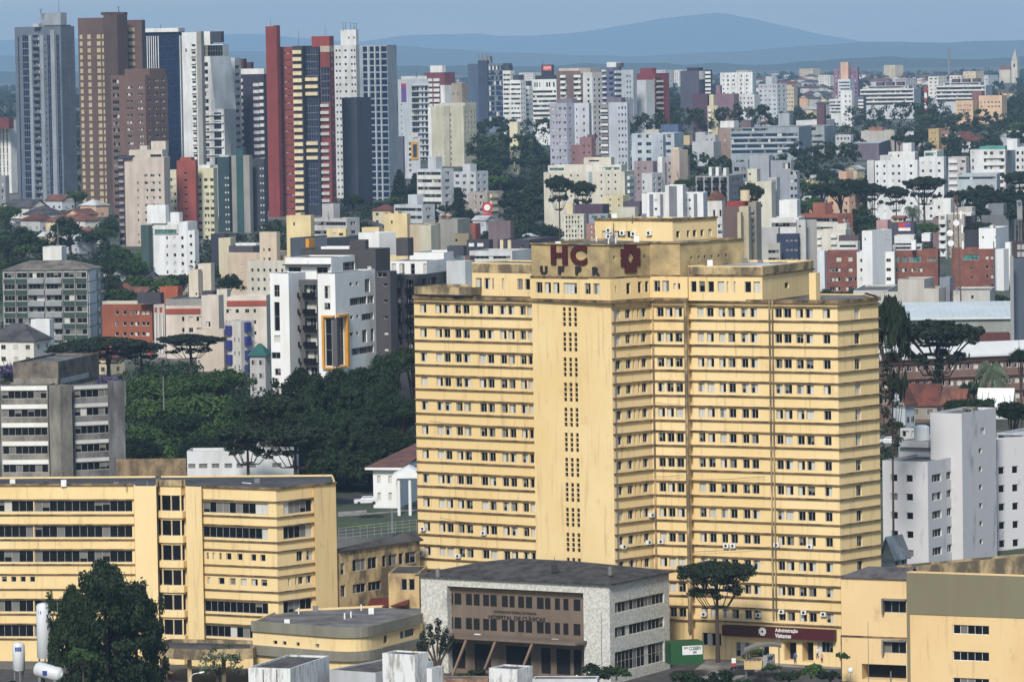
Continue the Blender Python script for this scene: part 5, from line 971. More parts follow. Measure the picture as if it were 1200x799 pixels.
e = k.inset(-.5); zt = k.zt; ctr = sum(e, Vector((0, 0))) / 4; r1 = ctr - (e[1] - e[0]) * .25; r2 = ctr + (e[1] - e[0]) * .25; mb = MB(); RH = 2.3
for a, c, d, f in ((e[0], e[1], r2, r1), (e[2], e[3], r1, r2)): mb.quad(v3(a, zt), v3(c, zt), v3(d, zt + RH), v3(f, zt + RH))
mb.poly([v3(e[1], zt), v3(e[2], zt), v3(r2, zt + RH)]); mb.poly([v3(e[3], zt), v3(e[0], zt), v3(r1, zt + RH)]); b.part('hipped_roof', mb, dirtym((130, 122, 110), (90, 84, 78), sc=(.3, .3, .3)))
for px in (58, 66, 69, 74): b.mast(px, 262 if px == 69 else 283, 290, 1287, .08)
# grey concrete tower at left
b = Bld('office_building', 'grey weathered concrete office block with white bands at left, above the yellow block', 'office building', short='the grey concrete office block')
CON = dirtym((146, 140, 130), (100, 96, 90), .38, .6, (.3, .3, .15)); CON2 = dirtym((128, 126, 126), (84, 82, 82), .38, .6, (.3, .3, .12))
WB = wallm((232, 232, 228), .1)
k = b.block(0, 56, 58, 451, 858, CON, phi=-6, dep=8, par=.3); k.F.grid([(1.5, 54.5)], 457.5, 21.6, 5, 9.6, 'strip', xr=50); k.F.grid([(1, 55)], 452, 21.6, 5, 5.2, 'panel', mat=WB, xr=50)
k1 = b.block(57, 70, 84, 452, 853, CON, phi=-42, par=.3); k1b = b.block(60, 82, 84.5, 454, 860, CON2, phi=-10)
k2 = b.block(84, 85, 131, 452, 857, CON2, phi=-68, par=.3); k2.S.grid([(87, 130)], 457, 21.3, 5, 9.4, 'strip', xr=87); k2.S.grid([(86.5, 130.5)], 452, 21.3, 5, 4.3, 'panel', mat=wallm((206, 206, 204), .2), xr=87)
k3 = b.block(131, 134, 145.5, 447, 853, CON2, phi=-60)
k4 = b.block(15, 68, 116, 424, 864, dirtym((122, 112, 100), (76, 70, 66), .4, .6, (.4, .4, .3)), phi=-12, yb=456, name='roof_storey', par=.4); k4.F.grid([(16, 67)], 443, 0, 1, 7, 'panel', mat=CON); k4.S.grid([(71, 104)], 444, 0, 1, 6, 'panel', mat=wallm((176, 178, 182)), xr=70); b.finish()
lw = Bld('garden_wall', 'stained concrete boundary wall behind the yellow block', 'wall', short='the stained wall'); k = lw.block(136, 218, 219, 537, 800, dirtym((150, 128, 98), (96, 80, 62), .4, .6, (.5, .5, .3)), phi=-2, dep=.6, par=.02); lw.finish()
wb = Bld('storage_building', 'low white building with a row of small windows behind the pines', 'building', short='the low white building'); k = wb.block(219, 345, 350, 527, 865, (218, 220, 222), phi=-4, dep=10); k.F.grid([(220.5, 229), (233, 243), (248, 257), (263, 272), (277, 285), (291, 300), (319, 330)], 542, 0, 1, 5.5, 'plain', gm=CURT); k2 = wb.block(300, 345, 348, 500, 905, (214, 216, 220), phi=-4); wb.finish()
house(252, 566, 62, 12, 830, phi=-14, rm=ROOFB, col=CN[5], label='low house with a brown tiled roof just above the yellow block', rise=3.0, g=ground(830))
# white and charcoal modern block
b = Bld('modern_apartments', 'white and charcoal modern apartment block with an orange-framed window bay', 'apartment block', short='the white and charcoal block')
CH = wallm((92, 90, 92), .3); CHD = wallm((74, 72, 76), .25); PWW = wallm((236, 236, 236), .12)
k = b.block(316, 338, 339, 320.5, 982, PWW, phi=-24, dep=8, par=.2); k.F.grid([(321, 327.5)], 334, 0, 1, 14); k.F.grid([(321, 327.5)], 354, 0, 1, 34, 'strip'); k.F.grid([(321.5, 328.5)], 393, 0, 1, 8); k.F.grid([(315.7, 328.5)], 413, 0, 1, 7.5, 'strip'); k.F.grid([(322, 329)], 432, 0, 1, 8); k.F.grid([(323, 330)], 452, 0, 1, 14)
k = b.block(337, 371.5, 372, 328, 984.5, CH, phi=-24, dep=9, par=.2); k.F.grid([(338.5, 351.5), (356.5, 370.5)], 334, 19.2, 7, 14, 'balc', mat=GLASS, dep=1.2)
k = b.block(372, 392.5, 439.5, 321, 972, PWW, phi=-22, par=.2)
k.F.grid([(380, 387), ], 335, 0, 1, 15); k.F.grid([(380, 387)], 355, 0, 1, 8)
k.S.grid([(409.5, 413), (417, 420)], 333, 39, 2, 4, 'slit', xr=396); k.S.grid([(427.5, 433.5)], 331, 0, 1, 16, xr=396); k.S.grid([(410, 430), (431, 438)], 351.5, 0, 1, 9, 'strip', xr=396); k.S.grid([(424, 438)], 372, 0, 1, 8, 'strip', xr=396); k.S.grid([(410, 414), (417.5, 420.5)], 392, 0, 1, 4, 'slit', xr=396); k.S.grid([(424.5, 430), (434.5, 438.5)], 391, 0, 1, 15, xr=396); k.S.grid([(412, 438)], 411, 0, 1, 8.5, 'strip', xr=396)
OR = flat((214, 150, 40), .6)
for (a, c, y, h, wl) in ((378, 380.5, 369.5, 62, k.F), (380.5, 392.3, 369.5, 2.2, k.F), (380.5, 392.3, 430, 2.2, k.F), (392.8, 403.5, 369.5, 2.2, k.S), (392.8, 403.5, 430, 2.2, k.S), (403.5, 405.8, 369.5, 62, k.S)): wl.grid([(a, c)], y, 0, 1, h, 'panel', mat=OR, dep=.7, xr=393)
k.F.grid([(381, 388.5)], 373, 0, 1, 56, 'glass', xr=393); k.S.grid([(397, 403)], 373, 0, 1, 56, 'glass', xr=393); k.F.grid([(388.8, 392.5)], 372.5, 0, 1, 57, 'panel', mat=CH, xr=393); k.S.grid([(392.8, 396.7)], 372.5, 0, 1, 57, 'panel', mat=CH, xr=393)
cp_ = k.pts[1]; za_, zb2 = k.F.z(372.5, 393), k.F.z(429.5, 393); mcp = MB(); mcp.box(cp_.x - .22, cp_.x + .22, cp_.y - .22, cp_.y + .22, zb2, za_); b.part('corner_post', mcp, CH)
k = b.block(439.5, 457, 465, 318, 985, CHD, phi=-22, par=.2); k.F.grid([(449, 454)], 332, 19, 6, 3.5); k.F.grid([(442, 453)], 309.5 + 9.5, 0, 1, 6, 'strip')
k = b.block(351, 440, 457, 292, 1000, CHD, phi=-22, yb=325, name='roof_storey', par=.3); k.F.grid([(430, 435)], 311, 0, 1, 7)
k = b.block(334, 388, 416, 302, 990, PWW, phi=-22, yb=330, name='roof_storey', par=.3); k.F.grid([(338, 352.5), (371, 384)], 313, 0, 1, 14, 'strip', xr=380); k.F.grid([(333.5, 388)], 309.5, 0, 1, 1.4, 'slab', mat=CHD, dep=1.5, xr=380); k.S.grid([(402, 416)], 309, 0, 1, 12, 'strip', xr=390)
b.block(410, 428, 432, 281, 1003, CHD, phi=-22, yb=293, name='tank_housing'); b.block(376, 409, 412, 289, 1004, PWW, phi=-22, yb=294, name='parapet_wall')
k = b.block(420, 444, 464, 273, 1010, PWW, phi=-40, yb=300, name='stair_tower', par=.3); k = b.block(464, 478, 481, 279, 1008, CHD, phi=-22, yb=300, name='stair_tower')
b.block(358, 362, 363, 280, 1006, (214, 150, 40), phi=-22, yb=290, name='orange_post'); b.mast(361, 305, 315, 985, .06)
b.finish()
b = Bld('modern_apartments', 'right-hand white and charcoal wing with roof terraces behind the hospital tower', 'apartment block', short='the terraced white and charcoal wing')
k = b.block(455, 500, 525, 306, 1030, PWW, phi=-20, yb=326, name='terrace_storey', par=.2); k.F.grid([(459, 464), (468, 474), (481, 486), (496, 500)], 309, 0, 1, 13); 
k = b.block(457, 492, 530, 322, 1022, CHD, phi=-20, par=.2); k.F.grid([(464, 470), (476, 484)], 328, 18, 5, 14, 'balc', mat=GLASS); k.S.grid([(494, 500), (503, 512)], 327, 18, 5, 12, 'balc', mat=GLASS, xr=493)
k = b.block(480, 520, 545, 296, 1040, PWW, phi=-20, yb=316, name='roof_storey'); b.block(523, 545, 555, 306, 1032, (206, 210, 214), phi=-30, name='side_block', dep=10); b.block(524, 543, 547, 288, 1045, (70, 74, 84), phi=-20, yb=300, name='water_tank'); b.finish()
for wl, a, c, y in ((k.F, 482, 510, 312),): pass
# rooftops behind the hospital's left wing
for i, (x0, xc, x1, yt, D, col, lab, sh, cols) in enumerate([
 (514, 536, 551, 257, 1500, (150, 148, 142), 'grey block with pale roof behind a cluster of aerials', None, None), (480, 500, 516, 263, 1420, (190, 172, 146), 'tan blank block right of the tallest cream box', None, None), (492, 505, 514, 264, 1400, (196, 190, 170), 'cream-grey slab next to a cluster of aerials', None, None),
 (540, 557, 563, 262, 1520, (150, 80, 70), 'faded red block right of the aerials', None, None), (531, 549, 552, 274, 1380, (150, 140, 118), 'dirty beige hut with one window', None, [(533, 536)]), (572, 598, 601, 259, 1450, (116, 100, 106), 'mauve-grey blank block with white roof edge', 'the mauve-grey block', None),
 (547, 573, 574, 281, 1330, (62, 60, 72), 'dark low block with white dormers behind the hospital roof', 'the dark dormered block', None), (583, 620, 655, 281, 1330, (66, 64, 76), 'dark low block with cream turrets, just left of the sign storey', None, [(587, 590), (610, 613)]), (550, 600, 622, 294, 1180, (206, 208, 210), 'white barrel roofed shed just behind the hospital roof', None, [(552, 598)]), (540, 551, 556, 300, 1160, (110, 84, 84), 'narrow maroon wall left of the white shed', None, None)]):
    b, k = BB('building', lab, sh, x0, xc, x1, yt, D, col, phi=-22); 
    if cols: k.F.grid(cols, yt + 6, 0, 1, 3.5, 'win' if i != 8 else 'strip')
    if i == 6: k.F.grid([(550, 556), (560, 567)], 285, 0, 1, 4, 'panel', mat=PW, dep=.5)
    if i == 7: k.F.grid([(587, 590.5), (596, 599.5)], 279, 0, 1, 14, 'panel', mat=wallm(CREAM), dep=.8)
    b.finish()
b, k = BB('apartment_building', 'beige four-storey block beyond the dark trees', 'the beige block among trees', 548, 571, 590, 225, 1950, (168, 158, 152), phi=-30); k.F.grid([(555, 558), (562, 567)], 229, 7.5, 4, 3.5); k.S.grid([(574, 582)], 228, 8, 4, 4, 'slab', mat=wallm(CREAM), xr=572); b.finish()
g_ = Bld('petrol_sign', 'round red and white sign on a pole in front of the beige block among trees', 'sign', short='the red sign'); 
gp_ = W(571, 252, 1900); g_.start((gp_.x, gp_.y, ground(1900))); mb = MB()
for r, o_, m_ in ((2.2, 0, 0), (1.3, -.3, 1)): mb.poly([(gp_.x + r * math.cos(t), gp_.y + o_, gp_.z + 3 + r * math.sin(t)) for t in [2 * math.pi * i / 16 for i in range(16)]], m_)
mb.box(gp_.x - 2, gp_.x + 2, gp_.y, gp_.y + .5, gp_.z - 2.6, gp_.z + .4, 0); g_.part('sign_disc', mb, [flat((190, 40, 50), .5), WHT]); mb = MB(); mb.tube([(gp_.x, gp_.y + .3, ground(1900)), (gp_.x, gp_.y + .3, gp_.z)], [.2, .2], 6); g_.part('pole', mb, GREYM)
# ---------------------------------------------------------------- middle distance, centre and right
b, k = BB('apartment_building', 'long beige apartment block with green-glass top storey', 'the long beige block', 637, 732, 743, 201, 1760, (206, 200, 186), phi=-14)
k.F.grid([(644, 645.5), (651, 652.5), (658, 660), (668, 670), (676, 678), (690, 692), (703.5, 705.5), (712, 714), (720, 722)], 204, 8, 4, 2.6, 'slit'); k.F.grid([(690, 694)], 201, 0, 1, 26, 'panel', mat=wallm((150, 166, 170))); k.S.grid([(735, 742)], 207, 8, 4, 4, 'slab', mat=PW, xr=733); k2 = b.block(642, 728, 735, 193, 1768, (214, 210, 198), phi=-14, yb=202, name='top_storey'); k2.F.grid([(644, 661)], 196, 0, 1, 3.4, 'strip', gm=GREENG); k2.F.grid([(706, 726)], 196, 0, 1, 3.4, 'strip', gm=GREENG); b.block(684, 716, 720, 184.5, 1772, (212, 204, 190), phi=-14, yb=194, name='penthouse').F.grid([(690, 702)], 187.5, 0, 1, 2, 'strip'); b.finish()
b, k = BB('apartment_building', 'pink-grey block with a white stair tower and dark balconies', 'the pink-grey cluster', 743, 765, 770, 189, 1850, (150, 134, 138), phi=-24); k.F.grid([(747, 749), (755, 757)], 196, 8, 4, 2.6, 'slit')
k2 = b.block(752, 764, 776, 203, 1830, (206, 206, 208), phi=-30); k2.F.grid([(753, 755)], 212, 7, 4, 3); k2.S.grid([(766, 768), (771, 775)], 208, 7, 4, 4, xr=765); k3 = b.block(776, 787, 792, 184, 1845, (166, 160, 166), phi=-24); k3.F.grid([(783, 786)], 190, 8, 5, 3); k4 = b.block(786, 796, 806, 176, 1842, (196, 178, 164), phi=-30); k5 = b.block(797, 803, 808, 183, 1848, (178, 146, 146), phi=-24); k5.F.grid([(799, 800.5)], 189, 8, 5, 2.4, 'slit'); b.block(771, 776, 778, 184, 1840, WHITE, phi=-24, name='stair_tower'); b.block(789, 795, 797, 173, 1850, CREAM, phi=-24, yb=180, name='penthouse'); b.finish()
b, k = BB('apartment_building', 'white and pale-blue block with wide dark windows beyond the pink-grey cluster', 'the pale blue-white block', 740, 790, 801, 156, 2300, (188, 196, 204), phi=-14)
for a, c in ((747, 752), (757, 763), (779, 786)): k.F.grid([(a, c)], 157.5, 9, 4, 4, 'strip', gm=BLUEG)
b.block(764, 777, 780, 158, 2280, (170, 178, 188), phi=-14).F.grid([(774, 775.5)], 165, 8, 3, 2, 'slit'); b.block(755, 772, 776, 152, 2306, (196, 190, 182), phi=-14, yb=157, name='penthouse'); b.block(774, 795, 800, 146, 2330, (80, 98, 130), phi=-14, name='blue_roofed_wing', roofm=flat((70, 90, 130), .6)); b.finish()
b, k = BB('apartment_building', 'white stepped blocks with pinkish boxes, left of the grey-blue glazed block', 'the stepped white blocks', 815, 826, 830, 155, 2380, (190, 192, 196), phi=-24); b.block(826, 838, 842, 158, 2376, (186, 190, 196), phi=-24).F.grid([(828, 829.5), (833, 834.5)], 163, 6, 3, 2, 'slit'); b.block(842, 856, 862, 150, 2378, (150, 130, 120), phi=-24).F.grid([(848, 850)], 157, 6, 3, 2.4); b.block(844, 860, 866, 142, 2395, WHITE, phi=-24); b.block(797, 808, 811, 159, 2370, (214, 190, 150), phi=-24, yb=170, name='peach_box'); b.block(811, 836, 845, 166, 2360, (190, 194, 198), phi=-24); b.finish()
b, k = BB('office_building', 'long grey-blue glazed office block with horizontal bands', 'the glazed office block', 856, 936, 951, 149, 2320, (150, 160, 168), phi=-10)
k.F.grid([(857, 900)], 150, 0, 1, 3, 'strip', gm=BLUEG); k.F.grid([(857, 935)], 156, 6.5, 4, 3.6, 'strip', gm=BLUEG, fm=flat((110, 124, 138), .5)); k.F.grid([(857, 936)], 160, 6.5, 3, 1.8, 'panel', mat=wallm((176, 186, 190)), dep=.3); b.block(868, 880, 884, 141, 2330, (110, 96, 100), phi=-10, yb=151, name='rooftop_box'); b.finish()
b, k = BB('office_building', 'grey industrial-looking block with an angular top right of the glazed office block', 'the grey angular block', 900, 966, 980, 148, 2450, (150, 156, 158), phi=-12); k.F.grid([(943, 956)], 149, 0, 1, 4, 'strip'); k.F.grid([(928, 965)], 158, 7, 3, 2.8, 'strip', fm=flat((120, 128, 134), .5)); b.block(912, 925, 929, 133, 2460, (160, 166, 172), phi=-12); b.finish()
b, k = BB('apartment_building', 'small white block with four square dark windows beside the grey angular block', None, 979, 997, 1000, 158, 2460, (196, 198, 202), phi=-20); k.F.grid(ev(980, 996, 4, .5), 161, 6, 3, 3); b.finish()
b, k = BB('warehouse', 'white gabled hall with a maroon box beyond the trees', 'the white gabled hall', 933, 960, 978, 141, 2620, (216, 216, 216), phi=-16); b.block(957, 966, 968, 122, 2610, (100, 70, 84), phi=-16, name='maroon_tower'); b.finish()
b, k = BB('warehouse', 'long flat beige-grey hall in the wooded valley at right', 'the flat beige hall', 1009, 1048, 1051, 153, 2500, (176, 172, 164), phi=-8); k2 = b.block(1050, 1068, 1071, 159, 2490, (160, 150, 150), phi=-8); k2.F.grid([(1053, 1066)], 161, 0, 1, 4, 'strip'); k3 = b.block(992, 1030, 1045, 168, 2400, (110, 100, 112), phi=-8, roofm=ROOFW); b.block(1018, 1034, 1036, 149.5, 2510, (150, 100, 90), phi=-8, yb=154, name='roof_ridge'); b.finish()
b, k = BB('apartment_building', 'small ochre block with open brick frame in the wooded valley', None, 1088, 1100, 1108, 151, 2480, (196, 168, 120), phi=-20); k.F.grid(ev(1089, 1099, 2, .5), 155, 7, 2, 2.6); b.block(1102, 1112, 1115, 153, 2484, (140, 112, 104), phi=-20).F.grid(ev(1103, 1111, 2), 157, 6, 2, 3); b.finish()
# big white flats on the right
b, k = BB('apartment_building', 'large white staggered block of flats with green-glass terraces on the right', 'the large white flats', 1025, 1075, 1078, 188, 1850, (222, 224, 226), phi=-14)
k.F.grid([(1027, 1029), (1035, 1037.5), (1045, 1048), (1052, 1055), (1066, 1069)], 193, 8.8, 7, 3); k2 = b.block(1016, 1024, 1026, 188, 1856, (200, 202, 204), phi=-14); k3 = b.block(1077, 1106, 1109, 184, 1852, (220, 222, 224), phi=-14); k3.F.grid([(1080, 1083), (1089, 1092), (1099, 1102)], 190, 8.8, 8, 3)
k4 = b.block(1041, 1072, 1076, 178, 1858, (226, 226, 226), phi=-14, yb=190, name='top_storey'); k4.F.grid([(1043, 1046), (1052, 1054)], 181, 0, 1, 3); b.block(1058, 1068, 1072, 168, 1862, (224, 224, 224), phi=-14, yb=180, name='penthouse'); b.block(1031, 1043, 1046, 182, 1860, (190, 190, 190), phi=-14, yb=190, name='top_storey'); b.block(1083, 1098, 1106, 177, 1858, (216, 220, 220), phi=-14, yb=186, name='top_storey').F.grid([(1084, 1097)], 179, 0, 1, 4, 'strip', gm=GREENG); b.finish()
b, k = BB('apartment_building', 'white and mauve block with a central balcony stack at the right edge', 'the white balcony block at right', 1111, 1132, 1136, 184, 1900, (190, 184, 186), phi=-14); k.F.grid([(1112, 1122)], 187, 8.4, 6, 4, 'slab', mat=PW); k.F.grid([(1125, 1131)], 188, 8.4, 6, 3)
k2 = b.block(1137, 1178, 1192, 175, 1910, (216, 218, 220), phi=-14); k2.F.grid([(1139, 1141), (1153, 1157), (1160, 1164), (1171, 1177)], 177.5, 8.4, 7, 4); k2.F.grid([(1153, 1177)], 183, 8.4, 6, 2.4, 'slab', mat=PW); b.block(1180, 1192, 1195, 163, 1915, (220, 222, 224), phi=-14, yb=176, name='penthouse'); k3 = b.block(1190, 1240, 1245, 172, 1905, (214, 216, 218), phi=-14); k3.F.grid([(1191, 1194), (1197, 1199.5)], 177, 8.4, 7, 4); b.block(1148, 1178, 1184, 171.5, 1916, (90, 150, 140), phi=-14, yb=176, name='green_railing'); b.finish()
b, k = BB('apartment_building', 'blue-roofed low block in front of the white balcony block', None, 1122, 1168, 1172, 204, 1840, (176, 184, 190), phi=-10, roofm=flat((70, 110, 150), .5)); k.F.grid([(1123, 1167)], 207, 0, 1, 3, 'strip', gm=BLUEG); b.finish()
b, k = BB('apartment_building', 'grey modern cluster with a tall blank core', 'the grey modern cluster', 878, 901, 906, 182, 1800, (158, 162, 170), phi=-22); b.block(903, 927, 930, 188, 1796, (154, 160, 170), phi=-22).F.grid([(917, 926)], 191, 0, 1, 7, 'strip'); b.block(925, 934, 937, 200, 1790, (160, 166, 176), phi=-22).F.grid([(926, 929), (930.5, 934)], 201, 9, 5, 4); b.block(858, 877, 880, 190, 1815, (140, 146, 156), phi=-22).F.grid([(860, 866), (868, 874)], 196, 8, 5, 5, 'strip'); b.finish()
b, k = BB('apartment_building', 'cream stepped block in front of the grey modern cluster', 'the cream stepped block', 873, 904, 909, 213, 1690, (208, 204, 188), phi=-18); k.F.grid([(889, 893), (876, 878)], 219, 10, 3, 4); b.block(876, 887, 891, 198, 1696, (206, 202, 184), phi=-18).F.grid([(877.5, 880)], 203, 9, 4, 2.4, 'slit'); b.block(900, 910, 914, 208, 1700, (184, 186, 186), phi=-18).F.grid([(904, 909)], 211, 9, 4, 4, 'balc', mat=PW); b.finish()
b, k = BB('apartment_building', 'grey-framed block with dark square balconies right of the striped white block', 'the grey-framed block', 815, 854, 871, 206, 1720, (146, 148, 150), phi=-16); k.F.grid(ev(816, 853, 4, .72), 208, 8.2, 6, 6, 'balc', mat=GLASS); k.S.grid([(858, 868)], 210, 8.2, 5, 3, 'win', xr=855)
for px in (834, 842, 851): b.block(px - 3.5, px, px + 3.4, 196 + (px % 2), 1726, WHITE, phi=-16, yb=207, name='rooftop_box')
b.finish()
b, k = BB('apartment_building', 'white block with grey vertical stripes and a raised centre, just behind the hospital pavilion', 'the striped white block', 752, 824, 829, 226, 1460, (228, 230, 232), phi=-10)
k.F.grid([(761, 765.5), (773.5, 777), (793, 797), (813, 817)], 227, 0, 1, 40, 'panel', mat=wallm((120, 122, 130)), dep=.3); k.F.grid([(767, 770), (781, 784), (801, 805), (807, 809.5)], 233, 10, 3, 3); k2 = b.block(779.5, 800, 804, 217, 1452, (230, 230, 232), phi=-10); k2.F.grid([(784, 793)], 218, 0, 1, 45, 'panel', mat=wallm((120, 122, 130)), dep=.3); b.finish()
ch2 = Bld('church', 'white chapel with a steep red gable roof right of the striped white block', 'church', short='the white chapel'); k = ch2.block(829, 846, 850, 234, 1400, (214, 210, 206), phi=-14, dep=20, par=.05); k.F.grid([(835.5, 838), (843, 845.5)], 246, 0, 1, 8, 'slit'); k.F.grid([(841, 848)], 263, 7, 2, 4); ch2.finish()
a, b2, c, d = [p for p in k.inset(-.5)]; m1, m2 = (a + b2) / 2, (c + d) / 2; zz = k.zt + 2.6; mb = MB(); mb.quad(v3(a, k.zt), v3(m1, zz), v3(m2, zz), v3(d, k.zt)); mb.quad(v3(m1, zz), v3(b2, k.zt), v3(c, k.zt), v3(m2, zz)); mb.poly([v3(a, k.zt), v3(b2, k.zt), v3(m1, zz)]); ch2.part('gable_roof', mb, ROOFT)
b, k = BB('apartment_building', 'brown and cream block with a round water tank on top', 'the brown block with a round tank', 848, 868, 870, 242, 1330, (104, 84, 80), phi=-14); b.block(866, 877, 880, 242, 1322, (198, 186, 160), phi=-14); b.block(864, 868, 870, 249, 1318, (206, 190, 160), phi=-14); k3 = b.block(877, 886, 892, 237, 1330, (150, 142, 130), phi=-20); k3.F.grid([(880, 884)], 246, 8, 5, 3, 'slab', mat=PGR); b.block(851, 878, 881, 236, 1340, (150, 60, 54), phi=-14, yb=243, name='red_roof_edge'); b.finish()
p = W(873, 223, 1335); mb = MB(); mb.tube([(p.x, p.y, p.z - 3), (p.x, p.y, p.z)], [1.4, 1.4], 12); b.part('water_tank', mb, wallm(CREAM))
b, k = BB('apartment_building', 'pale lattice-fronted block with purple roof left of the hospital pavilion', 'the lattice-fronted block', 661, 684, 687, 251, 1500, (206, 202, 186), phi=-14)
k.F.grid(ev(662, 683, 6, .5), 253, 5.4, 7, 3.4); b.block(664, 671, 673, 238, 1506, CREAM, phi=-14, yb=252, name='stair_tower'); b.block(672, 706, 714, 240, 1520, (84, 66, 84), phi=-14, name='purple_roofed_wing'); b.block(690, 712, 716, 251, 1508, (150, 158, 170), phi=-14, name='blue_grey_wing').F.grid([(693, 700), (704, 710)], 253, 0, 1, 3, 'strip', gm=GREENG); b.block(687, 700, 703, 262, 1490, (160, 120, 112), phi=-14).F.grid([(692, 694), (696, 698)], 264, 6, 3, 3); b.finish()
b, k = BB('apartment_building', 'cream block with round-topped stair boxes behind the hospital pavilion', 'the cream block behind the pavilion', 706, 730, 738, 229, 1600, (212, 202, 166), phi=-24); k.F.grid([(714, 716), (724, 726)], 233, 7, 4, 2, 'slit'); b.block(723, 744, 748, 243, 1590, (196, 194, 176), phi=-24); b.block(730, 750, 752, 236, 1596, (90, 76, 92), phi=-24, name='purple_wing'); b.finish()
# white tower with the navy block
b, k = BB('apartment_building', 'white and grey block with a navy blue lower wing and terrace', 'the navy-winged white block', 902, 936, 943, 255, 1420, (226, 226, 226), phi=-12); k.F.grid([(904, 934)], 261, 0, 1, 5, 'strip'); b.block(913, 934, 938, 234.5, 1430, (230, 230, 230), phi=-12, yb=256, name='penthouse'); k2 = b.block(936, 938, 957, 258, 1405, (168, 166, 162), phi=-68, name='grey_wing'); b.block(934, 944, 945, 258, 1400, (190, 190, 188), phi=-12).F.grid([(936, 938.5)], 264, 11, 5, 2.6)
k3 = b.block(910, 935, 937, 274, 1396, (44, 56, 84), phi=-14, name='navy_wing'); k3.F.grid([(921, 924), (926, 929), (931, 934.5)], 280, 11, 4, 3, 'plain', gm=CURT); b.block(892, 912, 914, 267, 1410, (180, 180, 182), phi=-12, name='side_wing'); b.block(882, 914, 915, 285, 1390, (178, 176, 170), phi=-12, name='low_wing').F.grid([(900, 913)], 293, 9, 2, 4, 'strip'); b.block(876, 881, 883, 272, 1380, (190, 188, 190), phi=-12, name='red_capped_pillar'); b.finish()
b, k = BB('apartment_building', 'pale beige block with stacked balconies left of the brick and white block', 'the pale beige balcony block', 957, 991, 998, 269, 1520, (212, 206, 194), phi=-16); k.F.grid([(958, 963), (974, 981), (983, 989)], 275, 8, 5, 3.6, 'slab', mat=PW); b.block(976, 992, 996, 262, 1526, (216, 212, 204), phi=-16, yb=270, name='penthouse'); b.block(983, 1006, 1010, 276, 1500, (90, 76, 80), phi=-16, name='dark_gabled_wing'); b.block(981, 1005, 1008, 283, 1490, (214, 212, 208), phi=-16).F.grid([(984, 1003)], 287, 8, 3, 3, 'strip'); b.block(958, 966, 968, 294, 1400, (214, 220, 226), phi=-10, name='white_panel_wall'); b.finish()
# brick and white group
BRK = dirtym((134, 84, 70), (112, 68, 58), .4, .6, (.4, .4, .4)); b = Bld('brick_apartments', 'red brick apartment block with bright white central tower', 'apartment block', short='the brick and white block')
k = b.block(968, 1004, 1005, 294.5, 1450, BRK, phi=-8, dep=12); k.F.grid([(980, 986), (994, 999)], 301, 0, 1, 5.5, 'plain', gm=BLIND); k.F.grid([(972, 978), (979, 985), (994.5, 999)], 314, 11, 3, 4.5); k.F.grid([(972, 978), (991, 997), (1001, 1004)], 325, 11, 2, 4.5)
k = b.block(1004, 1048, 1049, 295, 1447, wallm((232, 233, 234), .12), phi=-8, dep=12); k.F.grid([(1008, 1013), (1038.5, 1044)], 303, 11, 4, 4); k = b.block(1010, 1022, 1045, 270.5, 1440, wallm((232, 234, 236), .12), phi=-32); k.F.grid([(1013, 1014.5)], 279, 0, 1, 3, 'slit'); k.S.grid([(1038, 1039.2), (1042.3, 1043.5)], 281, 0, 1, 2.4, 'slit', xr=1036)
k = b.block(1048, 1099, 1100, 293, 1452, BRK, phi=-8, dep=12); k.F.grid([(1050, 1053), (1058, 1062), (1065, 1079)], 300, 0, 1, 7, 'strip', gm=GREENG); k.F.grid([(1087, 1097)], 302, 0, 1, 4, 'strip', gm=GREENG); k.F.grid([(1049.5, 1054), (1057, 1063), (1068, 1072), (1075, 1081)], 314, 11, 3, 4.5)
b.block(1046, 1080, 1082, 287, 1458, (206, 206, 204), phi=-8, yb=294, name='terrace_wall').F.grid([(1049, 1079)], 289, 0, 1, 3, 'strip', gm=BLUEG); b.block(1048, 1071, 1073, 276, 1462, (214, 214, 214), phi=-8, yb=285, name='white_canopy'); b.block(1068, 1073, 1074, 282, 1450, PWW, phi=-8, yb=293, name='chimney'); b.block(1080, 1090, 1092, 274, 1464, (222, 222, 222), phi=-8, yb=283, name='white_box'); b.finish()
b = Bld('brick_apartments', 'right-hand red brick block with a white side tower', 'apartment block', short='the right-hand brick block')
k = b.block(1115, 1166, 1168, 291.5, 1450, BRK, phi=-8, dep=12); k.F.grid([(1128, 1147)], 298, 0, 1, 6.5, 'strip', gm=GREENG); k.F.grid([(1155, 1158.5), (1161, 1164)], 300, 11, 4, 4); k.F.grid([(1137, 1140)], 313, 11, 3, 2.4, 'slit')
k = b.block(1147, 1167, 1181, 267.5, 1458, wallm((232, 233, 235), .12), phi=-18); k.S.grid([(1169.5, 1172)], 300, 11, 5, 3.6, xr=1168); k.F.grid([(1151, 1153), (1166, 1167.5)], 277, 0, 1, 2.4, 'slit'); b.block(1160, 1164, 1166, 264, 1462, WHITE, phi=-18, yb=268, name='vent_box'); k = b.block(1166, 1176, 1182, 292, 1445, wallm((226, 228, 232), .12), phi=-30); k = b.block(1178, 1184, 1186, 284, 1462, PWW, phi=-18); b.mast(1165, 283, 340, 1443, .3); b.finish()
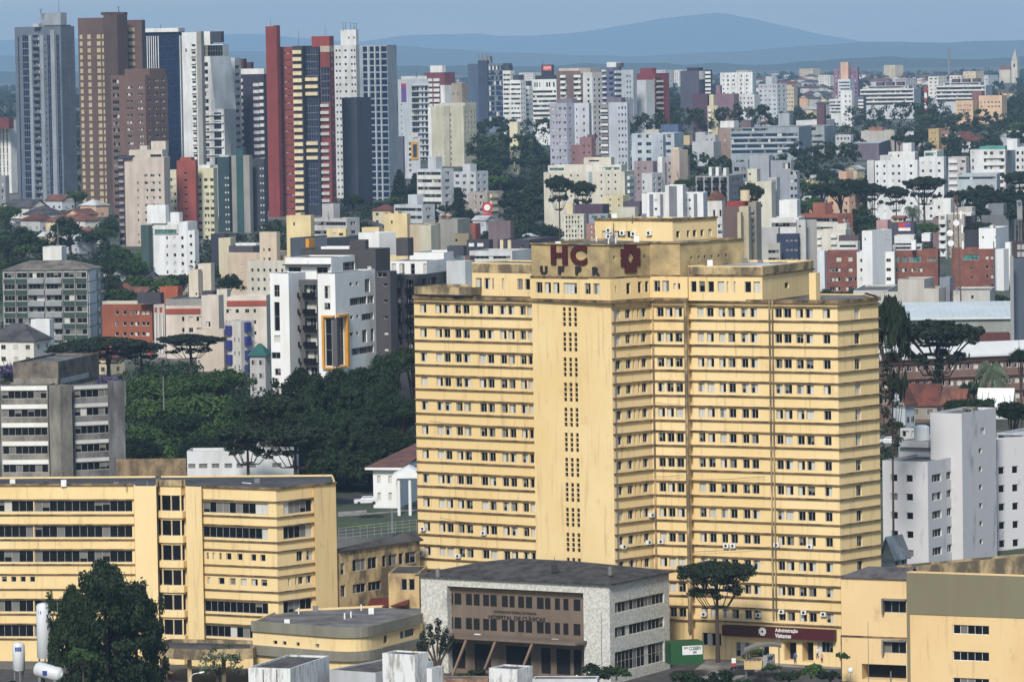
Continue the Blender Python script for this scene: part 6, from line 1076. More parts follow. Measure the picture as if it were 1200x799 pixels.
b, k = BB('residential_tower', 'slim mauve and grey tower with a stack of white balconies between the two brick blocks', 'the slim balcony tower', 1093, 1100, 1101, 255, 1620, (134, 110, 112), phi=-14, dep=14); k2 = b.block(1100, 1109, 1110, 252, 1612, (206, 206, 204), phi=-14); k2.F.grid([(1100.5, 1108.5)], 258, 9.5, 10, 4.6, 'slab', mat=PW, dep=1.1); k2.F.grid([(1102, 1107)], 253.5, 9.5, 10, 4, 'strip'); k3 = b.block(1109, 1130, 1131, 251, 1616, (170, 164, 156), phi=-14); k3.F.grid([(1112, 1113.5), (1122, 1124)], 258, 9.5, 9, 3, 'slit'); k4 = b.block(1126, 1138, 1143, 250, 1626, (140, 118, 118), phi=-14); b.block(1094, 1114, 1118, 233, 1624, (222, 222, 220), phi=-14, yb=254, name='penthouse').F.grid([(1099, 1101.5)], 241, 0, 1, 4, 'slit'); b.block(1094, 1138, 1143, 249.5, 1618, WHITE, phi=-14, yb=253, name='terrace_band'); b.block(1122, 1139, 1143, 243, 1630, (196, 188, 182), phi=-14, yb=250, name='roof_storey'); b.finish()
b, k = BB('billboard_house', 'dark block carrying a red, white and blue advertising board', 'the dark billboard block', 1045, 1071, 1073, 261, 1560, (74, 72, 84), phi=-10, dep=8); k.F.grid([(1053, 1067)], 260.5, 0, 1, 6.5, 'panel', mat=flat((186, 50, 60), .5), dep=.5); k.F.grid([(1053, 1067)], 266.5, 0, 1, 4, 'panel', mat=WHT, dep=.5); k.F.grid([(1061, 1067)], 262, 0, 1, 3, 'panel', mat=flat((60, 90, 190), .5), dep=.6); b.finish()
house(1054, 262, 18, 6, 1620, phi=-30, rm=ROOFT, col=CN[1], gable=True, label='small cream gabled house with terracotta roof above the dark billboard block', g=W(1054, 262, 1620).z)
b, k = BB('apartment_building', 'pink house with tiled roof left of the billboard block', None, 1027, 1040, 1044, 258, 1580, (190, 150, 150), phi=-14, roofm=ROOFT); b.finish()
b, k = BB('apartment_building', 'grey concrete box building in the trees near the right edge', 'the grey concrete box', 1158, 1176, 1180, 239, 1650, (120, 124, 130), phi=-14); b.block(1150, 1182, 1190, 252, 1640, (112, 116, 122), phi=-14); b.finish()
b, k = BB('apartment_building', 'dark block with a small round light left of the right-hand white tower', None, 1130, 1146, 1148, 270, 1480, (54, 54, 62), phi=-10); b.finish()
# transformer/antenna tower
lt = Bld('lattice_mast', 'tall rusty lattice communication mast standing in front of the slim balcony tower', 'mast', short='the lattice mast'); p = W(1121, 346, 1180); lt.start((p.x, p.y, p.z - 2)); mb = MB(); H_ = (346 - 228) * 1180 / F; RM = flat((122, 92, 82), .7)
for sx, sy in ((-1, -1), (1, -1), (1, 1), (-1, 1)): mb.tube([(p.x + sx * 1.1, p.y + sy * 1.1, p.z - 2), (p.x + sx * .35, p.y + sy * .35, p.z + H_)], [.1, .07], 4)
for i in range(16):
    z0_, z1_ = p.z + H_ * i / 16, p.z + H_ * (i + 1) / 16; w0, w1_ = 1.1 - .75 * i / 16, 1.1 - .75 * (i + 1) / 16
    for (ax_, ay_), (bx, by) in (((-1, -1), (1, -1)), ((1, -1), (1, 1)), ((1, 1), (-1, 1)), ((-1, 1), (-1, -1))): mb.tube([(p.x + ax_ * w0, p.y + ay_ * w0, z0_), (p.x + bx * w1_, p.y + by * w1_, z1_)], [.05, .05], 3, cap=False)
lt.part('lattice', mb, RM)
for i, (dx, z) in enumerate(((-1.6, .62), (1.5, .66), (-1.4, .52), (1.6, .5), (0, .72), (1.2, .8))):
    mb = MB(); mb.tube([(p.x + dx, p.y - 1.2, p.z + H_ * z), (p.x + dx, p.y - .6, p.z + H_ * z)], [.8, .8], 12) if i % 2 == 0 else mb.box(p.x + dx - .2, p.x + dx + .2, p.y - 1, p.y - .7, p.z + H_ * z - 1, p.z + H_ * z + 1); lt.part('antenna_panel', mb, WHT)
# low grey-white cluster below the brick blocks, and the long white-roofed hall
b, k = BB('building', 'pale beige windowless block with a slanted shoulder below the brick blocks', 'the pale windowless block', 1052, 1083, 1095, 327, 1240, (190, 184, 176), phi=-18); b.block(1083, 1100, 1112, 338, 1236, (196, 190, 182), phi=-18); b.block(1032, 1060, 1066, 343, 1250, (196, 192, 186), phi=-18); b.block(1101, 1113, 1119, 325, 1244, (132, 138, 152), phi=-18, name='blue_grey_wing'); k2 = b.block(1117, 1160, 1166, 340, 1240, (196, 194, 190), phi=-10); k2.F.grid([(1138, 1141)], 346, 0, 1, 4); b.finish()
hl = Bld('long_hall', 'long hall with a pale ribbed metal roof and grey wall', 'hall', short='the long pale-roofed hall'); k = hl.block(1028, 1192, 1195, 371, 1130, wallm((150, 154, 150), .2), phi=-3, dep=26, par=.02); k2 = hl.block(1146, 1184, 1186, 391, 1110, (100, 56, 54), phi=-3, yb=405, name='red_annexe'); hl.finish()
e = k.inset(-.8); zt = k.zt; mb = MB(); dz_ = 2.4
N_ = 24
for i in range(N_):
    a, c = e[0].lerp(e[1], i / N_), e[0].lerp(e[1], (i + .94) / N_); a2, c2 = e[3].lerp(e[2], i / N_), e[3].lerp(e[2], (i + .94) / N_); mb.quad(v3(a, zt + .1), v3(c, zt + .1), (c2.x, c2.y, zt + dz_), (a2.x, a2.y, zt + dz_)); c3, a3 = e[0].lerp(e[1], (i + 1) / N_), e[3].lerp(e[2], (i + 1) / N_); mb.quad((c.x, c.y, zt + .04), (c3.x, c3.y, zt + .04), (a3.x, a3.y, zt + dz_ - .06), (c2.x, c2.y, zt + dz_ - .06))
mb.quad(v3(e[0], zt - .5), v3(e[1], zt - .5), v3(e[1], zt + .1), v3(e[0], zt + .1)); hl.part('ribbed_roof', mb, wallm((206, 216, 220), .12))
dt = Bld('tower_block', 'dark blue-grey tower cut by the right edge with lettering and aerials on top', 'tower', short='the dark tower at the right edge'); k = dt.block(1187, 1260, 1262, 302, 1080, (82, 92, 108), phi=-6, dep=12); k2 = dt.block(1183.5, 1187.5, 1188.2, 300, 1076, (150, 152, 156), phi=-6, dep=.7); k3 = dt.block(1186, 1250, 1252, 282, 1084, (70, 60, 62), phi=-6, yb=303, name='parapet_frame', dep=10)
for y in (286, 294.5): k3.F.grid([(x, x + 4) for x in (1192, 1197)], y, 0, 1, 6, 'panel', mat=wallm((170, 170, 172)), dep=.3)
dt.block(1192, 1198, 1199, 242, 1095, (150, 152, 156), phi=-6, yb=258, name='antenna_box'); dt.finish()
for px in (1190, 1194, 1197): dt.mast(px, 256, 283, 1090, .3)
# long brown ward building with white roof
lo = Bld('ward_building', 'long three-storey brown ward building with white roof behind the right palm', 'building', short='the long brown ward building'); BW = wallm((132, 106, 98), .3)
k = lo.block(1030, 1033, 1262, 420, 1000, BW, phi=-70.5, par=.02)
a_, c_ = 1033, 1200
for r, y in enumerate((429.5, 448, 466)):
    k.S.grid([(1034 + 9.7 * i, 1040 + 9.7 * i) for i in range(23)], y, 0, 1, 7, 'win', xr=1036, fm=PW)
    k.S.grid([(1033.3, 1262)], y + 8, 0, 1, 5, 'panel', mat=wallm((122, 98, 88)), xr=1036); k.S.grid([(1033.3, 1262)], y - 3, 0, 1, 1.4, 'panel', mat=wallm((88, 52, 48)), xr=1036, dep=.5)
lo.block(1045, 1072, 1076, 403, 1015, (98, 56, 56), phi=-20, yb=418, name='red_penthouse'); lo.block(1098, 1128, 1132, 402, 1012, (98, 56, 56), phi=-20, yb=414, name='red_penthouse'); lo.finish()
e = k.inset(-1.0); zt = k.zt; mb = MB(); mb.quad(v3(e[1], zt), v3(e[2], zt), (e[3].x, e[3].y, zt + 2.5), (e[0].x, e[0].y, zt + 2.5)); mb.quad(v3(e[1], zt - .4), v3(e[2], zt - .4), v3(e[2], zt), v3(e[1], zt)); mb.quad(v3(e[0], zt - .4), v3(e[1], zt - .4), v3(e[1], zt), (e[0].x, e[0].y, zt + 2.5)); lo.part('white_roof', mb, wallm((214, 216, 216), .12))
# houses at right
def ghouse(name, label, px, ybase, wpx, hpx, D, phi, wallc, roofm, rise, short=None, dpx=None):
    o = house(px, ybase, wpx, hpx, D, phi=phi, col=(wallc, ''), rm=roofm, gable=True, label=label, g=W(px, ybase, D).z, rise=rise, name=name); return o
ghouse('house', 'pale blue-grey house with white gable trim and brown roof, right of the hospital tower', 1058, 500, 30, 26, 905, 55, (186, 196, 202), ROOFB, 3.2)
ghouse('house', 'brown-roofed wing behind the pale blue-grey house', 1085, 490, 46, 16, 930, -20, (160, 150, 140), ROOFB, 4.0)
ghouse('house', 'small house with a rust red roof in front of the palm', 1120, 486, 36, 12, 880, -30, (150, 130, 120), ROOFT, 2.8)
ghouse('shed', 'large shed with bright white metal roof at the right edge', 1168, 490, 50, 10, 910, -18, (196, 196, 196), wallm((230, 232, 232), .1), 4.0)
ghouse('house', 'white gabled house with a striped white roof between hospital tower and the white apartments', 1048, 668, 36, 14, 735, 50, (200, 202, 208), ROOFW, 3.4)
# white-grey apartments at right
wa = Bld('apartment_building', 'weathered white apartment building with roof terrace and round tank at right', 'apartment block', short='the weathered white apartments'); WS = dirtym((206, 204, 206), (150, 150, 156), .30, .44, (.3, .3, .1)); WS2 = wallm((196, 196, 198), .2)
k = wa.block(1034, 1087, 1127, 541, 775, WS, phi=-30, par=.5); k.F.grid([(1043.5, 1051.5), (1061.5, 1069.5)], 557, 22, 5, 8.6, 'strip', fm=PW); k.S.grid([(1092, 1103), (1109, 1119)], 557, 21.5, 5, 9.5, 'strip', xr=1089, fm=PW); k.S.grid([(1120.5, 1122.5)], 556, 21.5, 5, 3, 'slit', xr=1089)
k = wa.block(1090, 1127, 1167, 484.5, 782, WS, phi=-30, par=.4); k.S.grid([(1147, 1150.5)], 529, 21.5, 6, 6, 'slit', xr=1129); k.S.grid([(1149, 1154)], 505, 0, 1, 8, 'plain', gm=BLIND, xr=1129)
k = wa.block(1053, 1089, 1126, 524, 790, WS2, phi=-30, yb=545, name='terrace_storey', par=.1); k.S.grid([(1098, 1122)], 531, 0, 1, 11, 'strip', xr=1090); k = wa.block(1053, 1088, 1124, 517, 789, WS2, phi=-30, yb=524.5, name='terrace_parapet', par=.8); k = wa.block(1055, 1073, 1077, 502, 800, WS2, phi=-30, yb=518, name='roof_hut'); k.F.grid([(1057, 1065), (1068, 1073)], 505, 0, 1, 7)
k = wa.block(1167, 1168, 1230, 515, 800, WS, phi=-64, par=.3); 
k.S.grid([(1170, 1177), (1186, 1193), (1206, 1214)], 547, 21.5, 5, 9, 'strip', xr=1169, fm=PW); k.S.grid([(1167.5, 1230)], 511, 0, 1, 3, 'slab', mat=PW, xr=1169); k = wa.block(1168, 1200, 1240, 508, 812, (190, 194, 196), phi=-30, yb=518, name='glazed_top_storey', roofm=ROOFW); k.F.grid([(1169, 1199)], 510, 0, 1, 6, 'strip'); wa.block(1128, 1140, 1146, 478, 790, CON, phi=-30, yb=486, name='vent_box').F.grid([(1130, 1138)], 480, 0, 1, 4); wa.finish()
p = W(1080, 500, 782); mb = MB(); mb.tube([(p.x, p.y, p.z - 2.2), (p.x, p.y, p.z), (p.x, p.y, p.z + .3)], [1.25, 1.3, .7], 14); wa.part('water_tank', mb, PWW, smooth=False)
# tan buildings at lower right
tn = Bld('hospital_annex', 'tan windowed block with a dark hipped roof between the tower and the olive-topped building', 'hospital wing', short='the tan annex'); TAN = yellowm((232, 202, 152), (224, 190, 136), (186, 158, 114))
k = tn.block(985.5, 1062, 1075, 679, 664, TAN, phi=-24, par=.1, roofm=ROOFD, dep=16); k.F.grid([(1035.5, 1061.8)], 704, 0, 1, 14, 'strip', xr=1055); k.F.grid([(1035.5, 1061.8)], 752, 0, 1, 13.5, 'strip', xr=1055); k.F.grid([(1010, 1062)], 779, 0, 1, 18, 'hole', xr=1055, dep=2.5); tn.finish()
ledge(tn, k.pts[:2], k.w[0].z(748, 1060), .2, .15, mat=LEDGE); e = k.inset(-.4); zt = k.zt; m1 = (e[0] + e[3]) / 2 + (e[1] - e[0]) * .35; m2 = (e[1] + e[2]) / 2; RD = dirtym((92, 88, 90), (62, 60, 62), sc=(.4, .4, .4)); mb = MB(); mb.quad(v3(e[0], zt + .05), v3(e[1], zt + .05), v3(m2, zt + 1.5), v3(m1, zt + 1.5)); mb.poly([v3(e[3], zt + .05), v3(e[0], zt + .05), v3(m1, zt + 1.5)]); mb.quad(v3(e[2], zt + .05), v3(e[3], zt + .05), v3(m1, zt + 1.5), v3(m2, zt + 1.5)); tn.part('hipped_roof', mb, RD)
for y in (701, 749): 
    mb = MB(); F_ = k.F; u0, u1 = F_.u(1034.5, y), F_.u(1062.5, y); mb.obox(F_.wpt(u0, F_.z(y + 2, 1055), 0), F_.t.to_3d() * (u1 - u0), F_.n.to_3d() * .7, (0, 0, .22)); mb.obox(F_.wpt(u0, F_.z(y + 18, 1055), 0), F_.t.to_3d() * .25, F_.n.to_3d() * .7, (0, 0, 2)); tn.part('window_hood', mb, CON)
st = Bld('stone_gatehouse', 'dark stone-clad pier at the right end of the red entrance sign', 'wall'); k = st.block(985, 1001, 1003, 744, 668, dirtym((96, 92, 86), (52, 50, 48), .42, .58, (1, 1, 1)), phi=-20); st.finish()
ol = Bld('warehouse', 'large tan building with an olive-grey top band in the lower right corner', 'building', short='the olive-topped building'); k = ol.block(1062.5, 1290, 1294, 677.5, 632, TAN, phi=-25, par=.6, dep=20)
OLV = wallm((124, 118, 94), .12); F_ = k.F; u0, u1 = 0.05, F_.L - .05; zz1, zz0 = k.zt - .01, F_.z(719, 1066); F_.rect(.04, F_.L - .04, zz0, zz1 - .06, 'panel', mat=OLV, dep=.14); F_.rect(.04, F_.u(1066.5, 740), -1.5, zz0 - .01, 'panel', mat=OLV, dep=.12)
for y in (729.5, 760.5, 791.5): k.F.grid([(1116.5, 1159)], y + 2, 0, 1, 11, 'strip', fm=WHT, xr=1120)
ol.finish(); 
b = Bld('parapet_building', 'flat roofed building with a dirty beige parapet behind the olive-topped building', 'building', short='the dirty beige parapet'); k = b.block(1062, 1064, 1262, 664, 690, YD, phi=-57, par=1.2, roofm=ROOFW); b.finish()

b, k = BB('apartment_building', 'low pale block below the left brick wing, just right of the hospital roof', None, 1000, 1040, 1052, 340, 1290, (190, 188, 184), phi=-10); k.F.grid(ev(1002, 1038, 4, .4), 345, 0, 1, 4); b.finish()
b, k = BB('tower_block', 'narrow plain cream slab standing among the trees right of the blue-grey slab tower', None, 597, 606.5, 608.5, 143, 2300, (220, 212, 182), phi=-24); b.finish()
house(22, 440, 84, 42, 1185, phi=-20, rm=ROOFD, col=CN[0], gable=False, label='large house with a dark grey hipped roof at the left edge, above the concrete block', rise=4.0)
b, k = BB('building', 'small white box building against the foot of the green-panelled flats', None, 36, 58, 63, 374, 1195, (222, 222, 222), phi=-16); b.finish()
house(306, 478, 26, 62, 1080, phi=-20, rm=flat((24, 84, 80), .6), col=CN[2], gable=False, label='small hall with a teal roof left of the white and charcoal block', rise=2.5)
# ---------------------------------------------------------------- trees that the photo singles out
for a in [('mid', 82, 250, 56, 1700), ('mid', 30, 262, 44, 1680), ('mid', 52, 275, 50, 1620), ('mid', 8, 275, 40, 1640), ('mid', 108, 262, 40, 1720), ('mid', 20, 296, 44, 1500), ('mid', 70, 290, 50, 1520),
 ('midg', 150, 297, 46, 1500), ('mid', 128, 314, 44, 1430), ('midg', 165, 312, 60, 1440), ('midg', 192, 318, 46, 1420), ('mid', 212, 313, 44, 1430), ('mid', 266, 318, 44, 1400), ('midg', 142, 330, 50, 1400), ('midg', 178, 334, 50, 1380), ('mid', 128, 300, 30, 1500),
 ('green', 175, 424, 90, 1010), ('green', 215, 414, 110, 1020), ('green', 262, 416, 80, 1015), ('green', 235, 438, 110, 985), ('green', 180, 448, 90, 970), ('green', 292, 452, 84, 960), ('green', 165, 480, 90, 930), ('near', 215, 470, 100, 940), ('green', 262, 474, 90, 930), ('near', 305, 480, 80, 915), ('green', 195, 498, 100, 905), ('near', 240, 500, 90, 900), ('near', 160, 505, 60, 890),
 ('full', 352, 430, 84, 925), ('full', 395, 430, 80, 920), ('full', 372, 438, 60, 922), ('full', 415, 440, 70, 915), ('full', 330, 470, 60, 905), ('full', 450, 440, 70, 905), ('full', 405, 480, 80, 890), ('full', 365, 500, 80, 885), ('full', 455, 500, 80, 880), ('near', 432, 418, 84, 925), ('near', 462, 404, 70, 930), ('near', 484, 398, 60, 935), ('near', 325, 462, 70, 910), ('near', 368, 470, 96, 900), ('near', 425, 466, 100, 895), ('near', 470, 455, 70, 900), ('near', 440, 515, 100, 880), ('near', 385, 520, 100, 880), ('near', 350, 515, 70, 885), ('near', 478, 500, 70, 890),
 ('mid', 500, 205, 50, 2010), ('mid', 523, 210, 46, 2000), ('midg', 548, 208, 46, 2040), ('mid', 572, 180, 54, 2150), ('mid', 596, 196, 58, 2080), ('mid', 625, 204, 54, 2000), ('mid', 608, 225, 70, 1900), ('mid', 640, 238, 66, 1850), ('mid', 520, 232, 54, 1900), ('mid', 545, 246, 50, 1820), ('mid', 495, 240, 50, 1850), ('mid', 655, 222, 50, 1900), ('mid', 630, 262, 60, 1720), ('mid', 600, 262, 50, 1700), ('mid', 572, 268, 36, 1650), ('mid', 412, 222, 34, 1800), ('mid', 400, 240, 40, 1750), ('mid', 425, 256, 40, 1700), ('mid', 466, 230, 40, 1900),
 ('mid', 985, 198, 62, 1760), ('mid', 962, 206, 40, 1740), ('mid', 1004, 206, 44, 1730), ('mid', 1008, 240, 52, 1600), ('mid', 985, 246, 50, 1590), ('mid', 958, 244, 44, 1600), ('mid', 930, 232, 40, 1650), ('mid', 1150, 206, 60, 1780), ('mid', 1180, 210, 60, 1760), ('mid', 1125, 214, 46, 1740), ('mid', 1195, 232, 50, 1640), ('midg', 1088, 256, 34, 1580), ('mid', 1140, 232, 50, 1650), ('midg', 801, 206, 28, 1640), ('mid', 1150, 252, 44, 1560),
 ('near', 1150, 458, 60, 860), ('near', 1185, 462, 60, 850), ('near', 1125, 462, 40, 870), ('near', 1196, 404, 40, 940), ('mid', 1140, 440, 40, 960), ('mid', 1200, 232, 40, 1700), ('near', 1050, 490, 26, 860)]: tree(*a)
for a in [(130, 356, 46, 1320), (150, 360, 50, 1310), (126, 399, 90, 1120), (88, 404, 60, 1110), (165, 404, 50, 1130), (223, 395, 70, 1140), (655, 211, 30, 1700), (682, 217, 28, 1700), (1083, 211, 46, 1740), (1050, 222, 30, 1730), (1022, 219, 30, 1730), (318, 470, 70, 870), (345, 505, 86, 845), (290, 502, 70, 850), (880, 220, 26, 1600), (1195, 205, 36, 1780), (1160, 340 + 2, 1, 1000)][:16]: tree('pine', *a)
tree('conifer', 468, 199, 30, 2000, label='left-hand tall dark conifer in front of the grey gridded tower', group='tall conifers'); tree('conifer', 487, 203, 34, 1980, label='right-hand tall dark conifer below the orange-framed white block', group='tall conifers'); tree('conifer', 537, 220, 24, 1900)
tree('jaca', 14, 418, 52, 960, label='violet-flowering tree at the left edge behind the grey concrete block', cat='tree'); tree('jaca', 126, 434, 34, 965, label='small violet-flowering tree right of the grey concrete block', cat='tree')
tree('palm', 1069, 238, 24, 1680, label='small palm in front of the large white flats'); tree('palm', 1163, 416, 50, 925, label='large drooping palm in front of the long brown ward building')
# araucaria next to the ward building: bare look of a tall thick trunk wrapped in foliage
t_ = tree('pine', 1098, 383, 94, 965, label='tall umbrella pine with a foliage-wrapped trunk in front of the long brown ward building', name='umbrella_pine'); rng = np.random.default_rng(5); hT = (W(1098, 383, 965).z - ground(965))
cs = [(rng.normal() * .5, rng.normal() * .5, hT * q_) for q_ in np.linspace(.18, .82, 34)]; v_, f_ = leaves(rng, cs, [1.1] * 34, 60, .26, 1); link('trunk_foliage', npmesh('trunk_foliage', v_, f_, NEEDLE), t_)
t_ = tree('pine', 1044, 368, 44, 760, label='umbrella pine half hidden behind the right end of the hospital tower', name='umbrella_pine'); hT = W(1044, 368, 760).z - ground(760); cs = [(rng.normal() * 1.2 - .5, rng.normal() * 1., hT * q_) for q_ in np.linspace(.5, .93, 22)]; v_, f_ = leaves(rng, cs, [.95] * 22, 50, .24, .7); link('trunk_foliage', npmesh('trunk_foliage', v_, f_, NEEDLE), t_)
tree('pinenear', 840, 664, 84, 676, label='umbrella pine with a bare trunk in front of the hospital entrance', name='umbrella_pine', yb=776)
o = tree('full', 122, 655, 122, 645, label='big dark tree in front of the long yellow block, lower left', name='big_tree', flat=1.25); tree('full', 158, 680, 80, 650, label='right-hand spreading crown beside the big dark tree in front of the yellow block', name='big_tree', flat=1.4)
tree('full', 84, 684, 66, 642, label='left-hand crown beside the big dark tree, right of the tall white tank', name='big_tree', flat=1.7); tree('midg', 97, 752, 46, 625, label='low bushy tree at the foot of the big dark tree', name='bush', yb=802)
tree('sparse', 255, 752, 76, 628, label='sparse grey-green tree in front of the dirty concrete canopy', name='sparse_tree', yb=806)
for a in [(696, 768, 50, 645), (722, 772, 40, 648), (800, 776, 44, 640), (838, 774, 60, 640), (868, 786, 44, 632), (905, 772, 26, 655), (925, 778, 36, 650), (950, 770, 40, 655), (972, 778, 34, 650), (560, 776, 30, 655), (545, 782, 30, 652), (620, 790, 34, 640), (884, 752, 40, 672), (312, 778, 20, 668), (20, 790, 40, 640), (985, 760, 22, 662)]: tree('shrub', *a, yb=a[1] + a[2] * .62, cat='shrub', name='shrub')
# belts of merged canopy in front of the far blocks
random.seed(5); rngb = np.random.default_rng(41)
BELTS = ((1002, 1118, 121, 24, 2950), (1082, 1200, 130, 26, 2850), (985, 1200, 139, 28, 2700), (770, 905, 124, 22, 2560), (905, 975, 128, 22, 2750), (800, 965, 179, 30, 2020), (935, 1012, 168, 30, 2150), (556, 640, 140, 24, 2560), (735, 800, 136, 22, 2420), (560, 630, 158, 26, 2250))
C, R = [], []
for x0, x1, yt, wd, D in BELTS:
    x = x0
    while x < x1:
        w_ = wd * random.uniform(.75, 1.3); p = W(x, yt + random.uniform(-3, 5), D + random.uniform(-40, 40)); r = w_ * D / F / 2
        for i in range(16): d = rngb.normal(size=3); d /= np.linalg.norm(d); C.append((p.x + d[0] * r * .8, p.y + d[1] * r * .8, p.z - r * .75 + d[2] * r * .62)); R.append(r * .30)
        for zz in np.arange(p.z - r * 1.6, ground(p.y), -r * .9): C.append((p.x, p.y, zz)); R.append(r * .75)
        x += w_ * random.uniform(.5, .8)
v_, f_ = leaves(rngb, C, R, 26, .75, .9); struct('woodland', npmesh('woodland', v_, f_, LEAF), 'stuff')
for x in range(968, 1190, 19): tree('mid', x + random.uniform(-5, 5), 338 + random.uniform(-4, 5), 24 * random.uniform(.8, 1.2), 1330)
# branching yucca left of the stone building
yu = link('yucca_tree', None, loc=W(512, 790, 655)); tag(yu, 'dark branching yucca tree against the left end of the white stone building', 'tree'); mb = MB(); cs = []; rng = np.random.default_rng(8)
for i, (dx, h) in enumerate(((-1.9, 5.6), (-.9, 6.6), (.3, 7.4), (1.4, 6.2), (2.2, 5.0), (.9, 4.6), (-2.4, 4.2))):
    mb.tube([(0, 0, 0), (dx * .35, 0, h * .45), (dx, rng.normal() * .3, h * .92)], [.28, .16, .1], 6)
    for q_ in (.72, .86, 1.0): cs.append((dx * q_, 0, h * q_))
v_, f_ = leaves(rng, cs, [.55] * len(cs), 70, .2, 1.2); link('trunk', mb.mesh('trunk', BARK), yu); link('crown', npmesh('crown', v_, f_, NEEDLE), yu)
# ---------------------------------------------------------------- scattered houses, blocks and trees between the landmarks
HCOV = np.zeros((800, 1200), bool)
def free(px, py, tol=0):
    x, y = int(px), int(py); return 0 <= x < 1200 and 0 <= y < 800 and MASK[y, x] > 1e8
random.seed(21)
def scatter_houses(zone, n, wr, hr, slabp=0, sg=None):
    x0, x1, y0, y1 = zone; k = 0; tries = 0
    while k < n and tries < n * 14:
        tries += 1; px, py = random.uniform(x0, x1), y0 + (y1 - y0) * random.random() ** .8; D = Dg(px, py)
        if D >= 8900: continue
        wpx = random.uniform(*wr) * F / D; hpx = random.uniform(*hr) * F / D; is_s = random.random() < slabp
        if is_s: wpx *= 1.25; hpx *= random.uniform(1.6, 4.2)
        ok = all(free(px + wpx * q, py - hpx * r) or (MASK[max(0, int(py - hpx * r)), min(1199, max(0, int(px + wpx * q)))] < D and r < .5) for q in (-.4, 0, .4) for r in (.2, 1.0))
        x_, y_ = int(px), int(py - hpx * .5)
        if not ok or not (0 <= x_ < 1200) or HCOV[max(0, y_), x_]: continue
        if is_s: slab(px, py - hpx, wpx, D, box=D < 3500)
        else: house(px, py, wpx, hpx, D, detail=D < 2300)
        HCOV[max(0, int(py - hpx)):int(py), max(0, int(px - wpx / 2)):int(px + wpx / 2)] = True; k += 1
scatter_houses((540, 1200, 92, 116), 120, (12, 30), (4, 7), .06); scatter_houses((0, 560, 92, 125), 26, (12, 30), (4, 8), .2); scatter_houses((560, 1200, 116, 142), 60, (10, 22), (4, 8), .2)
scatter_houses((590, 1200, 142, 180), 30, (9, 18), (4, 7), .3); scatter_houses((740, 1200, 180, 262), 26, (8, 15), (4, 7), .3); scatter_houses((0, 140, 236, 300), 12, (10, 20), (3.5, 6), .05); scatter_houses((240, 640, 236, 330), 14, (8, 16), (4, 7), .25)
scatter_houses((880, 1200, 262, 345), 12, (8, 15), (4, 7), .2); scatter_houses((120, 330, 330, 400), 8, (8, 14), (4, 6), .0); scatter_houses((0, 130, 390, 440), 8, (8, 16), (4, 7), 0)
scatter_houses((1030, 1200, 330, 372), 10, (8, 15), (4, 7), .3); scatter_houses((1030, 1190, 560, 650), 3, (6, 9), (3, 4), 0)
def scatter_trees(zone, n, wr, kinds):
    x0, x1, y0, y1 = zone; k = 0; tries = 0
    while k < n and tries < n * 12 and sum(o_[0].name.startswith('tree') for o_ in TREES) < 272:
        tries += 1; px, py = random.uniform(x0, x1), random.uniform(y0, y1); D = Dg(px, py)
        if D >= 8900: continue
        wpx = random.uniform(*wr) * F / D; yt = py - wpx * random.uniform(.75, 1.1)
        x_, y_ = int(min(1199, max(0, px))), int(yt + 2)
        if MASK[y_, x_] < 1e8 or HCOV[y_, x_]: continue
        tree(random.choice(kinds), px, yt, wpx, D); k += 1
scatter_trees((740, 1200, 128, 205), 50, (9, 15), ['far']); scatter_trees((560, 760, 128, 200), 30, (9, 14), ['far']); scatter_trees((860, 1200, 205, 300), 36, (8, 13), ['mid', 'midg']); scatter_trees((0, 640, 130, 250), 20, (9, 14), ['far']); scatter_trees((0, 330, 250, 345), 34, (8, 12), ['mid', 'midg']); scatter_trees((600, 900, 205, 290), 16, (8, 12), ['mid']); scatter_trees((0, 330, 350, 430), 24, (8, 12), ['mid']); scatter_trees((330, 640, 240, 300), 26, (7, 11), ['mid'])
# the undergrowth of countless tree crowns and gardens between them, one mass
rng = np.random.default_rng(77); V, N_ = [], 0
def wood(name, y_rng, n, wm, q_, size, seedd, xlim=(-20, 1220)):
    rng = np.random.default_rng(seedd); C, R = [], []; k = 0
    while k < n:
        k += 1; px, py = rng.uniform(*xlim), rng.uniform(*y_rng); D = Dg(px, py)
        if D >= 8900: continue
        r = wm * rng.uniform(.5, 1.0); h = r * rng.uniform(.9, 1.6); yt = py - h * F / D; x_, y_ = int(min(1199, max(0, px))), int(max(0, yt))
        if MASK[y_, x_] < 1e8 or HCOV[y_, x_]: continue
        p = W(px, py, D); C.append((p.x, p.y, ground(D) + h * .45)); R.append(r)
    v, f = leaves(rng, C, R, q_, size, .75); o = struct(name, npmesh(name, v, f, LEAF), 'stuff'); return o
wood('woodland', (88, 128), 4500, 9, 14, 3.4, 1); wood('woodland', (124, 200), 5000, 6.5, 26, 1.5, 2); wood('woodland', (196, 330), 3600, 4.6, 50, .75, 3); wood('undergrowth', (330, 560), 2000, 3.6, 70, .45, 4, (-10, 600)); wood('undergrowth', (330, 560), 350, 3.0, 60, .42, 5, (1020, 1210))
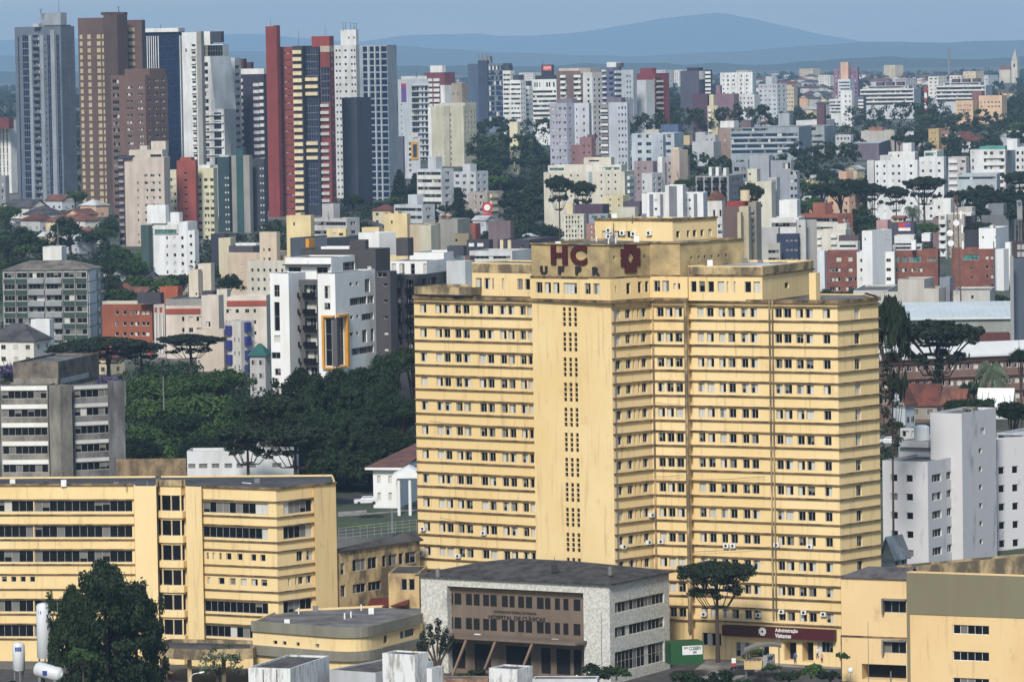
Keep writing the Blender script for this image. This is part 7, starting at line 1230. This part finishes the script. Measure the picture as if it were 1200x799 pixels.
# ---------------------------------------------------------------- foreground pieces
ASPH = dirtym((78, 76, 76), (58, 57, 58), sc=(.3, .3, .3)); PAVE = dirtym((150, 146, 140), (118, 114, 108), sc=(.6, .6, .6)); GRASS = leafm('lawn_grass', (.04, .06, .02), (.10, .13, .05))
def patch(name, pix, mat, dz, kind='structure', h=0):      # flat sheet laid on the ground from pixel outline
    pts = []
    for px, py in pix: D = Dg(px, py); p = W(px, py, D); pts.append((p.x, D))
    mb = MB(); n = len(pts); zt = dz
    g_ = lambda q: ground(q[1]) + zt
    mb.poly([(q[0], q[1], g_(q)) for q in pts])
    if h:
        for i in range(n): a, c = pts[i], pts[(i + 1) % n]; mb.quad((a[0], a[1], g_(a) - h), (c[0], c[1], g_(c) - h), (c[0], c[1], g_(c)), (a[0], a[1], g_(a)))
    return struct(name, mb.mesh(name, mat), kind)
patch('forecourt', [(-200, 830), (1300, 830), (1300, 790), (880, 770), (600, 785), (-200, 785)], ASPH, .02)
patch('pavement', [(850, 801), (905, 785), (985, 786), (990, 776), (890, 766), (830, 776), (800, 800)], PAVE, .14, h=.14)
LW = [(396, 622), (396, 598), (490, 594), (490, 625)]; patch('lawn', LW, GRASS, .03, 'structure'); patch('path', [(396, 606), (396, 600), (490, 597), (490, 602)], PAVE, .05); patch('street', [(396, 590), (396, 583), (440, 580), (440, 592)], ASPH, .03)
# white portico house
wh_ = Bld('portico_house', 'white two-storey house with a rust red roof and columned portico left of the hospital tower', 'house', short='the white portico house'); k = wh_.block(437, 466, 560, 547, 850, PWW, phi=-14, dep=12, par=.05, yb=598); k.F.grid([(442, 446), (455, 459)], 557, 20, 2, 9, 'plain', gm=BLIND); wh_.finish()
e = k.inset(-1.2); zt = k.zt; m = sum(e, Vector((0, 0))) / 4; mb = MB(); m1, m2 = (e[0] + e[3]) / 2 + (e[1] - e[0]).normalized() * 3, (e[1] + e[2]) / 2
for a, c, d, f in ((e[0], e[1], m2, m1), (e[2], e[3], m1, m2)): mb.quad(v3(a, zt), v3(c, zt), v3(d, zt + 2.6), v3(f, zt + 2.6))
mb.poly([v3(e[3], zt), v3(e[0], zt), v3(m1, zt + 2.6)]); wh_.part('tiled_roof', mb, ROOFT); mb = MB()
for i in range(3): a, c = e[i], e[i + 1]; mb.quad(v3(a, zt - .45), v3(c, zt - .45), v3(c, zt - .02), v3(a, zt - .02))
mb.poly([v3(q, zt - .45) for q in e]); wh_.part('eave_band', mb, PWW)
F_ = k.F; 
pm = W(479, 557, 842); mb = MB(); hw, hh = 2.9, 1.5; mb.poly([(pm.x - hw, pm.y, pm.z), (pm.x + hw, pm.y, pm.z), (pm.x, pm.y, pm.z + hh)]); mb.quad((pm.x - hw, pm.y, pm.z), (pm.x, pm.y, pm.z + hh), (pm.x, pm.y + 6, pm.z + hh), (pm.x - hw, pm.y + 6, pm.z)); mb.quad((pm.x + hw, pm.y, pm.z), (pm.x, pm.y, pm.z + hh), (pm.x, pm.y + 6, pm.z + hh), (pm.x + hw, pm.y + 6, pm.z)); mb.box(pm.x - hw, pm.x + hw, pm.y - .05, pm.y + 6, pm.z - .5, pm.z - .003); wh_.part('portico_roof', mb, PWW)
for px in (467, 480, 491): p = W(px, 557, 842.4); mb = MB(); mb.tube([(p.x, p.y + .3, p.z - .5), (p.x, p.y + .3, ground(842) - .5)], [.28, .3], 10); wh_.part('column', mb, PWW)
# cars
def car(px, pyb, D, label, col, rz=0.0, group=None, cat='car', z=None, suv=True):
    p = W(px, pyb, D); z = p.z if z is None else z; o = link('parked_car', None, loc=(p.x, p.y, z), rz=rz); o['label'] = label; o['category'] = cat
    if group: o['group'] = group
    L, Wd = 4.3, 1.75; prof = [(-2.15, .35), (-2.12, .85), (-1.95, 1.0), (-1.15, 1.05), (-.6, 1.5), (1.1, 1.52), (1.75, 1.05), (2.1, .98), (2.15, .4)]
    mb = MB(); n = len(prof); wv = [Wd / 2 if z_ < 1.1 else Wd / 2 - .2 for _, z_ in prof]
    for i in range(n - 1):
        (xa, za), (xb, zb_) = prof[i], prof[i + 1]; mb.quad((xa, -wv[i], za), (xb, -wv[i + 1], zb_), (xb, wv[i + 1], zb_), (xa, wv[i], za))
    for s in (-1, 1):
        mb.poly([(x, s * w_, z_) for (x, z_), w_ in zip(prof, wv)])
    mb.quad((-2.15, -wv[0], .35), (-2.15, wv[0], .35), (2.15, wv[-1], .4), (2.15, -wv[-1], .4)); link('body', mb.mesh('body', flat(col, .3)), o)
    g = MB()
    for s in (-1, 1): y = s * (Wd / 2 - .07); g.poly([(-.98, y * 1.02, 1.08), (-.58, y * .93, 1.42), (1.05, y * .93, 1.42), (1.5, y * 1.02, 1.08)])
    g.quad((-1.13, -.62, 1.10), (-.66, -.58, 1.47), (-.66, .58, 1.47), (-1.13, .62, 1.10)); link('windows', g.mesh('windows', GLASS), o)
    for x in (-1.35, 1.35):
        for s in (-1, 1): m_ = MB(); m_.tube([(x, s * .7, .33), (x, s * .9, .33)], [.33, .33], 12); link('wheel', m_.mesh('wheel', BLK), o)
    for s in (-1, 1): m_ = MB(); m_.box(-2.17, -2.1, s * .6 - .15, s * .6 + .15, .66, .82); link('headlight', m_.mesh('headlight', WHT), o)
    return o
car(429, 591, 838, 'white car parked beside the white portico house', (220, 220, 222), .1)
car(1043, 521, 868, 'white car parked behind the weathered white apartments, right of the hospital tower', (214, 214, 216), -.3)
for i, (px, py, c, lab) in enumerate([(583, 172, (200, 204, 210), 'pale car on the distant sloping street right of the blue-grey slab tower'), (608, 168, (150, 40, 44), 'red car farther along the distant sloping street'), (575, 246, (220, 220, 222), 'white car near the round red sign'), (556, 247, (210, 212, 216), 'white van-like car left of the round red sign'), (866, 792, (60, 62, 66), 'dark car on the road below the hospital entrance'), (12, 263, (210, 210, 214), 'white car parked at the left below the light grey tower')]):
    D = Dg(px, py); car(px, py, D, lab, c, random.uniform(-.5, .5))
# white gas tanks
def tank(px, ytop, ybot, wpx, D, label, name='gas_tank'):
    k = D / F; a, b_ = W(px, ybot, D), W(px, ytop, D); r = wpx * k / 2; H = b_.z - a.z; o = link(name, None, loc=(a.x, a.y, a.z)); tag(o, label, 'tank', 'white gas tanks of the hospital')
    mb = MB(); mb.tube([(0, 0, .8), (0, 0, 1.0), (0, 0, H - r * .45), (0, 0, H - r * .15), (0, 0, H)], [r * .7, r, r, r * .8, r * .25], 18); link('vessel', mb.mesh('vessel', TANKM, True), o)
    for t in (0.8, 2.9, 5): m_ = MB(); m_.tube([(math.cos(t) * r * .75, math.sin(t) * r * .75, -1.5), (math.cos(t) * r * .75, math.sin(t) * r * .75, 1.1)], [.12, .12], 6); link('leg', m_.mesh('leg', GREYM), o)
    return o, r, H
TANKM = wallm((214, 218, 222), .12, .5); LB = flat((40, 62, 140), .5)
t1, r, H = tank(52, 706, 778, 16.5, 655, 'tallest white gas tank, left of the big dark tree'); mb = MB()
for i, a in enumerate((-2.2, -1.9)): mb.obox((math.cos(a) * (r + .02), math.sin(a) * (r + .02), H - 1.5), (.3, -.02, 0), (0, .1, 0), (0, 0, .45))
link('marking', mb.mesh('marking', LB), t1)
t2, r, H = tank(22.5, 752, 792, 14.5, 645, 'short white upright gas tank at lower left')
for i, a in enumerate((-1.9, -1.55, -1.2)): mb = MB(); mb.obox((math.cos(a) * (r + .02) - .12, math.sin(a) * (r + .02), H - 1.15), (.24, 0, 0), (0, -.05, 0), (0, 0, .55)); link('marking', mb.mesh('marking', LB), t2)
p = W(57, 787, 640); o = link('gas_tank', None, loc=p, rz=-.35); tag(o, 'white gas tank lying on its side, tilted', 'tank', 'white gas tanks of the hospital'); mb = MB(); q_ = lambda x, z=0: (x, 0, -x * .22 + z)
mb.tube([q_(-2.1), q_(-1.95), q_(-1.6), q_(1.6), q_(1.95), q_(2.1)], [.2, .75, 1.05, 1.05, .75, .2], 18); link('vessel', mb.mesh('vessel', TANKM, True), o); mb = MB(); mb.box(-.4, .25, -1.12, -1.03, -.3, .3); link('marking', mb.mesh('marking', LB), o)
for x in (-1.1, 1.2): mb = MB(); mb.box(x - .2, x + .2, -.7, .7, -2.2, -.7); link('saddle', mb.mesh('saddle', GREYM), o)
# white rooftop boxes of the nearer buildings at the bottom edge
NW = dirtym((222, 222, 222), (158, 154, 148), .36, .52, (1.6, 1.6, .35)); FR = dirtym((96, 92, 88), (60, 56, 54), sc=(.6, .6, .6))
b = Bld('white_roof_building', 'white walled rooftop with ribbed front at the bottom edge below the low curved building', 'building', short='the white rooftop at the bottom'); k = b.block(291, 340, 386, 783, 610, NW, phi=-20, par=.25, roofm=FR); k.F.rect(k.F.u(308, 790), k.F.u(309, 790), -2, k.zt - .2, 'panel', mat=CURT, dep=.12); k.F.rect(k.F.u(324, 790), k.F.u(325, 790), -2, k.zt - .2, 'panel', mat=CURT, dep=.12)
b.block(386, 440, 508, 788, 614, wallm((190, 192, 196)), phi=-34, par=.2, roofm=FR, name='low_wall'); b.block(448, 486, 502, 767, 606, NW, phi=-30, par=.2, roofm=FR, name='stair_box'); b.block(500, 506, 508, 783, 604, NW, phi=-30, name='side_box'); b.finish(); b.mast(339, 764, 784, 612, .05)
b = Bld('white_roof_building', 'small white rooftop box with rounded panels in front of the stone building porch', 'building'); k = b.block(573, 606, 624, 784, 612, NW, phi=-30, par=.2, roofm=FR); b.block(624, 700, 702, 795, 611, wallm((206, 206, 208)), phi=-6, par=.1, name='low_wall'); b.finish()
b = Bld('planter_wall', 'low brick-edged planter wall at the foot of the stone building', 'wall'); k = b.block(505, 572, 574, 795, 634, dirtym((160, 128, 104), (120, 90, 74), sc=(1, 1, 1)), phi=-8, par=.1); b.finish()
# green container truck with its notice
tr = Bld('container', 'green cargo container with a white printed notice beside the white stone building', 'container', short='the green container'); GRN = wallm((34, 88, 44), .3, .5)
k = tr.block(786, 824, 827, 751, 672, GRN, phi=14, yb=777, par=.05, dep=3, roofm=flat((30, 70, 38), .6)); k.F.grid([(799.5, 823)], 756, 0, 1, 10.5, 'panel', mat=WHT, dep=.08, xr=812)
for i in range(9): u = k.F.L * (i + .5) / 9; k.F.rect(u - .05, u + .05, k.zb + .3, k.zt - .2, 'panel', mat=GRN, dep=.05) if not 12.5 < 0 and (k.F.u(799, 760) > u) else None
tr.finish(); text_on(tr, k.F, 'COSERV', 807, 821.5, 756.8, 761, BLK, out=.1, thick=.03, bold=.01); text_on(tr, k.F, 'CRIATEC', 801, 806, 757.5, 760, flat((150, 60, 110), .5), out=.1, thick=.03); text_on(tr, k.F, '84', 812, 816, 762, 765.2, BLK, out=.1, thick=.03)
# entrance canopy booth
bo = Bld('entrance_shelter', 'grey curved fabric shelter over the hospital entrance ramp', 'shelter'); p = W(897, 762, 668); bo.start((p.x, p.y, ground(668))); mb = MB(); a, c = W(872, 762, 664), W(915, 757, 672); 
for i in range(6):
    f = lambda q, s: (a.x + (c.x - a.x) * q, a.y + (c.y - a.y) * q + s * 2.4, a.z + .9 * math.sin(math.pi * (.12 + .7 * q)) + (c.z - a.z) * q - abs(s) * .25)
    mb.quad(f(i / 6, -.6), f((i + 1) / 6, -.6), f((i + 1) / 6, .6), f(i / 6, .6)); mb.quad(f(i / 6, -.6), f((i + 1) / 6, -.6), (f((i + 1) / 6, -.6)[0], f((i + 1) / 6, -.6)[1], f((i + 1) / 6, -.6)[2] - .35), (f(i / 6, -.6)[0], f(i / 6, -.6)[1], f(i / 6, -.6)[2] - .35))
bo.part('fabric_roof', mb, wallm((140, 136, 128)))
for q in (.05, .5, .95):
    for s in (-.5, .5): mb = MB(); x, y = a.x + (c.x - a.x) * q, a.y + (c.y - a.y) * q + s * 2.4; mb.tube([(x, y, ground(668)), (x, y, a.z + .6)], [.05, .05], 5); bo.part('post', mb, GREYM)
bt = Bld('ticket_booth', 'small grey booth with a dark pane in front of the fabric shelter', 'booth'); k = bt.block(894, 899, 908, 768, 660, (160, 160, 158), phi=-30, yb=783, par=.05); k.S.grid([(900, 907)], 769.5, 0, 1, 6, 'plain', gm=flat((70, 84, 120), .4), xr=900); bt.finish()
rp = Bld('ramp_wall', 'low cream ramp wall with a handrail in front of the entrance doors', 'wall'); k = rp.block(872, 893, 894, 774, 662, (214, 186, 132), phi=-8, yb=784, par=.03, dep=4); rp.finish()
mb = MB()
for px in (874, 879, 884, 889): a = W(px, 766, 662); c = W(px, 775, 662); mb.tube([c, a], [.03, .03], 4)
mb.tube([W(874, 766, 662), W(889, 768, 662)], [.04, .04], 4); rp.part('handrail', mb, flat((120, 60, 50), .6))
sg_ = Bld('notice_board', 'small white upright notice board with a red panel near the entrance kerb', 'sign'); p = W(860, 784, 656); sg_.start((p.x, p.y, p.z)); mb = MB(); mb.box(p.x - .3, p.x + .3, p.y, p.y + .08, p.z + .9, p.z + 1.6); sg_.part('panel', mb, WHT); mb = MB(); mb.box(p.x - .3, p.x + .3, p.y, p.y + .08, p.z + .45, p.z + .89); sg_.part('lower_panel', mb, flat((170, 50, 50), .6)); mb = MB(); mb.tube([(p.x, p.y + .12, p.z - .3), (p.x, p.y + .12, p.z + 1.6)], [.04, .04], 5); sg_.part('post', mb, GREYM)
# lamps, poles, globes
def lamp(px, yt, yb_, D, label, side=1):
    a, c = W(px, yb_, D), W(px, yt, D); o = link('street_lamp', None, loc=a); tag(o, label, 'street lamp'); H = c.z - a.z; mb = MB(); mb.tube([(0, 0, 0), (0, 0, H * .8), (side * .5, 0, H * .95), (side * 1.3, 0, H)], [.09, .06, .05, .04], 6); link('pole', mb.mesh('pole', WHT), o); mb = MB(); mb.tube([(side * 1.3, 0, H - .02), (side * 1.9, 0, H + .1)], [.14, .1], 8); link('lamp_head', mb.mesh('lamp_head', WHT), o)
lamp(223, 788, 815, 620, 'curved white street lamp in front of the sparse grey-green tree', 1)
def pole(px, yt, yb_, D, label, r=.06, globe=0, cat='pole', name='pole_post'):
    a, c = W(px, yb_, D), W(px, yt, D); o = link(name, None, loc=a); tag(o, label, cat); H = c.z - a.z; mb = MB(); mb.tube([(0, 0, 0), (0, 0, H)], [r, r * .7], 7); link('pole', mb.mesh('pole', GREYM), o)
    if globe: mb = MB(); mb.tube([(0, -.02, H - globe), (0, -.02, H - globe * .7), (0, -.02, H), (0, -.02, H + globe * .7), (0, -.02, H + globe)], [globe * .1, globe * .71, globe, globe * .71, globe * .1], 14); link('globe', mb.mesh('globe', WHT, True), o)
    return o
pole(997, 785, 801, 640, 'round white globe lamp at the bottom in front of the tan annex', .05, .42, 'street lamp', 'globe_lamp')
pole(1018, 728, 800, 645, 'thin grey flagpole in front of the tan annex', .05, cat='pole', name='flagpole'); pole(705.5, 718, 790, 650, 'thin pale pole against the side corner of the white stone building', .06, name='flagpole'); pole(676, 792, 801, 640, 'tiny globe lamp at the foot of the stone building porch', .05, .2, 'street lamp', 'globe_lamp')
pole(1044, 786, 800, 645, 'white traffic camera post at the bottom of the tan annex', .12, 0, 'post', 'camera_post'); pole(460, 596, 624, 822, 'square concrete post standing on the lawn behind the annex', .3, 0, 'post', 'concrete_post')
for px, yt, yb_, D in ((147, 445, 475, 960), (192, 441, 480, 960), (68, 262, 300, 1600)): pole(px, yt, yb_, D, {147: 'utility pole right of the grey concrete office block', 192: 'utility pole standing among the broad green trees', 68: 'utility pole behind the green-panelled flats'}[px], .14, 0, 'utility pole', 'utility_pole')
o = pole(1085, 102, 133, 3100, 'red and white radio mast on the wooded ridge between the terraced blocks', .9, 0, 'mast', 'radio_mast')
a = W(1085, 132, 3099); c_ = W(1085, 102, 3099); H = c_.z - a.z
for i in range(5): mb = MB(); mb.tube([(0, 0, H * i / 5 + .01), (0, 0, H * (i + 1) / 5 - .01)], [1.0, 1.0], 8); link('band', mb.mesh('band', WHT if i % 2 else flat((170, 60, 56), .6)), o)
pole(1112, 56, 90, 7000, 'pale distant chimney on the right horizon', 2.2, 0, 'chimney', 'chimney')
# fence between building and lawn
fn = Bld('mesh_fence', 'pale wire mesh fence at the edge of the lawn behind the annex', 'fence'); pts = [W(397, 622, 800), W(488, 612, 806)]; fn.start(pts[0]); 
for i in range(12): q = pts[0].lerp(pts[1], i / 11); mb = MB(); mb.box(q.x - .05, q.x + .05, q.y - .05, q.y + .05, q.z - 1.6, q.z + .6); fn.part('post', mb, GREYM)
mb = MB()
for z in (-1.2, -.6, 0, .5): a, c = pts[0].copy(), pts[1].copy(); a.z += z; c.z += z; mb.tube([a, c], [.03, .03], 4)
fn.part('wires', mb, flat((170, 172, 174), .5), kind='stuff')
# seated and standing people near the entrance
def person(px, pyb, D, label, shirt, pants, seated=False):
    p = W(px, pyb, D); o = link('person', None, loc=p); tag(o, label, 'person')
    if seated: J = [(0, 0, .55), (0, 0, .85), (0, -.02, 1.12), (0, -.03, 1.22), (0, -.04, 1.36), (-.18, 0, 1.08), (-.24, -.12, .85), (-.1, -.32, .78), (.18, 0, 1.08), (.24, -.12, .85), (.1, -.32, .78), (-.1, -.42, .55), (-.1, -.46, .08), (-.1, -.6, .04), (.1, -.42, .55), (.1, -.46, .08), (.1, -.6, .04)]
    else: J = [(0, 0, .92), (0, 0, 1.15), (0, 0, 1.42), (0, 0, 1.52), (0, -.01, 1.66), (-.19, 0, 1.38), (-.25, 0, 1.1), (-.26, -.08, .86), (.19, 0, 1.38), (.25, 0, 1.1), (.26, -.08, .86), (-.1, -.02, .5), (-.11, .02, .08), (-.11, -.13, .04), (.1, -.08, .5), (.11, -.03, .08), (.11, -.18, .04)]
    E_ = [(0, 1), (1, 2), (2, 3), (3, 4), (2, 5), (5, 6), (6, 7), (2, 8), (8, 9), (9, 10), (0, 11), (11, 12), (12, 13), (0, 14), (14, 15), (15, 16)]; R_ = [.15, .13, .15, .06, .105, .07, .05, .038, .07, .05, .038, .085, .05, .04, .085, .05, .04]
    me = bpy.data.meshes.new('body'); me.from_pydata(J, E_, []); bo_ = link('body', me, o); md = bo_.modifiers.new('s', 'SKIN'); 
    for i, v in enumerate(me.skin_vertices[0].data): v.radius = (R_[i], R_[i]); v.use_root = i == 0
    md2 = bo_.modifiers.new('d', 'SUBSURF'); md2.levels = 1; md2.render_levels = 1; dg = bpy.context.evaluated_depsgraph_get(); dg.update(); ev_ = bpy.data.meshes.new_from_object(bo_.evaluated_get(dg)); bo_.modifiers.clear(); bo_.data = ev_
    ev_.materials.clear(); sk = flat((190, 140, 115), .6)
    for m_ in (sk, flat(shirt, .8), flat(pants, .8), BLK): ev_.materials.append(m_)
    for f in ev_.polygons:
        c = f.center; hip = .7 if seated else .95; neck = 1.2 if seated else 1.5
        f.material_index = 3 if c.z < .12 else (2 if c.z < hip and abs(c.x) < .2 else (1 if c.z < neck and not (abs(c.x) > .2 and c.z < hip + .05) else (3 if (c.z > neck + .12 and c.y > -.02) else 0))); f.use_smooth = True
person(963, 776, 662, 'seated person in pink by the planting near the entrance', (206, 150, 156), (50, 52, 70), True); person(932, 778, 664, 'standing person in blue in front of the dark entrance door', (60, 96, 160), (44, 46, 56)); person(958, 772, 668, 'standing person in white beside the entrance windows', (214, 214, 214), (60, 60, 70))

for i, (px, py, c, lab) in enumerate([(140, 796, (40, 42, 48), 'dark parked car at the foot of the big dark tree'), (163, 797, (190, 192, 196), 'silver parked car right of the big dark tree at the bottom'), (186, 796, (110, 30, 34), 'dark red parked car beneath the dirty concrete canopy'), (1012, 797, (200, 202, 204), 'white parked car at the bottom in front of the tan annex')]):
    D = Dg(px, py); car(px, py, D, lab, c, random.uniform(-.3, .3))
# roof clutter on the near rooftops
def clutter(bld_blk, n, seed, ids=(0, 1, 2, 3)):
    rr = random.Random(seed); k = bld_blk; P = k.inset(1.2); P = [P[i_] for i_ in ids]
    for i in range(n):
        u, v = rr.random(), rr.random(); q = P[0].lerp(P[1], u).lerp(P[3].lerp(P[2], u), v); zr = k.zt - k.par; mb = MB(); t = rr.random()
        if t < .4: h = rr.uniform(.4, 1.0); mb.box(q.x - .4, q.x + .4, q.y - .3, q.y + .3, zr, zr + h); nm = 'roof_vent'
        elif t < .7: mb.tube([(q.x, q.y, zr), (q.x, q.y, zr + .9)], [.12, .12], 7); nm = 'vent_pipe'
        else: mb.tube([(q.x, q.y, zr + .15), (q.x + rr.uniform(-3, 3), q.y + rr.uniform(-2, 2), zr + .15)], [.07, .07], 5); nm = 'roof_pipe'
        k.b.part(nm, mb, rr.choice([GREYM, WHT, FR]))
for bl, n, ids in ((lm, 14, (0, 12, 16, 18)), (ck, 8, (0, 9, -2, -1)), (sg, 8, (0, 1, 5, 6)), (tb, 5, (0, 1, 2, 3)), (ur, 5, (0, 1, 2, 3))): clutter(bl, n, n, ids)
label_all()
